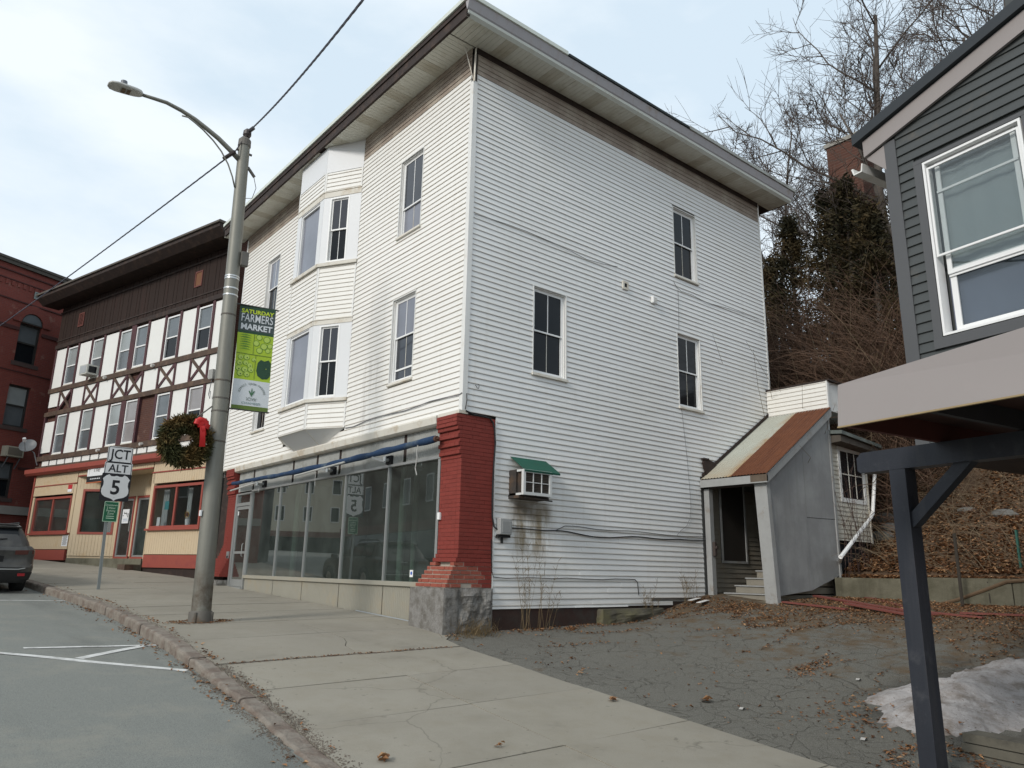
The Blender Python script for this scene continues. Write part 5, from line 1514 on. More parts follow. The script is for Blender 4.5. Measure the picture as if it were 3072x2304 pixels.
# posts beside every window, beams, crosses
pe = []
for (a0,a1) in wins: pe += [a0, a1]
edges = sorted(set([.0, 11.48] + pe))
def post(a0, a1, b0, b1, m=None):
    mb = MB(MT); mb.box(a0,a1,b0,b1,-.059,.038); part('post', mb, m or M_TIMB, td)
for (b0,b1) in ((4.05,5.70),(1.36,2.93)):
    for i,(a0,a1) in enumerate(wins):
        if i == 2: post(a1+.004,a1+.13,b0,b1); post(wins[3][1]+.004,a0-.004,b0,b1)
        elif i == 3: post(a0-.13,a0-.004,b0,b1)
        else: post(a0-.13,a0-.004,b0,b1); post(a1+.004,a1+.13,b0,b1)
    post(11.44,11.54,b0,b1); post(.0,.06,b0,b1)
for (b0,b1) in ((3.87,4.05),(2.93,3.10),(1.18,1.36),(.86,.97)):
    mb = MB(MT); mb.box(-.02,11.56,b0,b1,-.059,.055); part('beam', mb, M_BEAM, td)
bays = [(9.62,10.58),(7.67,8.64),(5.64,6.60),(4.66,5.62),(2.68,3.66),(.84,1.80)]
for i,(a0,a1) in enumerate(bays):
    post(a0-.045,a0+.045,3.102,3.868); post(a1-.045,a1+.045,3.102,3.868)
    for s in (0,1):
        mb = MB(MT); p0 = (a0+.03 if s else a1-.03, 3.11, .012); p1 = (a1-.03 if s else a0+.03, 3.86, .012)
        mb.beam(p0, p1, .10, .05 if s else .044, up=(0,0,1)); part('brace', mb, M_BEAM if s else M_TIMB, td)
# stucco fields (some have fallen away and show brick)
def field(a0, a1, b0, b1):
    mb = MB(MT); mb.box(a0,a1,b0,b1,-.058,.004); part('stucco_panel', mb, M_STUC, td)
fa = [(10.60,11.44),(8.65,9.57),(6.67,7.62),(3.67,4.60),(1.82,2.64),(.06,.80)]
for i,(a0,a1) in enumerate(fa):
    field(a0,a1,4.052,5.64)
    if i == 0: field(a0,a1,1.50,2.70)
    elif i == 2:
        field(a0+.42,a1,1.37,2.92); field(a0,a0+.42,1.37,2.92) if False else None
        mb = MB(MT); mb.box(a0,a0+.418,1.37,2.92,-.058,.004); part('stucco_panel', mb, M_STUC, td)
    elif i == 3: pass
    else: field(a0,a1,1.37,2.92)
    if i == 0: field(a0,a1,3.30,3.86)
    else: field(a0,a1,3.11,3.86)
for i,(a0,a1) in enumerate(bays):
    if i == 0: mb = MB(MT); mb.extrude([(a0+.05,3.86,-.058),(a1-.05,3.86,-.058),(a1-.05,3.15,-.058)], (0,0,.060)); part('stucco_panel', mb, M_STUC, td)
    elif i == 3: mb = MB(MT); mb.extrude([(a0+.05,3.80,-.058),(a0+.05,3.12,-.058),(a1-.05,3.12,-.058),(a1-.05,3.85,-.058),(a0+.5,3.48,-.058)], (0,0,.060)); part('stucco_panel', mb, M_STUC, td)
    else: field(a0+.046,a1-.046,3.11,3.86)
for a in [.1+.62*i for i in range(19)]:
    if a+.52 < 11.46: field(a,min(a+.52,11.44),.98,1.175)
# dark boarded frieze with vents and a deep bracketless cornice
g = NG('dark vertical boarding')
c = g.mix(g.noise(1.0,5,.6,vec=g.map((6,6,.5))), (.017,.010,.008), (.034,.020,.015))
c = g.mix(g.math('MULTIPLY', g.ramp(g.noise(1.0,5,.6,vec=g.map((9,9,.4))), [(.55,0.0),(.75,1.0)]), .6), c, (.06,.022,.018))
g.bsdf(c, .8, 0, .25); M_DBRD = g.m
nbd = 58
for i in range(nbd):
    a0 = -.0+11.56*i/nbd; a1 = -.0+11.56*(i+1)/nbd-.012
    mb = MB(MT); mb.box(a0,a1,5.86,7.45,-.059,.02+.004*(i % 3)); part('frieze_board', mb, M_DBRD, td)
mb = MB(MT); mb.box(-.02,11.58,5.70,5.86,-.059,.06); mb.box(-.02,11.58,6.02,6.06,.029,.045); mb.box(-.03,11.6,7.20,7.26,.029,.06); part('frieze_moulding', mb, M_BROWN, td)
mb = MB(MT); mb.extrude([(-.25,7.46,.0),(-.25,7.46,.62),(-.25,7.68,.86),(-.25,7.80,.86),(-.25,7.95,.0)], (12.25,0,0)); part('cornice', mb, M_BROWN, td)
mb = MB(MT); mb.box(-.28,12.03,7.802,7.86,-.2,.92); mb.box(-.25,12,7.86,7.9,-9,.88); part('roof_edge', mb, pm('grey brown edge', (.11,.095,.08), .8, .3, 3), td)
for (a0,a1,m_) in ((1.72,2.14,'orange board'),(9.58,10.0,None)):
    mb = MB(MT); ring(mb,a0,a1,6.38,6.94,.05,.026,.05); v_ = part('frieze_vent', mb, pm('dull red trim', (.14,.045,.035), .7, .2, 4), td)
    if m_: 
        mb = MB(MT); mb.box(a0+.05,a1-.05,6.43,6.89,.026,.034); part('cover', mb, pm('orange board', (.17,.075,.035), .8, .2, 4), v_)
    else:
        for k in range(8):
            mb = MB(MT); mb.box(a0+.05,a1-.05,6.45+k*.056,6.475+k*.056,.03,.042); part('slat', mb, MATS['dull red trim'], v_)
# shopfront: yellow boarding, red trim, recessed entry
M_YEL = pm('pale yellow boarding', (.56,.445,.30), .6, .07, 2, .03, 40, .003, (.50,.34,.18), (.55,.8), 1.8)
M_YELD = M_YEL
M_RTR = pm('brick red trim', (.30,.070,.050), .6, .15, 3, .05, 40, .003, (.22,.05,.045), (.5,.75), 3)
mb = MB(MT); mb.extrude([(-.05,.62,.0),(-.05,.62,.16),(-.05,.70,.24),(-.05,.855,.24),(-.05,.86,.0)], (12.0,0,0)); part('shop_cornice', mb, M_RTR, td)
def boards(a0, a1, b0, b1, c=0.0, pitch=.125, M=None, name='board'):
    n = max(1, round((a1-a0)/pitch))
    for i in range(n):
        x0 = lerp(a0,a1,i/n); x1 = lerp(a0,a1,(i+1)/n)-.008
        mb = MB(M or MT); mb.box(x0,x1,b0,b1,c-.03,c+.010); part(name, mb, M_YEL, td)
def backing(a0,a1,b0,b1,c=0.0,M=None):
    mb = MB(M or MT); mb.box(a0,a1,b0,b1,c-.08,c-.031); part('sheathing', mb, M_YELD, td)
def trim(a0,a1,b0,b1,c0=-.03,c1=.04,M=None):
    mb = MB(M or MT); mb.box(a0,a1,b0,b1,c0,c1); part('red_trim', mb, M_RTR, td)
for (a0,a1,b0,b1) in ((.10,3.16,.30,.615),(8.14,11.40,.22,.615),(3.20,8.10,.46,.615),(.10,3.16,-.08,.25),(8.32,11.40,-.16,.18),(.10,3.10,-2.28,-1.56),(8.14,11.40,-2.12,-1.62)):
    boards(a0,a1,b0,b1); backing(a0,a1,b0,b1)
trim(.05,3.2,.255,.295,c1=.03); trim(8.1,11.45,.182,.218,c1=.03); trim(3.2,8.1,.42,.458,c1=.03)
trim(11.40,11.50,-2.6,.60); boards(11.24,11.39,-2.1,-.2); boards(8.10,8.30,-1.56,.16,pitch=.2); boards(3.02,3.20,-1.50,.25,pitch=.2); backing(8.1,8.3,-1.6,.2); backing(3.0,3.2,-1.6,.25)
# left window, right window
def shopwin(a0,a1,b0,b1,mull):
    mb = MB(MT); ring(mb,a0,a1,b0,b1,.08,-.05,.03); w = part('shop_window', mb, M_RTR, td)
    ms = [a0+.08]+mull+[a1-.08]
    for i in range(len(ms)-1):
        mb = MB(MT); mb.box(ms[i]+.0,ms[i+1]-.0,b0+.08,b1-.08,-.028-.001*i,-.024-.001*i); part('pane', mb, M_CLEAR if a0 < 5 else M_STORE, w)
    for m in mull:
        mb = MB(MT); mb.box(m-.04,m+.04,b0+.08,b1-.08,-.023,.02); part('mullion', mb, M_RTR, w)
    mb = MB(MT); mb.box(a0-.12,a1+.12,b0-.06,b0-.002,-.03,.10); part('sill', mb, M_RTR, w)
    return w
shopwin(.30,3.00,-1.50,-.16,[1.72]); shopwin(8.30,11.10,-1.55,-.24,[9.70])
trim(.0,.30,-1.5,-.1,c1=.01)
# red base boards
mb = MB(MT); mb.box(.2,3.08,-2.68,-2.30,-.05,.03); part('base_board', mb, M_RTR, td)
mb = MB(MT); mb.box(8.22,11.45,-2.50,-2.14,-.05,.03); part('base_board', mb, M_RTR, td)
mb = MB(MT); mb.box(.1,3.2,-3.0,-2.682,-.3,-.02); part('footing', mb, M_BROWN, td); mb = MB(MT); mb.box(8.1,11.5,-2.9,-2.5,-.3,-.06); part('footing', mb, M_BROWN, td)
# recess: slanting window on the left, two doors at the back
RD = -.80
dv = Vector((6.72-8.10, 0, RD)); Ls = dv.length
o_ = MT @ Vector((8.10,0,0)); e_ = (MT.to_3x3() @ dv).normalized(); nn = Vector((e_.y, -e_.x, 0))
if nn.dot(TN) < 0: nn = -nn
MR = frame(o_, e_, nn)
boards(.02,Ls,-2.34,-1.60,M=MR); backing(.0,Ls,-2.5,-1.60,M=MR); boards(.02,Ls,-.02,.42,M=MR); backing(0,Ls,-.02,.42,M=MR); boards(.02,.28,-1.6,-.02,pitch=.26,M=MR)
mb = MB(MR); ring(mb,.28,Ls,-1.60,-.02,.08,-.05,.03); w_ = part('shop_window', mb, M_RTR, td)
mb = MB(MR); mb.box(.36,Ls-.08,-1.52,-.10,-.03,-.026); part('pane', mb, M_STORE, w_)
boards(6.45,6.72,-2.34,.42,c=RD,pitch=.13); boards(3.2,4.40,-2.34,.42,c=RD); boards(4.4,6.45,-.30,.42,c=RD); backing(3.2,6.72,-.30,.42,c=RD); backing(3.2,4.4,-2.5,-.3,c=RD); backing(6.45,6.72,-2.5,-.3,c=RD)
boards(5.36,5.50,-2.34,-.31,c=RD,pitch=.14); backing(5.36,5.5,-2.5,-.3,c=RD)
for (a0,a1) in ((5.50,6.45),(4.42,5.36)):
    mb = MB(MT); ring(mb,a0,a1,-2.42,-.31,.07,RD-.06,RD+.03); f_ = part('door_frame', mb, M_RTR, td)
    mb = MB(MT); ring(mb,a0+.07,a1-.07,-2.36,-.38,.065,RD-.04,RD+.005); d_ = part('door', mb, M_ALU, td)
    mb = MB(MT); mb.box(a0+.13,a1-.13,-2.29,-.44,RD-.022,RD-.016); part('pane', mb, M_STORE, d_)
    mb = MB(MT); mb.tube([(a0+.11,-1.5,RD+.01),(a0+.11,-1.5,RD+.05),(a0+.11,-1.15,RD+.05),(a0+.11,-1.15,RD+.01)], .012, 6); part('handle', mb, M_ALU, d_)
mb = MB(MT); mb.box(3.2,8.1,.42,.46,RD-.05,-.05); part('entry_ceiling', mb, M_YELD, td)
mb = MB(MT); mb.box(3.18,3.22,-2.5,.46,RD,-.03); part('entry_side', mb, M_YELD, td)
mb = MB(MT); mb.box(3.2,8.05,-2.9,-2.42,-2.2,.02); part('entry_step', mb, M_CONC, td)
mb = MB(MT); mb.box(3.12,7.3,-3.0,-2.60,.022,.34); part('entry_step', mb, M_CONC, td)
mb = MB(MT); mb.box(3.0,3.42,-3.0,-2.60,.345,.62); part('step_block', mb, M_BEAM, td)
# notices, flower and papers in the windows
M_PRINT = pm('printed paper', (.72,.73,.74), .7, .03, 8)
M_INK = pm('black print', (.02,.02,.022), .6, 0)
M_REDP = pm('red print', (.45,.03,.035), .6, .05)
mb = MB(MT); mb.box(8.42,8.72,-.10,.16,.012,.018); n1_ = single('notice', mb, M_REDP, 'small red and white notice high on the yellow boards', 'notice'); 
mb = MB(MT); mb.box(8.42,8.72,-.10,.0,.0182,.0195); part('white_band', mb, M_PRINT, n1_)
mb = MB(MT); mb.box(8.14,8.56,-2.02,-1.64,.012,.017); n2_ = single('notice', mb, M_PRINT, 'white printed notice on the yellow boards below the left window', 'notice')
for k in range(9):
    mb = MB(MT); mb.box(8.19+.02*(k % 3),8.51-.03*(k % 2),-1.70-k*.034,-1.686-k*.034,.0172,.0182); part('text_line', mb, M_INK, n2_)
mb = MB(MT); mb.box(5.80,6.22,-1.22,-.74,RD+.006,RD+.010); n3_ = single('poster', mb, M_PRINT, 'white poster with a dark sketch on the shop door', 'poster')
for k, (a_,b_,w_,h_) in enumerate(((6.05,-.88,.16,.03),(5.95,-.90,.03,.10),(6.12,-.86,.02,.09),(5.86,-.95,.05,.14),(6.16,-.96,.08,.02),(6.0,-1.08,.3,.025),(6.0,-1.14,.34,.02))):
    mb = MB(MT); mb.box(a_-w_/2,a_+w_/2,b_-h_/2,b_+h_/2,RD+.0102,RD+.0115); part('print', mb, M_INK if k < 5 else pm('blue grey print', (.25,.32,.42), .6, .1), n3_)
# hanging shop sign, half hidden by the route signs
sg = thing('shop_sign', 'white and black shop sign lettered The hanging over the entry', 'sign', tuple(MT @ Vector((6.2,.1,.12))))
mb = MB(MT); mb.box(5.0,7.22,.36,.78,.10,.13); part('upper_board', mb, M_PRINT, sg)
mb = MB(MT); mb.box(5.0,7.22,.15,.356,.10,.13); part('lower_board', mb, M_INK, sg)
mb = MB(MT); mb.box(5.0,7.22,.115,.148,.09,.14); part('edge', mb, pm('orange edge', (.45,.13,.05), .6, .1), sg)
MTr = frame(MT @ Vector((6.62,.585,.1325)), -TU, TN)
text('The', sg, MTr, .30, M_INK, shear=.35)
mb = MB(MT); mb.box(7.08,7.10,.42,.72,.1302,.1325); mb.box(7.02,7.16,.58,.61,.1302,.1325); part('emblem', mb, pm('grey print', (.35,.33,.32), .6), sg)
MTr = frame(MT @ Vector((6.5,.255,.1325)), -TU, TN)
mb = MB(MT)
for k in range(6): mb.box(6.9-k*.12,6.98-k*.12,.245,.275,.1302,.1320)
part('small_print', mb, M_PRINT, sg)
fl = thing('sunflower_pot', 'yellow sunflower in a white pot inside the right shop window', 'flower', tuple(MT @ Vector((1.35,-1.42,-.25))))
mb = MB(MT); mb.tube([(1.35,-1.42,-.25),(1.35,-1.22,-.25)], [.06,.08], 10); part('pot', mb, M_PRINT, fl)
mb = MB(MT)
for k in range(14):
    an = 2*pi*k/14; mb.add([(1.35+.05*cos(an-.2),-1.08+.05*sin(an-.2),-.22),(1.35+.15*cos(an),-1.08+.15*sin(an),-.20),(1.35+.05*cos(an+.2),-1.08+.05*sin(an+.2),-.22)], [(0,1,2)])
part('petals', mb, pm('sunflower yellow', (.70,.36,.02), .6, .1), fl, kind='stuff')
mb = MB(MT); mb.cyl((1.35,-1.08,-.23),(1.35,-1.08,-.19),.06,n=10); part('flower_centre', mb, pm('flower brown', (.10,.03,.015), .8), fl)
mb = MB(MT); mb.box(2.55,2.72,-1.42,-1.15,-.06,-.055); single('paper_card', mb, M_PRINT, 'white card standing in the left corner of the right shop window', 'card')
mb = MB(MT); mb.box(2.15,2.38,-.92,-.66,-.06,-.055); single('window_sticker', mb, pm('teal print', (.05,.25,.27), .6, .1), 'teal sticker hanging in the right shop window', 'sticker')
for k,(a0,a1) in enumerate(((2.55,2.92),(1.30,1.55))):
    def cf(u,v): a=lerp(a0,a1,u); return MT @ Vector((a,lerp(-1.42,-.26,v),-.30+.03*sin(a*60)))
    mb = MB(); mb.grid(cf, 24, 2); single('curtain', mb, pm('pale curtain', (.42,.44,.44), .9, .06), ['wide pale curtain at the left of the right shop window','narrow pale curtain at the middle of the right shop window'][k], 'curtain', smooth=True)
mb = MB(MT); mb.box(.4,2.9,-1.46,-1.42,-.5,-.08); single('window_shelf', mb, M_PRINT, 'white shelf along the inside of the right shop window', 'shelf')
# window air conditioner in the upper row
a2_ = thing('window_air_conditioner', 'white window air conditioner in the upper row of the half-timbered front', 'air conditioner', tuple(MT @ Vector((8.13,4.1,.2))))
mb = MB(MT); mb.box(7.86,8.42,4.14,4.50,-.02,.42); part('casing', mb, pm('beige casing', (.55,.55,.50), .6, .08), a2_)
mb = MB(MT); mb.box(7.91,8.37,4.18,4.46,.421,.428); part('grille', mb, pm('grey grille', (.38,.40,.41), .6, .1), a2_)
mb = MB(MT); mb.box(7.853,7.8595,4.20,4.44,.08,.36); part('side_vent', mb, M_GLASS_B, a2_)
for k,a_ in enumerate((7.1,3.95,6.8,4.0)):
    mb = MB(MT); b_ = 3.95 if k < 2 else 1.27; mb.cyl((a_,b_,.05),(a_,b_-.02,.16),.05,n=8); single('floodlight', mb, pm('lamp white', (.6,.58,.54), .5), ['small flood lamp on the upper beam near the air conditioner','small flood lamp on the upper beam left of the fourth window','small flood lamp on the lower beam above the small panels','small flood lamp on the lower beam under the bare brick field'][k], 'lamp', group='flood lamps on the timber front')
mb = MB(MT); mb.box(.30,.52,3.0,3.3,.04,.16); u_ = single('junction_box', mb, pm('box grey', (.32,.32,.30), .6, .1), 'grey junction box with loose wires by the pole', 'utility box')
mb = MB(MT); mb.tube([(.4,3.0,.1),(.35,2.7,.16),(.45,2.5,.12),(.3,2.35,.16),(.4,2.62,.1)], .012, 5); part('wires', mb, M_GWIRE, u_)
# satellite dish at the far corner
dh = thing('satellite_dish', 'grey satellite dish on the far corner of the half-timbered front', 'satellite dish', tuple(MT @ Vector((11.6,1.2,.2))))
mb = MB()
dc = MT @ Vector((11.80,1.80,.35)); dn = Vector((-.30,-.62,.45)).normalized(); du = dn.cross(Vector((0,0,1))).normalized(); dw = du.cross(dn)
V = [dc - dn*.09]; F = []
for k in range(1,6):
    for i in range(20):
        an = 2*pi*i/20; r_ = .30*k/5; V.append(dc + (du*cos(an)+dw*sin(an)*1.05)*r_ - dn*.09*(1-(k/5)**2))
for i in range(20): F.append((0,1+i,1+(i+1) % 20))
for k in range(4):
    for i in range(20): F.append((1+k*20+i,1+(k+1)*20+i,1+(k+1)*20+(i+1) % 20,1+k*20+(i+1) % 20))
mb.add(V,F); part('reflector', mb, pm('dish grey', (.14,.15,.16), .5, .1), dh, smooth=True)
mb = MB(); mb.tube([dc-dw*.3-dn*.03, dc+dn*.42-dw*.1], .015, 6); mb.tube([dc-dn*.1, MT @ Vector((11.6,1.5,.15)), MT @ Vector((11.55,1.05,.0))], .022, 6); part('arm', mb, M_GWIRE, dh)
mb = MB(); mb.cyl(dc+dn*.36-dw*.12, dc+dn*.50-dw*.08, .06, n=10); part('feed_horn', mb, pm('lnb white', (.55,.55,.56), .5), dh)

# ================================================================== red brick block beyond
BA = radians(25.6)
BU = Vector((cos(BA), sin(BA), 0)); BN = Vector((sin(BA), -cos(BA), 0))
BO = TO + TU*13.3
MBk = frame(BO, BU, BN)
M_BRK = brickwall('dark red brick', (.21,.050,.038), (.165,.040,.033), (.15,.085,.07), ang=-BA)
bk = thing('brick_block', 'dark red brick building with an arched window beside the half-timbered front', 'building', tuple(BO+Vector((0,0,-2.6))))
def wall_holes(M, a0, a1, b0, b1, holes, c0, c1):
    """a wall slab split round rectangular openings"""
    mb = MB(M); ys = sorted(set([b0,b1]+[h[2] for h in holes]+[h[3] for h in holes]))
    for i in range(len(ys)-1):
        m = (ys[i]+ys[i+1])/2; segs = [(a0,a1)]
        for h in holes:
            if h[2] < m < h[3]:
                ns = []
                for p,q in segs:
                    if h[1] <= p or h[0] >= q: ns.append((p,q)); continue
                    if h[0] > p: ns.append((p,h[0]))
                    if h[1] < q: ns.append((h[1],q))
                segs = ns
        for p,q in segs: mb.box(p,q,ys[i],ys[i+1],c0,c1)
    return mb
BH = [(-.88,.02,5.28,6.93),(-.87,.02,2.66,4.34),(-.98,-.09,-.15,1.25)]
part('wall', wall_holes(MBk,-3.2,12,-4,9.15,BH,-.5,0), M_BRK, bk)
# segmental arch fill: pieces of wall left and right above the springing
mb = MB(MBk); R_ = .45; cxa = -.43; zs = 6.93
N = 16
for i in range(N):
    t0 = pi*i/N; t1 = pi*(i+1)/N
mb2 = MB(MBk); 
for i in range(N):
    t0 = pi*i/N; t1 = pi*(i+1)/N
    p = [(cxa+R_*cos(t0), zs+R_*sin(t0)), (cxa+(R_+.34)*cos(t0), zs+(R_+.34)*sin(t0)), (cxa+(R_+.34)*cos(t1), zs+(R_+.34)*sin(t1)), (cxa+R_*cos(t1), zs+R_*sin(t1))]
    mb2.extrude([(q[0],q[1],.002) for q in p], (0,0,.06))
part('arch_ring', mb2, M_BRK, bk)
mb = MB(MBk); ps = [(cxa+R_*cos(pi*i/N), zs+R_*sin(pi*i/N), .003) for i in range(N+1)]
mb.extrude(ps, (0,0,.012)); arc = part('arched_window', mb, pm('dark sash', (.03,.028,.026), .7, .2), bk)
mb = MB(MBk); mb.extrude([(cxa+(R_-.06)*cos(pi*i/N), zs+.05+(R_-.08)*sin(pi*i/N), .016) for i in range(N+1)], (0,0,.004)); part('pane', mb, M_TG, arc)
for (h, upm, lom) in ((BH[0],M_TG,M_GLASS_B),(BH[1],M_TG2,M_TG),(BH[2],M_TG,M_GLASS_B)):
    mb = MB(MBk); ring(mb,h[0],h[1],h[2],h[3],.07,-.24,-.12); w_ = part('window', mb, MATS['dark sash'], bk)
    m = lerp(h[2],h[3],.52)
    mb = MB(MBk); mb.box(h[0]+.07,h[1]-.07,m-.03,m+.03,-.20,-.13); part('meeting_rail', mb, MATS['dark sash'], w_)
    mb = MB(MBk); mb.box(h[0]+.07,h[1]-.07,m+.03,h[3]-.07,-.18,-.17); part('pane', mb, upm, w_)
    mb = MB(MBk); mb.box(h[0]+.07,h[1]-.07,h[2]+.07,m-.03,-.2,-.19); part('pane', mb, lom, w_)
    mb = MB(MBk); mb.box(h[0]-.10,h[1]+.10,h[2]-.16,h[2]-.002,-.12,.04); part('sill', mb, pm('dark stone sill', (.07,.045,.04), .85, .2), w_)
M_BRD = pm('sooty brick course', (.060,.020,.018), .85, .25, 6, .3, 30, .01)
for b_, h_, c_ in ((8.86,.05,.05),(8.52,.04,.035),(7.72,.05,.04),(6.55,.14,.045),(4.86,.04,.03),(1.0,.10,.04)):
    for (p,q) in (((-3.2,-.90),(.04,12)) if 6.4 < b_ < 6.8 or b_ == 1.0 else ((-3.2,12),)):
        mb = MB(MBk); mb.box(p,q,b_,b_+h_,.002,c_); part('brick_course', mb, M_BRD, bk)
mb = MB(MBk)
for i in range(60): mb.box(-3.2+i*.24,-3.08+i*.24,8.30,8.50,.002,.03)
part('dentil_course', mb, M_BRK, bk, kind='stuff')
mb = MB(MBk); mb.box(-3.3,12.1,9.15,9.30,-.6,.10); mb.box(-3.3,12.1,9.30,9.40,-.6,.14); part('coping', mb, pm('dark coping', (.075,.068,.058), .8, .25, 4), bk)
mb = MB(MBk); mb.box(-3.2,12,-.78,-.46,.002,.12); part('stone_ledge', mb, pm('grey stone ledge', (.28,.265,.24), .85, .2, 4), bk)
mb = MB(MBk); mb.box(-3.2,12,-4,9.1,-8,-.55); part('core', mb, M_BLACK, bk)
mb = MB(MBk); ring(mb,-.55,-.19,8.05,8.35,.03,.005,.05); v_ = part('round_vent', mb, pm('vent grey', (.22,.26,.25), .5, .1), bk)
for k in range(5):
    mb = MB(MBk); mb.box(-.52,-.22,8.09+k*.05,8.115+k*.05,.01,.04); part('slat', mb, MATS['vent grey'], v_)
a3 = thing('wall_air_conditioner', 'beige air conditioner hung on brackets from the brick wall', 'air conditioner', tuple(MBk @ Vector((-.35,1.4,.2))))
mb = MB(MBk); mb.box(-.72,-.04,1.44,1.84,-.2,.34); part('casing', mb, pm('beige tin', (.40,.38,.30), .6, .1), a3)
mb = MB(MBk); mb.box(-.66,-.10,1.49,1.79,.341,.348); part('grille', mb, pm('brown grille', (.16,.14,.11), .7, .15), a3)
mb = MB(MBk); mb.beam((-.6,1.44,.3),(-.6,1.0,.02),.03,.03); part('bracket', mb, MATS['dish grey'], a3); mb = MB(MBk); mb.beam((-.12,1.44,.3),(-.12,1.0,.02),.03,.03); part('bracket', mb, MATS['dish grey'], a3)

# ================================================================== alley with outside stairs
al = thing('outside_stair', 'grey timber outside stair squeezed into the dark alley', 'stairs', (1.6,12.0,-3.0))
M_WB = pm('white stair board', (.55,.55,.53), .7, .1, 3, .1, 40, .004, (.35,.33,.30), (.5,.75), 3)
mb = MB(); mb.box(.6,9,11.45,12.6,-3.3,-2.96); part('landing', mb, M_CONC, al)
for k,(z0,x0,x1) in enumerate(((.35,.7,4.5),(3.2,.7,4.5))):
    mb = MB(); mb.box(x0,x1,11.42,12.5,z0,z0+.06); part('deck', mb, M_BROWN, al)
    mb = MB(); mb.box(x0-.03,x0-.005,11.42,12.5,z0-.20,z0+.06); part('rim_board', mb, M_WB, al)
    for j in range(3):
        mb = MB(); mb.box(x0-.03,x0-.0,11.42,12.5,z0+.35+.22*j,z0+.45+.22*j); part('rail_board', mb, M_WB, al)
for k,(p0,p1) in enumerate((((.9,11.6,.42),(3.8,11.6,3.1)),((.9,12.35,3.26),(3.6,12.35,5.6)),((.7,12.2,-2.9),(3.0,12.2,.3)))):
    mb = MB(); mb.beam(p0,p1,.05,.24); part('stringer', mb, M_WB, al)
    for j in range(8):
        q = Vector(p0).lerp(Vector(p1),(j+.5)/8); mb = MB(); mb.box(q.x-.12,q.x+.12,q.y-.30,q.y+.30,q.z+.1,q.z+.13); part('tread', mb, M_BROWN, al)
mb = MB(); mb.tube([(.4,11.75,-2.05),(1.4,11.75,-1.6)], .022, 6); mb.tube([(.4,11.75,-2.05),(.4,11.75,-3.0)], .022, 6); part('handrail', mb, M_STEEL, al)
mb = MB(); mb.box(3.0,3.1,11.4,13.2,-3.2,7.0); single('alley_back_wall', mb, pm('dark clapboard', (.05,.035,.03), .85, .3, 3), 'dark boarded wall closing the narrow alley', 'wall')
# ================================================================== street lamp with arm, wires, banner and wreath
LB = Vector((-3.10, 2.45, gs(-3.1,2.45)))
LT = PY((733,437), 2.43)
def lampx(z): 
    t = (z-LB.z)/(LT.z-LB.z); return Vector((lerp(LB.x,LT.x,t), lerp(2.45,2.43,t), z))
g = NG('lamp pole metal')
S = g.sep()
c = g.mix(g.noise(3,6,.6), (.185,.185,.160), (.245,.24,.21))
c = g.mix(g.math('MULTIPLY', g.ramp(g.noise(1.0,6,.65,vec=g.map((14,14,.7))), [(.48,0.0),(.75,1.0)]), .5), c, (.14,.125,.10))
lo_ = g.n('ShaderNodeMapRange', interpolation_type='SMOOTHSTEP'); g.l(S[2], lo_.inputs[0]); lo_.inputs[1].default_value = LB.z+1.15; lo_.inputs[2].default_value = LB.z+.25
c = g.mix(g.math('MULTIPLY', lo_.outputs[0], g.ramp(g.noise(4,6,.7), [(.35,0.0),(.65,1.0)])), c, (.075,.05,.032))
g.bsdf(c, .55, .35, .4, g.bump(g.noise(60,4,.6), .12, .003)); M_POLE = g.m
M_BAND = pm('bright band', (.55,.56,.56), .35, .08, 5, metal=.7)
lamp = thing('street_lamp', 'tall grey tapered street lamp with long curved arm on the pavement', 'street lamp', tuple(LB))
mb = MB()
zs = [LB.z+.02+i*(LT.z-LB.z-.02)/14 for i in range(15)]
mb.tube([lampx(z) for z in zs], [lerp(.150,.098,(z-LB.z)/(LT.z-LB.z)) for z in zs], 24)
part('pole', mb, M_POLE, lamp, angle=.7)
mb = MB()
mb.tube([LB+Vector((0,0,-.06)), LB+Vector((0,0,.13)), LB+Vector((.0,0,.17))], [.185,.178,.155], 16); part('base_collar', mb, pm('dirty iron', (.12,.11,.095), .7, .3, 6, .3, 30, .006, (.09,.055,.03), (.5,.7), 4), lamp, angle=.6)
for k in range(4):
    an = pi/4+k*pi/2; mb = MB(); p = LB+Vector((.178*cos(an),.178*sin(an),0)); mb.cyl(p-Vector((0,0,.03)), p+Vector((0,0,.15)), .026, n=8); part('anchor_bolt', mb, MATS['dirty iron'], lamp)
mb = MB(); mb.tube([lampx(LT.z-.02)+Vector((0,0,0)), LT+Vector((0,0,.10)), LT+Vector((0,0,.16))], [.112,.108,.06], 16); mb.tube([LT+Vector((-.13,.0,-.12)),LT+Vector((.15,0,-.14))], .022, 8); part('cap', mb, pm('dark cap metal', (.14,.13,.115), .6, .2, 6), lamp)
for z in (1.90,2.02,2.20,2.24,1.55,.40,.10,-.12,-.62):
    mb = MB(); r = lerp(.150,.098,(z-LB.z)/(LT.z-LB.z)); p = lampx(z); mb.tube([p-Vector((0,0,.012)),p+Vector((0,0,.012))], r+.006, 20); part('clamp_band', mb, M_BAND if z > 1.6 else MATS['dirty iron'], lamp)
arm_px = [(716,478),(690,450),(655,415),(620,386),(585,358),(545,332),(500,308),(460,295),(425,284)]
A = [PY(p, 2.43) for p in arm_px]
mb = MB(); mb.tube(A, [.045,.044,.042,.040,.037,.034,.032,.030,.028], 12); part('arm', mb, M_POLE, lamp, smooth=True)
mb = MB(); mb.tube([PY(p,2.40) for p in ((704,562),(697,530),(684,492),(664,454),(640,422),(610,390),(585,368),(565,352),(546,347))], .014, 8); part('conduit', mb, M_POLE, lamp, smooth=True)
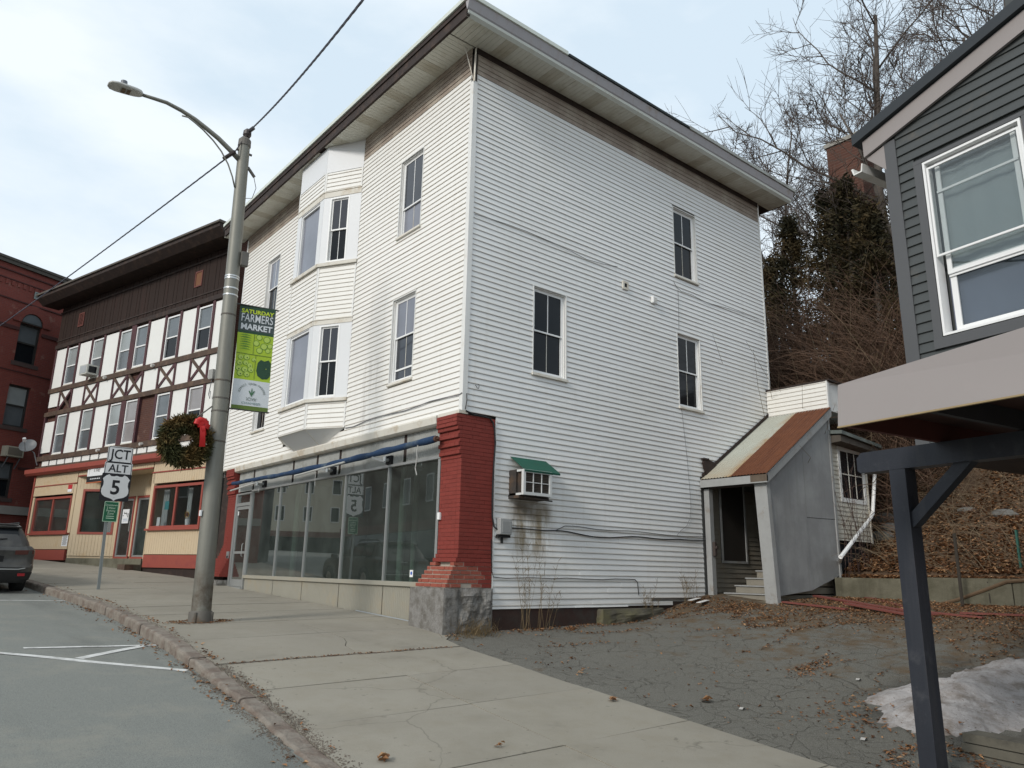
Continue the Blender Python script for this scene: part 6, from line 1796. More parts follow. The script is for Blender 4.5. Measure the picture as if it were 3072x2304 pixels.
# lamp head: flattened shell
H0, H1 = PY((427,285),2.43), PY((324,252),2.43)
hd = (H1-H0); L_ = hd.length; hd.normalize()
up = Vector((0,0,1)); up = (up - hd*up.dot(hd)).normalized(); sdv = hd.cross(up)
mb = MB(); st = [(0,.045,.05),(.06,.085,.06),(.2,.115,.062),(.45,.135,.058),(.75,.145,.050),(.92,.12,.042),(1.0,.06,.022)]
V = []; F = []; n = 16
for t,w,h in st:
    for k in range(n):
        an = 2*pi*k/n; cx_, cy_ = cos(an), sin(an)
        V.append(H0 + hd*(t*L_) + sdv*(w*(abs(cx_)**.7)*(1 if cx_>0 else -1)) + up*(h*(abs(cy_)**.8)*(1 if cy_>0 else -.45)))
for i in range(len(st)-1):
    for k in range(n): F.append((i*n+k,i*n+(k+1) % n,(i+1)*n+(k+1) % n,(i+1)*n+k))
F.append(tuple(range(n))); F.append(tuple((len(st)-1)*n+k for k in range(n)))
mb.add(V,F); hdp = part('lamp_head', mb, pm('lamp housing grey', (.47,.47,.44), .5, .06, 4), lamp, smooth=True)
mb = MB(); c_ = H0+hd*L_*.55+up*.05; mb.cyl(c_, c_+up*.09, .055, .05, 12); part('photocell', mb, pm('photocell grey', (.13,.14,.16), .5), hdp)
mb = MB()
for t0,t1 in ((.36,.46),(.50,.62)):
    p = [H0+hd*L_*t0-up*.031-sdv*.07, H0+hd*L_*t1-up*.031-sdv*.07, H0+hd*L_*t1-up*.031+sdv*.07, H0+hd*L_*t0-up*.031+sdv*.07]; mb.extrude(p, -up*.006)
part('led_panel', mb, pm('led window brown', (.11,.075,.04), .4, .2, 9), hdp)
# small fittings
mb = MB(); p = lampx(2.55); mb.box(p.x+.08,p.x+.20,p.y-.16,p.y-.06,2.45,2.70); part('fitting', mb, pm('dark cap metal', (.14,.13,.115)), lamp)
mb = MB(); p = lampx(4.3); mb.tube([p+Vector((.09,-.02,.05)),p+Vector((.22,-.03,-.10))], .028, 7); mb.tube([p+Vector((.21,-.03,-.1)),p+Vector((.27,-.03,-.3)),p+Vector((.22,-.03,-.52)),p+Vector((.10,-.03,-.56))], .006, 5); part('drip_loop', mb, MATS['dark cap metal'], lamp)
p = lampx(-1.75); mb = MB(); mb.box(p.x-.17,p.x-.145,p.y-.06,p.y+.01,-1.83,-1.74); part('tape_scrap', mb, M_PRINT, lamp)
# insulator and the twisted supply cable
mb = MB(); I0 = LT+Vector((.02,-.02,.16)); mb.tube([I0, I0+Vector((0,0,.05)), I0+Vector((0,0,.12)), I0+Vector((0,0,.17))], [.05,.075,.07,.03], 12); mb.tube([I0+Vector((0,-.02,.1)), I0+Vector((.06,-.14,.16))], .035, 8); part('insulator', mb, pm('dark insulator', (.045,.035,.035), .45, .2, 5), lamp)
def cablerun(A, B, sag, N=60): return [A.lerp(B,i/N)-Vector((0,0,sag*4*(i/N)*(1-i/N))) for i in range(N+1)]
TopE = CAM + ray((1010,-4))*1.0
vv = ray((1012,-6)); tB = (-3.4-CAM.y)/vv.y*1.0; B1 = CAM + vv*tB
def twisted(name, pts, r, label):
    mb = MB()
    N = len(pts)
    for s in range(3):
        q = []
        for i,p in enumerate(pts):
            an = i*.9 + s*2*pi/3; q.append(p + Vector((cos(an)*.3, sin(an)*.6, cos(an+1)*.6))*r)
        mb.tube(q, r*.62, 5)
    return single(name, mb, pm('blue grey cable', (.045,.045,.065), .6, .1, 4), label, 'cable')
I1 = I0+Vector((.02,-.04,.13))
ext = I1 + (B1-I1)*3.0
twisted('supply_cable', cablerun(I1, ext, .55, 200), .016, 'twisted overhead cable rising from the lamp top past the white eaves')
vb = ray((0,968)); B2 = CAM + vb*(26/vb.y)
I2 = PY((705,455),2.35)
mb = MB(); mb.tube([I1, I2], .012, 6); mb.cyl(I2, I2+Vector((-.12,.2,-.10)), .035, n=8); part('dead_end', mb, MATS['dark insulator'], lamp)
ex2 = I2 + (B2-I2)*1.6
twisted('supply_cable', cablerun(I2, ex2, .12, 200), .016, 'twisted overhead cable dropping from the lamp top across the brick block')
# --- banner on two arms
bA = radians(-10.0); bU = Vector((cos(bA), sin(bA), 0)); bN = Vector((sin(bA), -cos(bA), 0))
bz0, bz1 = -.045, 1.80
bo = Vector((-3.04, 2.415, 0))
ban = thing('market_banner', 'green banner lettered SATURDAY FARMERS MARKET on the lamp pole', 'banner', tuple(bo+Vector((.3,0,bz0))))
MBn = frame(bo, bU, bN)
BW = .60
def bw_(a,b,c=0): 
    return (a + (.030*(1-(b-bz0)/(bz1-bz0)) if True else 0), b, c + .012*sin(b*3.1+a*4))
def bquad(a0,a1,b0,b1,c,mat,name,n=6):
    mb = MB(MBn); mb.grid(lambda u,v: bw_(lerp(a0,a1,u),lerp(b0,b1,v),c), n, max(2,int((b1-b0)*14)))
    return part(name, mb, mat, ban, smooth=True)
M_BG = pm('banner dark green', (.018,.060,.030), .6, .12, 4); M_BLIME = pm('banner lime', (.36,.50,.030), .6, .10, 3); M_BOL = pm('banner olive', (.11,.17,.03), .6, .12, 4)
M_BWH = pm('banner white', (.60,.63,.65), .6, .04, 3); M_BMID = pm('banner mid green', (.085,.20,.030), .6, .15, 6); M_BLT = pm('banner light green', (.42,.56,.10), .6, .12, 6); M_BSL = pm('banner slate', (.055,.075,.075), .6, .1, 4)
bquad(0,BW,bz1-.09,bz1,.0,M_BG,'hem'); bquad(0,BW,1.34,bz1-.09,.0,M_BSL,'title_panel'); bquad(0,BW,1.295,1.34,.0,M_BG,'band')
bquad(0,BW,.50,1.295,.0,M_BLIME,'picture_panel'); bquad(0,BW,.475,.50,.0,M_BLIME,'band'); bquad(0,BW,.03,.475,.0,M_BWH,'logo_panel'); bquad(0,BW,bz0,.03,.0,M_BOL,'hem')
mb = MB(MBn); mb.grid(lambda u,v: bw_(lerp(0,BW,u),lerp(bz0,bz1,v),-.006), 6, 28); part('back_cloth', mb, M_BOL, ban, smooth=True)
MBni = MBn.inverted()
def bwarp(p):
    q = MBni @ p; w = bw_(q.x, q.y, q.z+.0055); return MBn @ Vector(w)
def btext(s,a,b,size,mat,sx=1,bold=0,**k):
    return text(s, ban, MBn @ Matrix.Translation((a,b,0)), size, mat, sx=sx, bold=bold, warp=bwarp, **k)
M_LIMET = pm('lime lettering', (.50,.62,.04), .6, 0)
btext('SATURDAY',.30,1.685,.098,M_LIMET,1.08,.003); btext('FARMERS',.30,1.565,.200,M_BWH,.66,.001); btext('MARKET',.30,1.408,.140,M_BWH,.98,.005)
def disc(a,b,r,c,mat,name,sy=1.0,n=18):
    mb = MB(MBn); P = [bw_(a+r*cos(2*pi*k/n), b+r*sy*sin(2*pi*k/n), c) for k in range(n)]; mb.poly(P); return part(name, mb, mat, ban)
rr = random.Random(5)
# beans, top left
for k in range(7):
    b_ = 1.255-k*.041
    mb = MB(MBn); P = []
    for i in range(9): P.append((.04+.20*i/8, b_+.013*sin(pi*i/8)+.012*(1-abs(i-4)/4)))
    for i in range(8,-1,-1): P.append((.04+.20*i/8, b_+.013*sin(pi*i/8)-.012*(1-abs(i-4)/4)))
    mb.poly([bw_(p[0],p[1],.0045) for p in P]); part('bean', mb, M_BMID if k % 2 else pm('bean green', (.14,.30,.035), .6, .1), ban)
for (a,b,r) in ((.36,1.25,.05),(.49,1.225,.058),(.32,1.14,.052),(.45,1.10,.058),(.38,1.02,.052),(.52,1.03,.042),(.55,1.12,.045)):
    disc(a,b,r,.0040,M_BMID,'fruit_rim'); disc(a,b,r*.84,.0048,M_BLT,'fruit_slice')
for (a,b,r) in ((.08,.86,.045),(.18,.87,.05),(.30,.84,.035),(.07,.76,.048),(.17,.77,.045),(.24,.73,.045),(.06,.66,.05),(.16,.65,.05),(.26,.66,.05),(.09,.575,.05),(.20,.57,.048)):
    disc(a,b,r,.0040,M_BMID,'fruit_rim'); disc(a+.003,b+.003,r*.88,.0048,M_BLT,'fruit'); disc(a+.01,b-.008,r*.22,.0054,M_BG,'fruit_eye')
mb = MB(MBn); P = [(.37,.80),(.42,.86),(.48,.84),(.55,.87),(.59,.82),(.595,.60),(.55,.535),(.46,.52),(.38,.57),(.355,.66)]; mb.poly([bw_(p[0],p[1],.0045) for p in P]); part('pepper', mb, M_BG, ban)
for an in (.2,1.4,2.7,3.9,5.1):
    mb = MB(MBn); c0 = Vector((.47,.70)); d = Vector((cos(an),sin(an))); e = Vector((-d.y,d.x)); P = [c0-e*.010, c0+d*.055-e*.004, c0+d*.055+e*.004, c0+e*.010]; mb.poly([bw_(p.x,p.y,.0052) for p in P]); part('pepper_stalk', mb, M_LIMET, ban)
for (a0,a1,b0,b1) in ((.275,.283,.94,1.29),(.01,.59,.925,.935),(.325,.333,.50,.925)):
    bquad(a0,a1,b0,b1,.0046,M_BOL,'picture_line',n=2)
# logo: ring of words, sprout, name
M_BGREY = pm('banner grey print', (.20,.24,.22), .6, .05)
words = 'CONNECT-GROW-PROSPER'
for i,ch in enumerate(words):
    if ch == '-': ch = '·'
    an = pi*(.97 - .94*i/(len(words)-1))
    M = MBn @ Matrix.Translation((.31+.205*cos(an), .25+.165*sin(an), 0)) @ Matrix.Rotation(an-pi/2, 4, 'Z')
    text(ch, ban, M, .046, M_BGREY, warp=bwarp)
for (an,l,b_) in ((1.57,.15,.20),(1.95,.12,.19),(1.2,.11,.20),(2.3,.08,.23),(.85,.08,.24)):
    mb = MB(MBn); c0 = Vector((.31,b_)); d = Vector((cos(an),sin(an))); e = Vector((-d.y,d.x)); P = [c0-e*.003, c0+d*l*.6-e*.012, c0+d*l, c0+d*l*.6+e*.010, c0+e*.003]; mb.poly([bw_(p.x,p.y,.0055) for p in P]); part('sprout_leaf', mb, pm('sprout green', (.06,.16,.08), .6), ban)
btext('IOW',.31,.145,.085,M_BGREY,.95); btext('CHAMBER',.31,.075,.058,pm('pale teal print', (.28,.38,.38), .6),1.2)
for b_ in (bz1-.01, bz0+.0):
    mb = MB(MBn); mb.tube([(-.20,b_,-.0),(BW+.05,b_,.0)], .013, 8); part('banner_arm', mb, pm('dark arm', (.05,.05,.045), .5), ban)

# --- wreath with a red bow
WC = PY((556,1322), 2.38)
wr = thing('wreath', 'browning evergreen wreath with a red bow hung beside the lamp pole', 'wreath', tuple(WC))
RW = .275
g = NG('dry evergreen')
oi_ = g.noise(9, 3, .6)
c = g.mix(g.ramp(g.noise(3.2,4,.6), [(.40,0.0),(.62,1.0)]), (.055,.060,.025), (.20,.115,.040))
c = g.mix(g.math('MULTIPLY', oi_, .6), c, (.06,.055,.02))
g.bsdf(c, .8, 0, .2); M_FIR = g.m
mb = MB()
r = random.Random(2)
for i in range(7000):
    th = r.uniform(0,2*pi); ph = r.uniform(0,2*pi); rad = .125*math.sqrt(r.random())
    c0 = WC + Vector((cos(th)*(RW+rad*cos(ph)), rad*sin(ph)*.8, sin(th)*(RW+rad*cos(ph))))
    outw = Vector((cos(th)*cos(ph), sin(ph), sin(th)*cos(ph)))
    tang = Vector((-sin(th),0,cos(th)))
    d = (outw*r.uniform(.3,1.0) + tang*r.uniform(-.2,.9) + Vector((r.uniform(-.5,.5),r.uniform(-.5,.5),r.uniform(-.6,.3)))).normalized()
    l = r.uniform(.05,.11)*(1.25 if sin(th) < -.4 else 1); w = r.uniform(.004,.010)
    s = d.cross(Vector((r.uniform(-1,1),r.uniform(-1,1),r.uniform(-1,1)))).normalized()*w
    mb.add([c0-s, c0+d*l*.55-s*1.3, c0+d*l, c0+d*l*.55+s*1.3, c0+s], [(0,1,2,3,4)])
part('greenery', mb, M_FIR, wr, kind='stuff')
mb = MB(); mb.tube([WC+Vector((RW*cos(2*pi*i/24),0,RW*sin(2*pi*i/24))) for i in range(25)], .045, 8); part('ring', mb, pm('dark stems', (.02,.018,.012), .9), wr)
M_BOW = pm('red ribbon', (.48,.012,.012), .5, .12, 9)
Bc = WC + Vector((.155,-.19,.27))
def loop(c0, dx, dz, w):
    mb = MB(); N = 12
    def f(u,v):
        an = u*2*pi; rr2 = .5*(1-cos(an))
        return c0 + Vector((dx*rr2, -.045*sin(an)+ (v-.5)*.0, dz*rr2)) + Vector((-dz,0,dx)).normalized()*(v-.5)*w
    mb.grid(f, N, 2); return mb
for dx,dz in ((.12,.02),(-.11,.03),(.09,.07),(-.07,.08),(.13,-.05),(.0,.10),(-.06,-.03),(.05,.09)):
    part('bow_loop', loop(Bc, dx, dz, .08), M_BOW, wr, smooth=True)
mb = MB(); mb.cyl(Bc+Vector((0,.02,0)), Bc+Vector((0,-.05,0)), .03, n=10); part('bow_knot', mb, M_BOW, wr)
for a_,l,w in ((-.12,.37,.085),(-.30,.20,.06)):
    mb = MB(); d = Vector((-sin(a_)*1.0,0,-cos(a_))); s = Vector((d.z,0,-d.x))*w/2
    mb.grid(lambda u,v: Bc + Vector((0,-.03-.03*sin(u*3),0)) + d*l*u + s*(2*v-1)*(.8+.3*u), 8, 2); part('ribbon_tail', mb, M_BOW, wr, smooth=True)
mb = MB(); mb.tube([lampx(-.02)+Vector((-.1,0,0)), WC+Vector((.02,.03,.28))], .012, 6); mb.tube([lampx(-.86)+Vector((-.1,0,0)), WC+Vector((.10,.03,-.29))], .014, 6); part('bracket_arm', mb, MATS['dark cap metal'], wr)

# ================================================================== route sign post
SG = Vector((-3.10, 9.60, gs(-3.1,9.6)))
sp_ = thing('route_sign', 'leaning street post with JCT ALT 5 route plates and a small green parking plate', 'sign', tuple(SG))
top = PY((347,1338), 9.60)
mb = MB(); mb.beam(SG-Vector((0,0,.2)), Vector((top.x-.01, 9.62, .08)), .062, .04, up=(0,1,0)); part('post', mb, pm('dull galvanised post', (.23,.25,.25), .55, .15, 8, .1, 40, .003, metal=.3), sp_)
M_SGW = pm('sign white', (.66,.67,.68), .5, .03, 3, coat=.1); M_SGB = pm('sign black', (.010,.010,.014), .5, 0); M_SGN = pm('sign green', (.010,.110,.050), .45, .06, 5)
def rrect(a0,a1,b0,b1,r,n=5):
    P = []
    for (cx_,cy_,s) in ((a1-r,b0+r,-pi/2),(a1-r,b1-r,0),(a0+r,b1-r,pi/2),(a0+r,b0+r,pi)):
        for k in range(n+1): an = s+k*pi/2/n; P.append((cx_+r*cos(an), cy_+r*sin(an)))
    return P
def plate(poly, M, mat, name, parent, c=0, t=.004):
    mb = MB(M); mb.extrude([(p[0],p[1],c) for p in poly], (0,0,t)); return part(name, mb, mat, parent)
def sframe(pxc, y): 
    P = PY(pxc, y); return frame(P, (1,0,0), (0,-1,0))
lean = Matrix.Rotation(radians(0.0), 4, 'Z')
def rplate(pxc, w, h, name, tilt=0.0):
    M = sframe(pxc, 9.56) @ Matrix.Rotation(tilt, 4, 'Z')
    o = plate(rrect(-w/2,w/2,-h/2,h/2,.035), M, M_SGW, name, sp_)
    bd = rrect(-w/2+.012,w/2-.012,-h/2+.012,h/2-.012,.028); bi = rrect(-w/2+.026,w/2-.026,-h/2+.026,h/2-.026,.02)
    mb = MB(M); n = len(bd); mb.add([(p[0],p[1],.0052) for p in bd]+[(p[0],p[1],.0052) for p in bi], [(i,(i+1) % n,n+(i+1) % n,n+i) for i in range(n)]); part('border', mb, M_SGB, o)
    for b_ in (h/2-.05,-h/2+.05):
        mb = MB(M); mb.cyl((0,b_,.004),(0,b_,.009),.008,n=8); part('bolt', mb, M_STEEL, o)
    return o, M
o, M = rplate((361,1365),.545,.385,'junction_plate'); text('JCT', o, M @ Matrix.Translation((.01,0,.0056)), .315, M_SGB, sx=.86, bold=.005)
o, M = rplate((355,1407),.60,.31,'alternate_plate'); text('ALT', o, M @ Matrix.Translation((0,0,.0056)), .25, M_SGB, sx=.95, bold=.004)
M = sframe((346,1462), 9.555)
plate(rrect(-.315,.315,-.32,.32,.03), M, M_SGB, 'shield_plate', sp_)
half = [(0,.235),(.055,.255),(.11,.262),(.155,.258),(.185,.29),(.235,.262),(.282,.205),(.262,.16),(.258,.10),(.275,.02),(.292,-.06),(.285,-.13),(.25,-.19),(.19,-.232),(.10,-.258),(.045,-.28),(0,-.312)]
half = [(0,.268),(.06,.250),(.12,.252),(.165,.292),(.225,.262),(.290,.190),(.262,.12),(.262,.04),(.290,-.05),(.292,-.12),(.262,-.185),(.20,-.230),(.10,-.258),(.045,-.278),(0,-.312)]
poly = [(-x,y) for x,y in reversed(half[1:-1])]
poly = half + [(-x,y) for x,y in reversed(half[1:-1])]
sh = plate(poly, M, M_SGW, 'route_shield', sp_, c=.0045, t=.0015)
text('5', sh, M @ Matrix.Translation((.0,-.02,.0068)), .46, M_SGB, sx=.95, bold=.010)
for b_ in (.215,-.24):
    mb = MB(M); mb.cyl((0,b_,.004),(0,b_,.010),.008,n=8); part('bolt', mb, M_STEEL, sh)
M = sframe((332,1535), 9.56)
gp_ = plate(rrect(-.155,.155,-.235,.235,.022), M, M_SGN, 'parking_plate', sp_)
bd = rrect(-.152,.152,-.232,.232,.02); bi = rrect(-.140,.140,-.220,.220,.014)
mb = MB(M); n = len(bd); mb.add([(p[0],p[1],.0052) for p in bd]+[(p[0],p[1],.0052) for p in bi], [(i,(i+1) % n,n+(i+1) % n,n+i) for i in range(n)]); part('border', mb, pm('sign pale green', (.45,.60,.45), .5, 0), gp_)
M_SGT = pm('sign pale lettering', (.50,.62,.50), .5, 0)
for s,b_,sz in (('Downtown',.150,.062),('2 Hour',.085,.070),('Parking',.020,.070),('Zone',-.045,.070),('8 AM - 5 PM',-.105,.034),('EXCEPT SUNDAYS',-.150,.030)):
    if sz < .05: # too small to read in the photograph: plain lines
        mb = MB(M); mb.box(-.085,.085,b_-.008,b_+.006,.0042,.0055); part('text_line', mb, M_SGT, gp_); continue
    text(s, gp_, M @ Matrix.Translation((0,b_,.0056)), sz, M_SGT, sx=.92)

# ================================================================== parked car, rear view
def build_car(C, ang, names, paint, lab, cat='car'):
    Rm = Matrix.Translation(C) @ Matrix.Rotation(ang, 4, 'Z')      # local: x right, y forwards, z up, rear bumper at y = 0
    car = thing(names, lab, cat, tuple(C))
    def ringpts(z, yr, yf, w, e=5.0, n=40):
        P = []
        for k in range(n):
            an = 2*pi*k/n; cx_, sy = cos(an), sin(an)
            rr_ = .20 if sy < 0 else .42
            q = k*4.0/n; c4 = int(q) % 4; a4 = (q-int(q))*pi/2*10/9 if (q-int(q)) < .9 else pi/2
            rr_ = (.42,.42,.20,.20)[c4]; rr_ = min(rr_, w*.6)
            sx_, sy_ = ((1,1),(-1,1),(-1,-1),(1,-1))[c4]; an4 = c4*pi/2 + a4
            x = sx_*(w-rr_) + rr_*cos(an4); y = (yf-rr_ if sy_ > 0 else yr+rr_) + rr_*sin(an4)
            P.append((x,y,z))
        return P
    def stack(levels, cap=True):
        V = []; F = []; n = 40
        for L in levels: V += ringpts(*L)
        for i in range(len(levels)-1):
            for k in range(n): F.append((i*n+k,i*n+(k+1) % n,(i+1)*n+(k+1) % n,(i+1)*n+k))
        if cap: F.append(tuple((len(levels)-1)*n+k for k in range(n)))
        F.append(tuple(range(n-1,-1,-1)))
        return V, F
    mb = MB(Rm); mb.add(*stack([(.24,.16,4.50,.80,6),(.30,.08,4.60,.87,6),(.42,.02,4.68,.905,6),(.56,.0,4.70,.925,6),(.60,.03,4.69,.92,6),(.70,.07,4.66,.925,6),(.82,.075,4.60,.93,6),(.92,.06,4.50,.925,6),(.97,.09,4.38,.905,6),(1.02,.16,4.15,.87,6),(1.05,.24,3.4,.80,5)])); body = part('body', mb, paint, car, angle=.5)
    mb = MB(Rm); mb.add(*stack([(1.00,.13,3.55,.83,6),(1.12,.20,3.25,.80,6),(1.28,.32,2.85,.735,6),(1.42,.44,2.45,.675,6),(1.46,.42,2.35,.655,6),(1.50,.40,2.20,.60,5),(1.525,.60,1.9,.45,4)])); part('cabin', mb, paint, car, angle=.5)
    gl = M_GLASS_B
    mb = MB(Rm); mb.add([(-.62,.165,1.06),(.62,.165,1.06),(.54,.405,1.40),(-.54,.405,1.40),(-.62,.185,1.06),(.62,.185,1.06),(.54,.425,1.40),(-.54,.425,1.40)],[(0,1,2,3),(7,6,5,4),(0,4,5,1),(1,5,6,2),(2,6,7,3),(3,7,4,0)]); part('rear_window', mb, gl, car)
    for s in (-1,1):
        for (y0,y1,t0,t1) in ((.62,1.30,.72,1.32),(1.38,2.22,1.40,2.10),(2.30,3.10,2.18,2.36)):
            mb = MB(Rm); mb.extrude([(s*.822,y0,1.05),(s*.822,y1,1.05),(s*.700,t1,1.385),(s*.700,t0,1.385)], (s*.012,0,.004)); part('side_window', mb, gl, car)
        mb = MB(Rm); mb.tube([(s*.60,.62,1.515),(s*.615,.75,1.555),(s*.615,2.0,1.565),(s*.60,2.15,1.52)], .018, 8); part('roof_rail', mb, M_BLACK, car)
        # tail lamp wrapping the corner
        mb = MB(Rm); mb.hexa([(s*.50,.055,.82),(s*.86,.075,.84),(s*.935,.40,.88),(s*.935,.38,.90),(s*.50,.058,.93),(s*.86,.082,.94),(s*.912,.42,.955),(s*.925,.40,.95)]) if False else None
        mb = MB(Rm); mb.add([(s*.50,.066,.83),(s*.74,.066,.84),(s*.885,.125,.85),(s*.938,.28,.87),(s*.50,.050,.925),(s*.74,.052,.935),(s*.882,.112,.94),(s*.938,.30,.945)],[(0,1,5,4),(1,2,6,5),(2,3,7,6)]); part('tail_lamp', mb, pm('dark red lens', (.085,.022,.018), .25, .1, 6, coat=.6), car)
        mb = MB(Rm); mb.box(s*.60,s*.74,-.006,.02,.37,.43); part('reflector', mb, pm('red reflector', (.30,.015,.02), .3, 0), car)
        for y_ in (.92,3.75):
            cx_ = s*.80
            mb = MB(Rm); mb.tube([(s*.70,y_,.345),(s*.72,y_,.345),(s*.90,y_,.345),(s*.93,y_,.345)], [.30,.345,.345,.32], 28); wh = part('tyre', mb, pm('tyre rubber', (.018,.018,.018), .85, .2, 8), car, angle=.6)
            mb = MB(Rm); mb.cyl((s*.90,y_,.345),(s*.936,y_,.345),.22,n=20); part('rim', mb, M_ALU, wh)
            mb = MB(Rm); N = 16; P = [];
            for k in range(N+1):
                an = pi*k/N
                P.append((y_+.42*cos(an), .345+.42*sin(an)))
            Q_ = [(y_+.35*cos(pi*k/N), .345+.35*sin(pi*k/N)) for k in range(N+1)]
            V = [(s*.936,p[0],max(p[1],.25)) for p in P]+[(s*.936,p[0],max(p[1],.25)) for p in Q_]+[(s*.90,p[0],max(p[1],.25)) for p in P]+[(s*.90,p[0],max(p[1],.25)) for p in Q_]
            F = []
            n_ = N+1
            for k in range(N): F += [(k,k+1,n_+k+1,n_+k),(2*n_+k,2*n_+k+1,k+1,k),(3*n_+k,3*n_+k+1,n_+k+1,n_+k)]
            mb.add(V,F); part('wheel_arch', mb, M_BLACK, car)
        mb = MB(Rm); mb.bbox(s*.93,s*1.10,3.05,3.25,1.0,1.13,.02); part('mirror', mb, paint, car)
    mb = MB(Rm); mb.add(*stack([(.22,.12,4.5,.80,6),(.30,.045,4.6,.885,6),(.455,.004,4.69,.918,6),(.46,.02,4.68,.912,6)])); part('bumper_lower', mb, pm('black bumper', (.022,.022,.022), .7, .2, 4), car, angle=.5)
    mb = MB(Rm); mb.tube([(-.86,.10,.62),(-.72,.004,.54),(-.60,-.004,.515),(.60,-.004,.515),(.72,.004,.54),(.86,.10,.62)], .011, 6); part('chrome_strip', mb, M_ALU, car)
    mb = MB(Rm); mb.box(-.30,.30,.058,.068,.66,.80); part('plate_recess', mb, M_BLACK, car)
    mb = MB(Rm); mb.box(-.155,.155,.048,.057,.665,.79); part('number_plate', mb, pm('dusty green plate', (.10,.13,.09), .6, .2, 9), car)
    mb = MB(Rm); mb.box(-.12,.12,.048,.056,.875,.90); part('handle_strip', mb, M_ALU, car)
    mb = MB(Rm); mb.hexa([(-.62,.36,1.42),(.62,.36,1.42),(.60,.60,1.47),(-.60,.60,1.47),(-.60,.34,1.45),(.60,.34,1.45),(.58,.62,1.525),(-.58,.62,1.525)]); part('spoiler', mb, paint, car)
    mb = MB(Rm); mb.tube([(.0,.155,1.07),(.05,.20,1.15),(.34,.225,1.18)], .010, 5); part('wiper', mb, M_BLACK, car)
    return car
M_CARP = pm('dusty charcoal paint', (.030,.030,.030), .42, .15, 2.5, 0, 60, .01, (.10,.097,.085), (.45,.8), 1.6, coat=.25)
cy0 = 10.15; cx0 = -5.24
build_car(Vector((cx0, cy0, zroad(cx0,cy0)+.005)), radians(5.0), 'parked_car', M_CARP, 'dusty dark crossover car parked at the kerb up the street')
# ================================================================== trees and brush on the hill
M_BARK = pm('grey brown bark', (.085,.070,.058), .9, .3, 5, .5, 25, .01, (.13,.115,.10), (.5,.7), 2)
M_TWIG = pm('twig bark', (.075,.056,.046), .9, .25, 3)
def grow(seed, h, r0, spread=.9, lean=(0,0), limbs=11, fork=.30, fine=(6,6,5)):
    """bare tree: returns (trunk, limbs, twigs) meshes around the origin"""
    R = random.Random(seed)
    T = MB(); L1 = MB(); TW = MB()
    def path(p, d, l, n, wob, upw):
        pts = [p.copy()]; d = d.normalized()
        for i in range(n):
            d = (d + Vector((R.gauss(0,wob),R.gauss(0,wob),R.gauss(0,wob)+upw))).normalized()
            p = p + d*(l/n); pts.append(p.copy())
        return pts, d
    tp, td_ = path(Vector((0,0,-.4)), Vector((lean[0],lean[1],1)), h*.80, 9, .07, .05)
    T.tube(tp, [lerp(r0*1.15, r0*.28, i/9) for i in range(10)], 8)
    def at(pts, t):
        f = t*(len(pts)-1); i = min(int(f), len(pts)-2); return pts[i].lerp(pts[i+1], f-i), (pts[i+1]-pts[i]).normalized()
    def side(d, ang, az):
        a = d.orthogonal().normalized(); b = d.cross(a)
        return (d*cos(ang) + (a*cos(az)+b*sin(az))*sin(ang)).normalized()
    az = R.uniform(0, 6)
    for k in range(limbs):
        t = fork + (1-fork)*(k+.5)/limbs
        p, d = at(tp, t); az += 2.4
        l = h*lerp(.46, .20, t)*R.uniform(.75,1.2)*spread
        lp, ld = path(p, side(d, R.uniform(.65,1.15)*(1.15-.35*t), az), l, 7, .13, .055)
        rl = lerp(r0*.42, r0*.14, t)
        L1.tube(lp, [lerp(rl, rl*.22, i/7) for i in range(8)], 6)
        for m in range(fine[0]):
            t2 = .18+.82*(m+R.random())/fine[0]
            p2, d2 = at(lp, min(.99,t2)); l2 = l*R.uniform(.28,.52)*(1.1-.5*t2)
            bp, bd = path(p2, side(d2, R.uniform(.5,1.1), R.uniform(0,6.3)), l2, 5, .11, .045)
            r2 = rl*.34*(1.15-.6*t2)+.008
            L1.tube(bp, [lerp(r2, r2*.3, i/5) for i in range(6)], 4, caps=False)
            for q in range(fine[1]):
                t3 = .15+.85*(q+R.random())/fine[1]
                p3, d3 = at(bp, min(.99,t3)); l3 = l2*R.uniform(.40,.75)
                cp, cd_ = path(p3, side(d3, R.uniform(.4,1.0), R.uniform(0,6.3)), l3, 4, .10, .05)
                TW.tube(cp, [.0095,.0085,.007,.0055,.0035], 3, caps=False)
                for w in range(fine[2]):
                    t4 = .2+.8*(w+R.random())/fine[2]
                    p4, d4 = at(cp, min(.99,t4))
                    fp, _ = path(p4, side(d4, R.uniform(.4,1.0), R.uniform(0,6.3)), l3*R.uniform(.4,.75), 2, .08, .05)
                    TW.tube(fp, [.006,.005,.0032], 3, caps=False)
    return T, L1, TW
protos = []
for sd, h, r0, sp in ((3,15,.17,1.0),(8,13,.12,.85),(15,16,.15,.95),(27,11,.08,.7)):
    T, L1, TW = grow(sd, h, r0, sp, limbs=12 if r0 > .1 else 10)
    protos.append((T.mesh('trunk',M_BARK,smooth=True), L1.mesh('limbs',M_BARK,smooth=True), TW.mesh('twigs',M_TWIG)))
def bare_tree(k, x, y, rot, s, label, tilt=(0,0)):
    z = zhill(x, y)
    t = thing('bare_tree', label, 'tree', (x,y,z-.1), 'bare trees on the hillside')
    t.rotation_euler = (tilt[0], tilt[1], rot); t.scale = (s,s,s)
    for nm, me in zip(('trunk','branches','twigs'), protos[k]):
        o = bpy.data.objects.new(nm, me); COL.objects.link(o); o.parent = t
        if nm == 'twigs': o['kind'] = 'stuff'
    return t
bare_tree(0, 18.5, .2, .4, 1.30, 'largest bare tree, its limb reaching left over the evergreens to the white eaves', (0.05,-.16))
bare_tree(2, 21.0, -2.2, 2.1, 1.30, 'tall bare tree rising above the dark roof edge of the grey house', (.02,-.12))
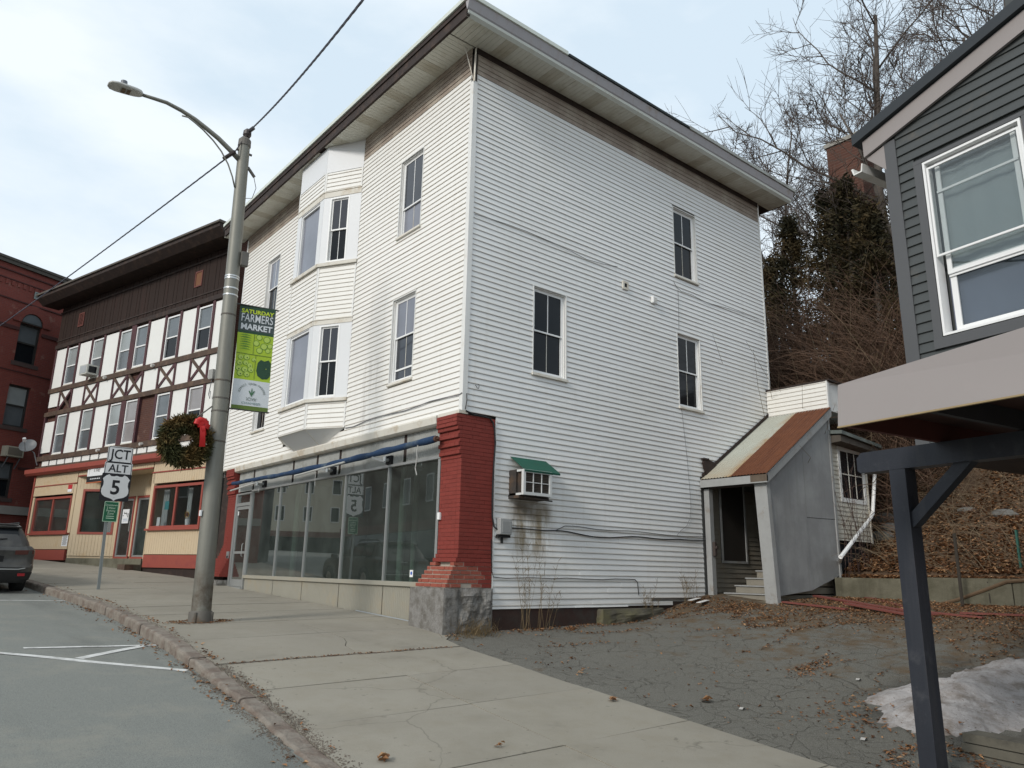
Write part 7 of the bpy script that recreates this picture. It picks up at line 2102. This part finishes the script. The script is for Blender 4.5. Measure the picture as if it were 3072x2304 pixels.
bare_tree(1, 20.5, 3.2, 4.0, 1.35, 'bare tree just right of the far end of the white eaves', (.02,-.12))
bare_tree(3, 17.8, 4.4, 1.0, 1.25, 'thin bare tree close behind the rear corner of the white building')
bare_tree(3, 25.0, 9.0, 2.6, 1.5, 'thin bare tree whose tips show over the sloping white eaves')
bare_tree(1, 27.0, 6.8, 5.2, 1.35, 'bare tree farther back behind the white eaves end')
bare_tree(2, 25.0, -5.0, 3.3, 1.35, 'bare tree at the top right behind the slate roof', (.0,-.08))
bare_tree(0, 27.0, 1.4, 5.0, 1.30, 'spreading bare tree farthest back over the brick chimney', (0,-.05))
bare_tree(3, 16.0, -1.3, .3, 1.25, 'slender bare tree in front of the brick chimney', (.03,-.10))
bare_tree(1, 19.0, -3.6, 1.5, 1.35, 'bare tree leaning out from behind the slate roof', (.0,-.18))

# evergreens
g = NG('dark evergreen sprays')
gi = g.n('ShaderNodeNewGeometry')
c = g.mix(gi.outputs['Random Per Island'], (.013,.014,.008), (.042,.036,.016))
c = g.mix(g.math('MULTIPLY', g.ramp(g.noise(1.1,4,.6), [(.42,0.0),(.65,1.0)]), .7), c, (.085,.055,.022))
g.bsdf(c, .8, 0, .2); M_EVER = g.m
def evergreen(seed, h, rad, n):
    R = random.Random(seed); T = MB(); C = MB()
    T.tube([(0,0,-.3),(.05,0,h*.5),(0,.04,h*.97)], [.14,.09,.015], 7)
    tiers = int(h*5)
    boughs = []
    for k in range(tiers*4):
        t = (k/(tiers*4))**.9; z = h*(.06+.92*t)
        prof = rad*(min(1, (1-t)*1.9)**.8)*(.8 if t < .1 else 1)
        az = R.uniform(0,2*pi); l = prof*R.uniform(.55,1.12)
        if R.random() < .10: continue
        boughs.append((z,az,l))
    per = max(6, n//len(boughs))
    for z,az,l in boughs:
        d = Vector((cos(az),sin(az),R.uniform(-.05,.55))).normalized()
        T.tube([Vector((0,0,z)), Vector((0,0,z))+d*l*.6, Vector((0,0,z))+d*l+Vector((0,0,-.08*l))], [.018,.010,.004], 3, caps=False)
        for i in range(per):
            f = R.random()**.6
            p = Vector((0,0,z)) + d*l*f + Vector((R.gauss(0,.13),R.gauss(0,.13),R.gauss(-.02,.12)))
            q = (d*R.uniform(.2,1) + Vector((R.uniform(-.7,.7),R.uniform(-.7,.7),R.uniform(-.5,.7)))).normalized()
            ll = R.uniform(.08,.20); s = q.cross(Vector((R.uniform(-1,1),R.uniform(-1,1),R.uniform(-1,1)))).normalized()*R.uniform(.012,.028)
            C.add([p-s*.4, p+q*ll*.5-s, p+q*ll, p+q*ll*.5+s, p+s*.4], [(0,1,2,3,4)])
    return T, C
ev = []
for sd,h,rd,n in ((2,9.0,1.35,15000),(5,7.6,1.05,11000),(9,10.0,1.6,17000)):
    T,C = evergreen(sd,h,rd,n); ev.append((T.mesh('trunk',M_BARK), C.mesh('crown',M_EVER)))
def ever(k,x,y,rot,s,label):
    t = thing('evergreen_tree', label, 'tree', (x,y,zhill(x,y)-.1), 'dark evergreens behind the buildings'); t.rotation_euler = (0,0,rot); t.scale = (s,s,s)
    for nm,me in zip(('trunk','crown'), ev[k]):
        o = bpy.data.objects.new(nm, me); COL.objects.link(o); o.parent = t
ever(1,16.6,5.05,.5,.86,'narrow evergreen hard against the rear edge of the white building')
ever(1,16.2,3.75,2.2,.98,'evergreen second from the white building')
ever(0,15.2,2.35,4.0,.98,'broad evergreen below the tip of the white eaves')
ever(2,15.4,1.1,1.1,.92,'tall full evergreen left of the brick chimney')
ever(0,14.4,-.05,3.0,1.05,'evergreen in front of the brick chimney')
ever(1,13.8,-.95,5.1,1.12,'evergreen beside the corner of the grey house')
ever(2,17.5,-.9,2.7,.98,'dark evergreen farther up the hill behind the grey house corner')
ever(2,19.0,6.8,3.9,.80,'evergreen farther back seen between the white building and its neighbour tree')
ever(1,22.0,-3.8,.9,1.1,'evergreen high on the hill above the grey roof')

# brick stack on the hill
ch = thing('brick_chimney', 'brick chimney with a pale cap rising among the trees', 'chimney', (20,1.9,3))
Pc = CAM + ray((2553,470))*28.5
M_BRC = brickwall('chimney brick', (.125,.055,.038), (.09,.040,.030), (.17,.135,.11), .30, .11)
mb = MB(); mb.box(Pc.x-.62,Pc.x+.62,Pc.y-.62,Pc.y+.62,zhill(Pc.x,Pc.y)-1,Pc.z+.35); part('stack', mb, M_BRC, ch)
mb = MB(); mb.box(Pc.x-.68,Pc.x+.68,Pc.y-.68,Pc.y+.68,Pc.z+.352,Pc.z+.52); mb.box(Pc.x-.3,Pc.x+.3,Pc.y-.3,Pc.y+.3,Pc.z+.52,Pc.z+.7); part('cap', mb, pm('pale cap stone', (.30,.29,.26), .85, .15, 4), ch)

# tangled vines and canes
M_VINE = pm('dry vine', (.135,.080,.052), .9, .35, 2.5)
M_CANE = pm('pale dry cane', (.22,.165,.105), .9, .25, 2.5)
def tangle(name, n, area, lmin, lmax, mat, label, seed, arch=.5, r=.006, hoff=0):
    R = random.Random(seed); mb = MB()
    for i in range(n):
        x, y = area(R); p = Vector((x,y,zhill(x,y)-.05+hoff*R.random()))
        d = Vector((R.gauss(-.25,.5),R.gauss(0,.55),R.uniform(.5,1.2))).normalized(); l = R.uniform(lmin,lmax); pts = [p.copy()]
        for k in range(5):
            d = (d + Vector((R.gauss(-.04,.16),R.gauss(0,.16),-arch*R.uniform(.1,.7)))).normalized(); p = p + d*l/5; pts.append(p.copy())
        mb.tube(pts, [r,r*.9,r*.8,r*.65,r*.5,r*.3], 3, caps=False)
    return single(name, mb, mat, label, 'brush', kind='stuff')
tangle('brush', 7000, lambda R: (R.uniform(11.2,14.6), R.uniform(-2.4,6.5)), 1.2, 3.6, M_VINE, 'brown tangled vines climbing below the evergreens', 3, .45, .009, 4.6)
tangle('brush', 1500, lambda R: (R.uniform(9.6,16), R.uniform(-9,-.5)), .5, 1.8, M_CANE, 'pale dry canes and weeds over the leafy hillside', 4, .5, .005)
tangle('brush', 420, lambda R: (R.uniform(11.5,14), R.uniform(-1.0,5.5)), 3.0, 7.5, M_CANE, 'tall pale saplings and bent stems before the evergreens', 6, .12, .010)
# shrub by the annex window
R = random.Random(12); mb = MB()
for i in range(15):
    p = Vector((R.uniform(9.1,10.3), R.uniform(-1.9,-1.65), -2.6)); d = Vector((R.uniform(-.35,.2),R.uniform(-.15,.05),1)).normalized(); pts = [p.copy()]; l = R.uniform(1.1,2.5)
    for k in range(6):
        d = (d+Vector((R.gauss(-.02,.07),R.gauss(0,.04),0))).normalized(); p = p+d*l/6; pts.append(p.copy())
        if k > 1:
            q = (d+Vector((R.uniform(-.9,.9),R.uniform(-.3,.3),.1))).normalized(); mb.tube([p,p+q*.18,p+q*.36+Vector((0,0,.04))], [.004,.003,.002], 3, caps=False)
    mb.tube(pts, [.007,.007,.006,.005,.005,.004,.003], 4, caps=False)
single('bare_shrub', mb, pm('purple stems', (.075,.045,.038), .8, .2, 4), 'bare twiggy shrub in front of the annex window', 'shrub')

# ------------------------------------------------------------------ fallen leaves
g = NG('fallen leaves')
gi = g.n('ShaderNodeNewGeometry')
c = g.ramp(gi.outputs['Random Per Island'], [(.0,(.085,.040,.020)),(1.0,(.36,.22,.115)),(.35,(.17,.078,.035)),(.7,(.26,.132,.060))])
g.bsdf(c, .75, 0, .3); M_LEAF = g.m
def leaf(mb, p, R, s):
    an = R.uniform(0,2*pi); tx, ty = R.uniform(-.5,.5), R.uniform(-.5,.5)
    u = Vector((cos(an),sin(an),tx)).normalized(); n = Vector((-ty*.6,tx*.6,1)).normalized(); v = n.cross(u).normalized(); n = u.cross(v)
    a = s*R.uniform(.7,1.3); b = a*R.uniform(.45,.75); cu = R.uniform(.05,.35)*a
    mb.add([p-u*a*.5, p-v*b*.5+n*cu, p+u*a*.5+n*cu*.3, p+v*b*.5+n*cu], [(0,1,2),(0,2,3)])
R = random.Random(31); mb = MB()
for i in range(52000):
    x = 9.25 + 11*R.random()**1.5; y = R.uniform(-10.5, 3.0)
    if x < 11.1 and y > -1.45: continue
    leaf(mb, Vector((x,y,zhill(x,y)+R.uniform(.0,.05))), R, .10)
single('leaf_litter', mb, M_LEAF, 'thick brown leaf litter covering the hillside', 'leaves', kind='stuff', loc=(12,-4,0))
mb = MB(); n = 0
while n < 26000:
    x = R.uniform(-.3, 9.1); y = R.uniform(-10.5, -.02)
    if x > 6.3 and y > -1.6: continue
    dens = .004 + 1.0*sstep(4.3,7.4,x)*(.55+.45*sstep(-.2,.3,mnoise.noise(Vector((x*.7,y*.7,31)))))
    dens += .55*math.exp(-((y+.14)/.14)**2)*sstep(.3,1.0,x)
    dens += .30*math.exp(-((x-xb(y)-.12)/.13)**2)
    pn_ = mnoise.noise(Vector((x*.9,y*.9,4)))
    dens += .9*math.exp(-(mnoise.noise(Vector((x*.42,y*.9,7)))/.035)**2)*sstep(.0,.25,mnoise.noise(Vector((x*.5,y*.5,40)))) + .5*math.exp(-(mnoise.noise(Vector((x*.8,y*1.3,17)))/.03)**2)*sstep(.05,.3,mnoise.noise(Vector((x*.6,y*.6,50)))) + .05*sstep(.28,.5,mnoise.noise(Vector((x*1.6,y*1.6,14))))
    dens += .25*math.exp(-(((x-1.0)/.5)**2+((y+5.9)/.55)**2))
    if R.random() < min(1,dens):
        leaf(mb, Vector((x,y,hy(x,y)+R.uniform(.002,.022))), R, R.uniform(.025,.06)); n += 1
single('leaf_litter', mb, M_LEAF, 'brown leaves drifted over the cracked yard', 'leaves', kind='stuff', loc=(5,-3,-3.3))
mb = MB()
for i in range(260):
    x = R.uniform(-3.8,-.7); y = -.87+R.gauss(0,.018)+.02*mnoise.noise(Vector((x*2.3,-2.61,1))); leaf(mb, Vector((x,y,gs(x,y)+.006)), R, .028)
for i in range(420):
    y = R.uniform(-4.5,11); e = xc(y); x = e + (R.gauss(-.12,.09) if R.random() < .6 else R.gauss(.22,.05))
    if R.random() < .6: y = R.choice([6.3,6.6,2.9,-.4,-1.9,1.4])+R.gauss(0,.3); e = xc(y); x = e - abs(R.gauss(.05,.07)) if R.random() < .6 else e+.21+abs(R.gauss(0,.05))
    z = zroad(x,y) if x < e else gs(x,y)+.008
    leaf(mb, Vector((x,y,z+.006)), R, .05)
single('leaf_litter', mb, M_LEAF, 'scattered leaves and grit along the kerb', 'leaves', kind='stuff', loc=(-4,1,-3.5))
def Gw(px):
    v = ray(px); t = 1.5
    while t < 60:
        P = CAM + v*t
        if P.z < (hy(P.x,P.y) if P.x > xb(P.y) else gs(P.x,P.y) if P.x > xc(P.y) else zroad(P.x,P.y)): return P
        t *= 1.002
    return P
for px, s, lb in (((1838,2104),.10,'curled brown leaf alone on the pavement near the yard edge'),((1150,2283),.13,'broad brown leaf at the bottom edge of the pavement'),((2120,2108),.14,'crumpled leaf clump on the asphalt just past the pavement edge'),((1500,2243),.06,'small dark leaf near the bottom middle of the pavement')):
    mb = MB(); P = Gw(px)
    for k in range(5): leaf(mb, P+Vector((R.uniform(-.03,.03),R.uniform(-.03,.03),.012+.006*k)), R, s*.8)
    single('dead_leaf', mb, M_LEAF, lb, 'leaf')
for px, lb in (((2578,2042),'white paper scrap on the cracked asphalt'),((2595,2222),'red and white wrapper scrap by the snow heap'),((2230,2130),'pale paper shred near the pavement edge')):
    P = Gw(px); mb = MB(); mb.grid(lambda u,v: (P.x+(u-.5)*.10, P.y+(v-.5)*.045, P.z+.012+.02*sin(u*5)), 4, 2); single('paper_scrap', mb, pm('dirty paper', (.36,.35,.33), .9, .1, 20), lb, 'litter')

# leaves and twigs frozen into the snow, thin remains of snow round it
R = random.Random(55); mb = MB()
single_pts = [(2610,2150),(2660,2128),(2770,2090),(2900,2060),(2990,2080),(3040,2120),(2700,2165),(2830,2180),(2950,2150),(2600,2112),(2880,2010)]
for px in single_pts:
    P = Gy(px)
    for k in range(3): leaf(mb, P+Vector((R.gauss(0,.08),R.gauss(0,.08),.02+.05*R.random())), R, .05)
single('leaf_litter', mb, M_LEAF, 'dead leaves caught on the old snow', 'leaves', kind='stuff')
# grit and broken stone along the kerb joint
R = random.Random(77); mb = MB()
def pebble(p, s):
    a = R.uniform(0,6.3); u = Vector((cos(a),sin(a),0))*s; v = Vector((-sin(a),cos(a),0))*s*R.uniform(.5,.9); h = Vector((0,0,s*R.uniform(.4,.9)))
    mb.add([p-u, p-v, p+u, p+v, p+h+u*.2], [(0,1,4),(1,2,4),(2,3,4),(3,0,4)])
for i in range(5200):
    y = R.choice([R.uniform(-6,-.7), R.uniform(-4.2,-1.0), R.uniform(-1,9)]); e = xc(y)
    wob = .05*mnoise.noise(Vector((y*2.1,4,1)))
    if R.random() < .62:
        x = e + .185 + abs(R.gauss(0,.035 if y > -.8 else .075)) - .015 + wob*.5; z = gs(x,y)+.002
        if y > -.8 and R.random() < .6: continue
    else:
        x = e - abs(R.gauss(0,.07)) + wob; z = zroad(x,y)
        if y > 1 and R.random() < .6: continue
    pebble(Vector((x,y,z)), R.uniform(.004,.013))
for i in range(1500):
    x = R.uniform(-3.8,-.7); y = -.87 + R.gauss(0,.016) + .02*mnoise.noise(Vector((x*2.3,-2.61,1))); pebble(Vector((x,y,gs(x,y)-.004)), R.uniform(.004,.011))
single('gravel', mb, pm('kerb grit', (.15,.125,.10), .95, .5, 30, 0), 'grit and broken stone along the kerb joint and the slab crack', 'gravel', kind='stuff')
# dry grass and weeds by the granite pier and the wall foot
M_STRAW = pm('straw', (.19,.135,.07), .9, .3, 5)
def tuft(cx_, cy_, n, h, sp, label, lean=0, name='dry_grass_tuft', r=.0035, mat=None):
    mb = MB()
    for i in range(n):
        x = cx_+R.gauss(0,sp); y = cy_+R.gauss(0,sp*.5); p = Vector((x,y,hy(x,y)-.02)); d = Vector((R.gauss(0,.35),R.gauss(-.1,.3),1)).normalized(); l = h*R.uniform(.5,1.2); pts = [p.copy()]
        for k in range(4):
            d = (d+Vector((R.gauss(0,.15),R.gauss(0,.12),-lean))).normalized(); p = p+d*l/4; pts.append(p.copy())
        mb.tube(pts, [r,r*.9,r*.7,r*.5,r*.3], 3, caps=False)
    return single(name, mb, mat or M_STRAW, label, 'grass')
tuft(.30,-.20,150,.30,.16,'tuft of straw-coloured grass at the foot of the granite pier',.12)
tuft(.15,-.35,90,.16,.25,'low dry grass spread in front of the granite pier',.3)
for (cx_,h,label) in ((1.35,1.25,'tall dead weed stalks against the wall right of the granite pier'),(1.75,1.1,'dead weed stalks further right at the wall foot'),(4.55,.62,'short dead weeds below the broken siding'),(5.8,.55,'dead weeds near the porch post')):
    mb = MB()
    for i in range(9):
        p = Vector((cx_+R.gauss(0,.13),-.10+R.gauss(0,.04),hy(cx_,-.1)-.03)); d = Vector((R.gauss(0,.22),R.gauss(-.03,.06),1)).normalized(); pts = [p.copy()]; l = h*R.uniform(.5,1.15)
        for k in range(7):
            d = (d+Vector((R.gauss(0,.08),R.gauss(0,.04),.03))).normalized(); p = p+d*l/7; pts.append(p.copy())
            if k > 2:
                for _ in range(2):
                    q = Vector((R.uniform(-1,1),R.uniform(-.3,.3),R.uniform(.3,1))).normalized(); mb.tube([p,p+q*.05,p+q*.10], [.003,.0025,.002], 3, caps=False)
        mb.tube(pts, [.003,.003,.0028,.0025,.0022,.002,.0018,.0015], 4, caps=False)
    single('dead_weeds', mb, M_STRAW, label, 'weeds')
tuft_b = MB()
for i in range(420):
    an = R.uniform(0,2*pi); rr2 = .19+abs(R.gauss(0,.10)); x = LB.x+rr2*cos(an)*1.5; y = LB.y+rr2*sin(an)*.7; leaf(tuft_b, Vector((x,y,gs(x,y)+.012)), R, .035)
single('leaf_litter', tuft_b, M_LEAF, 'brown debris ring round the lamp base', 'leaves', kind='stuff')

# ================================================================== far side of the street (what the shop windows mirror)
M_CREAM = pm('cream boarding', (.52,.47,.36), .7, .06, 2)
def block(name, label, P, ang, w, h, dpt, mat, nwin, rows, base):
    M = Matrix.Translation(P) @ Matrix.Rotation(ang, 4, 'Z')      # x along the front, y away from the street
    b = thing(name, label, 'building', tuple(P))
    mb = MB(M); mb.box(0,w,0,dpt,-1.5,h); part('wall', mb, mat, b)
    mb = MB(M); mb.box(-.3,w+.3,-.4,dpt,h+.002,h+.5); part('cornice', mb, M_BROWN if mat is not M_CREAM else M_TRIM_D, b)
    for r_ in range(rows):
        for i in range(nwin):
            x = (i+.5)*w/nwin; z = base + r_*3.1
            mb = MB(M); mb.box(x-.5,x+.5,-.05,-.002,z,z+1.7); f = part('window', mb, M_TRIM, b)
            mb = MB(M); mb.box(x-.42,x+.42,-.06,-.052,z+.08,z+1.62); part('pane', mb, M_GLASS_B, f)
    mb = MB(M); mb.box(.4,w-.4,-.12,-.003,-.6,2.3); part('shop_window', mb, M_GLASS_B, b)
    mb = MB(M); mb.box(.2,w-.2,-.25,-.003,2.32,2.9); part('sign_band', mb, pm('dull red trim', (.14,.045,.035)), b)
block('cream_building', 'cream boarded building across the street, mirrored in the shop glass', Vector((-50,61.0,-1.6)), radians(25), 42, 11.5, 10, M_CREAM, 14, 2, 4.0)
block('brick_building', 'dark brick building across the street, mirrored in the shop glass', Vector((-16.3,16.5,-2.6)), radians(98), 27, 8.6, 10, M_BRT, 8, 2, 4.0)
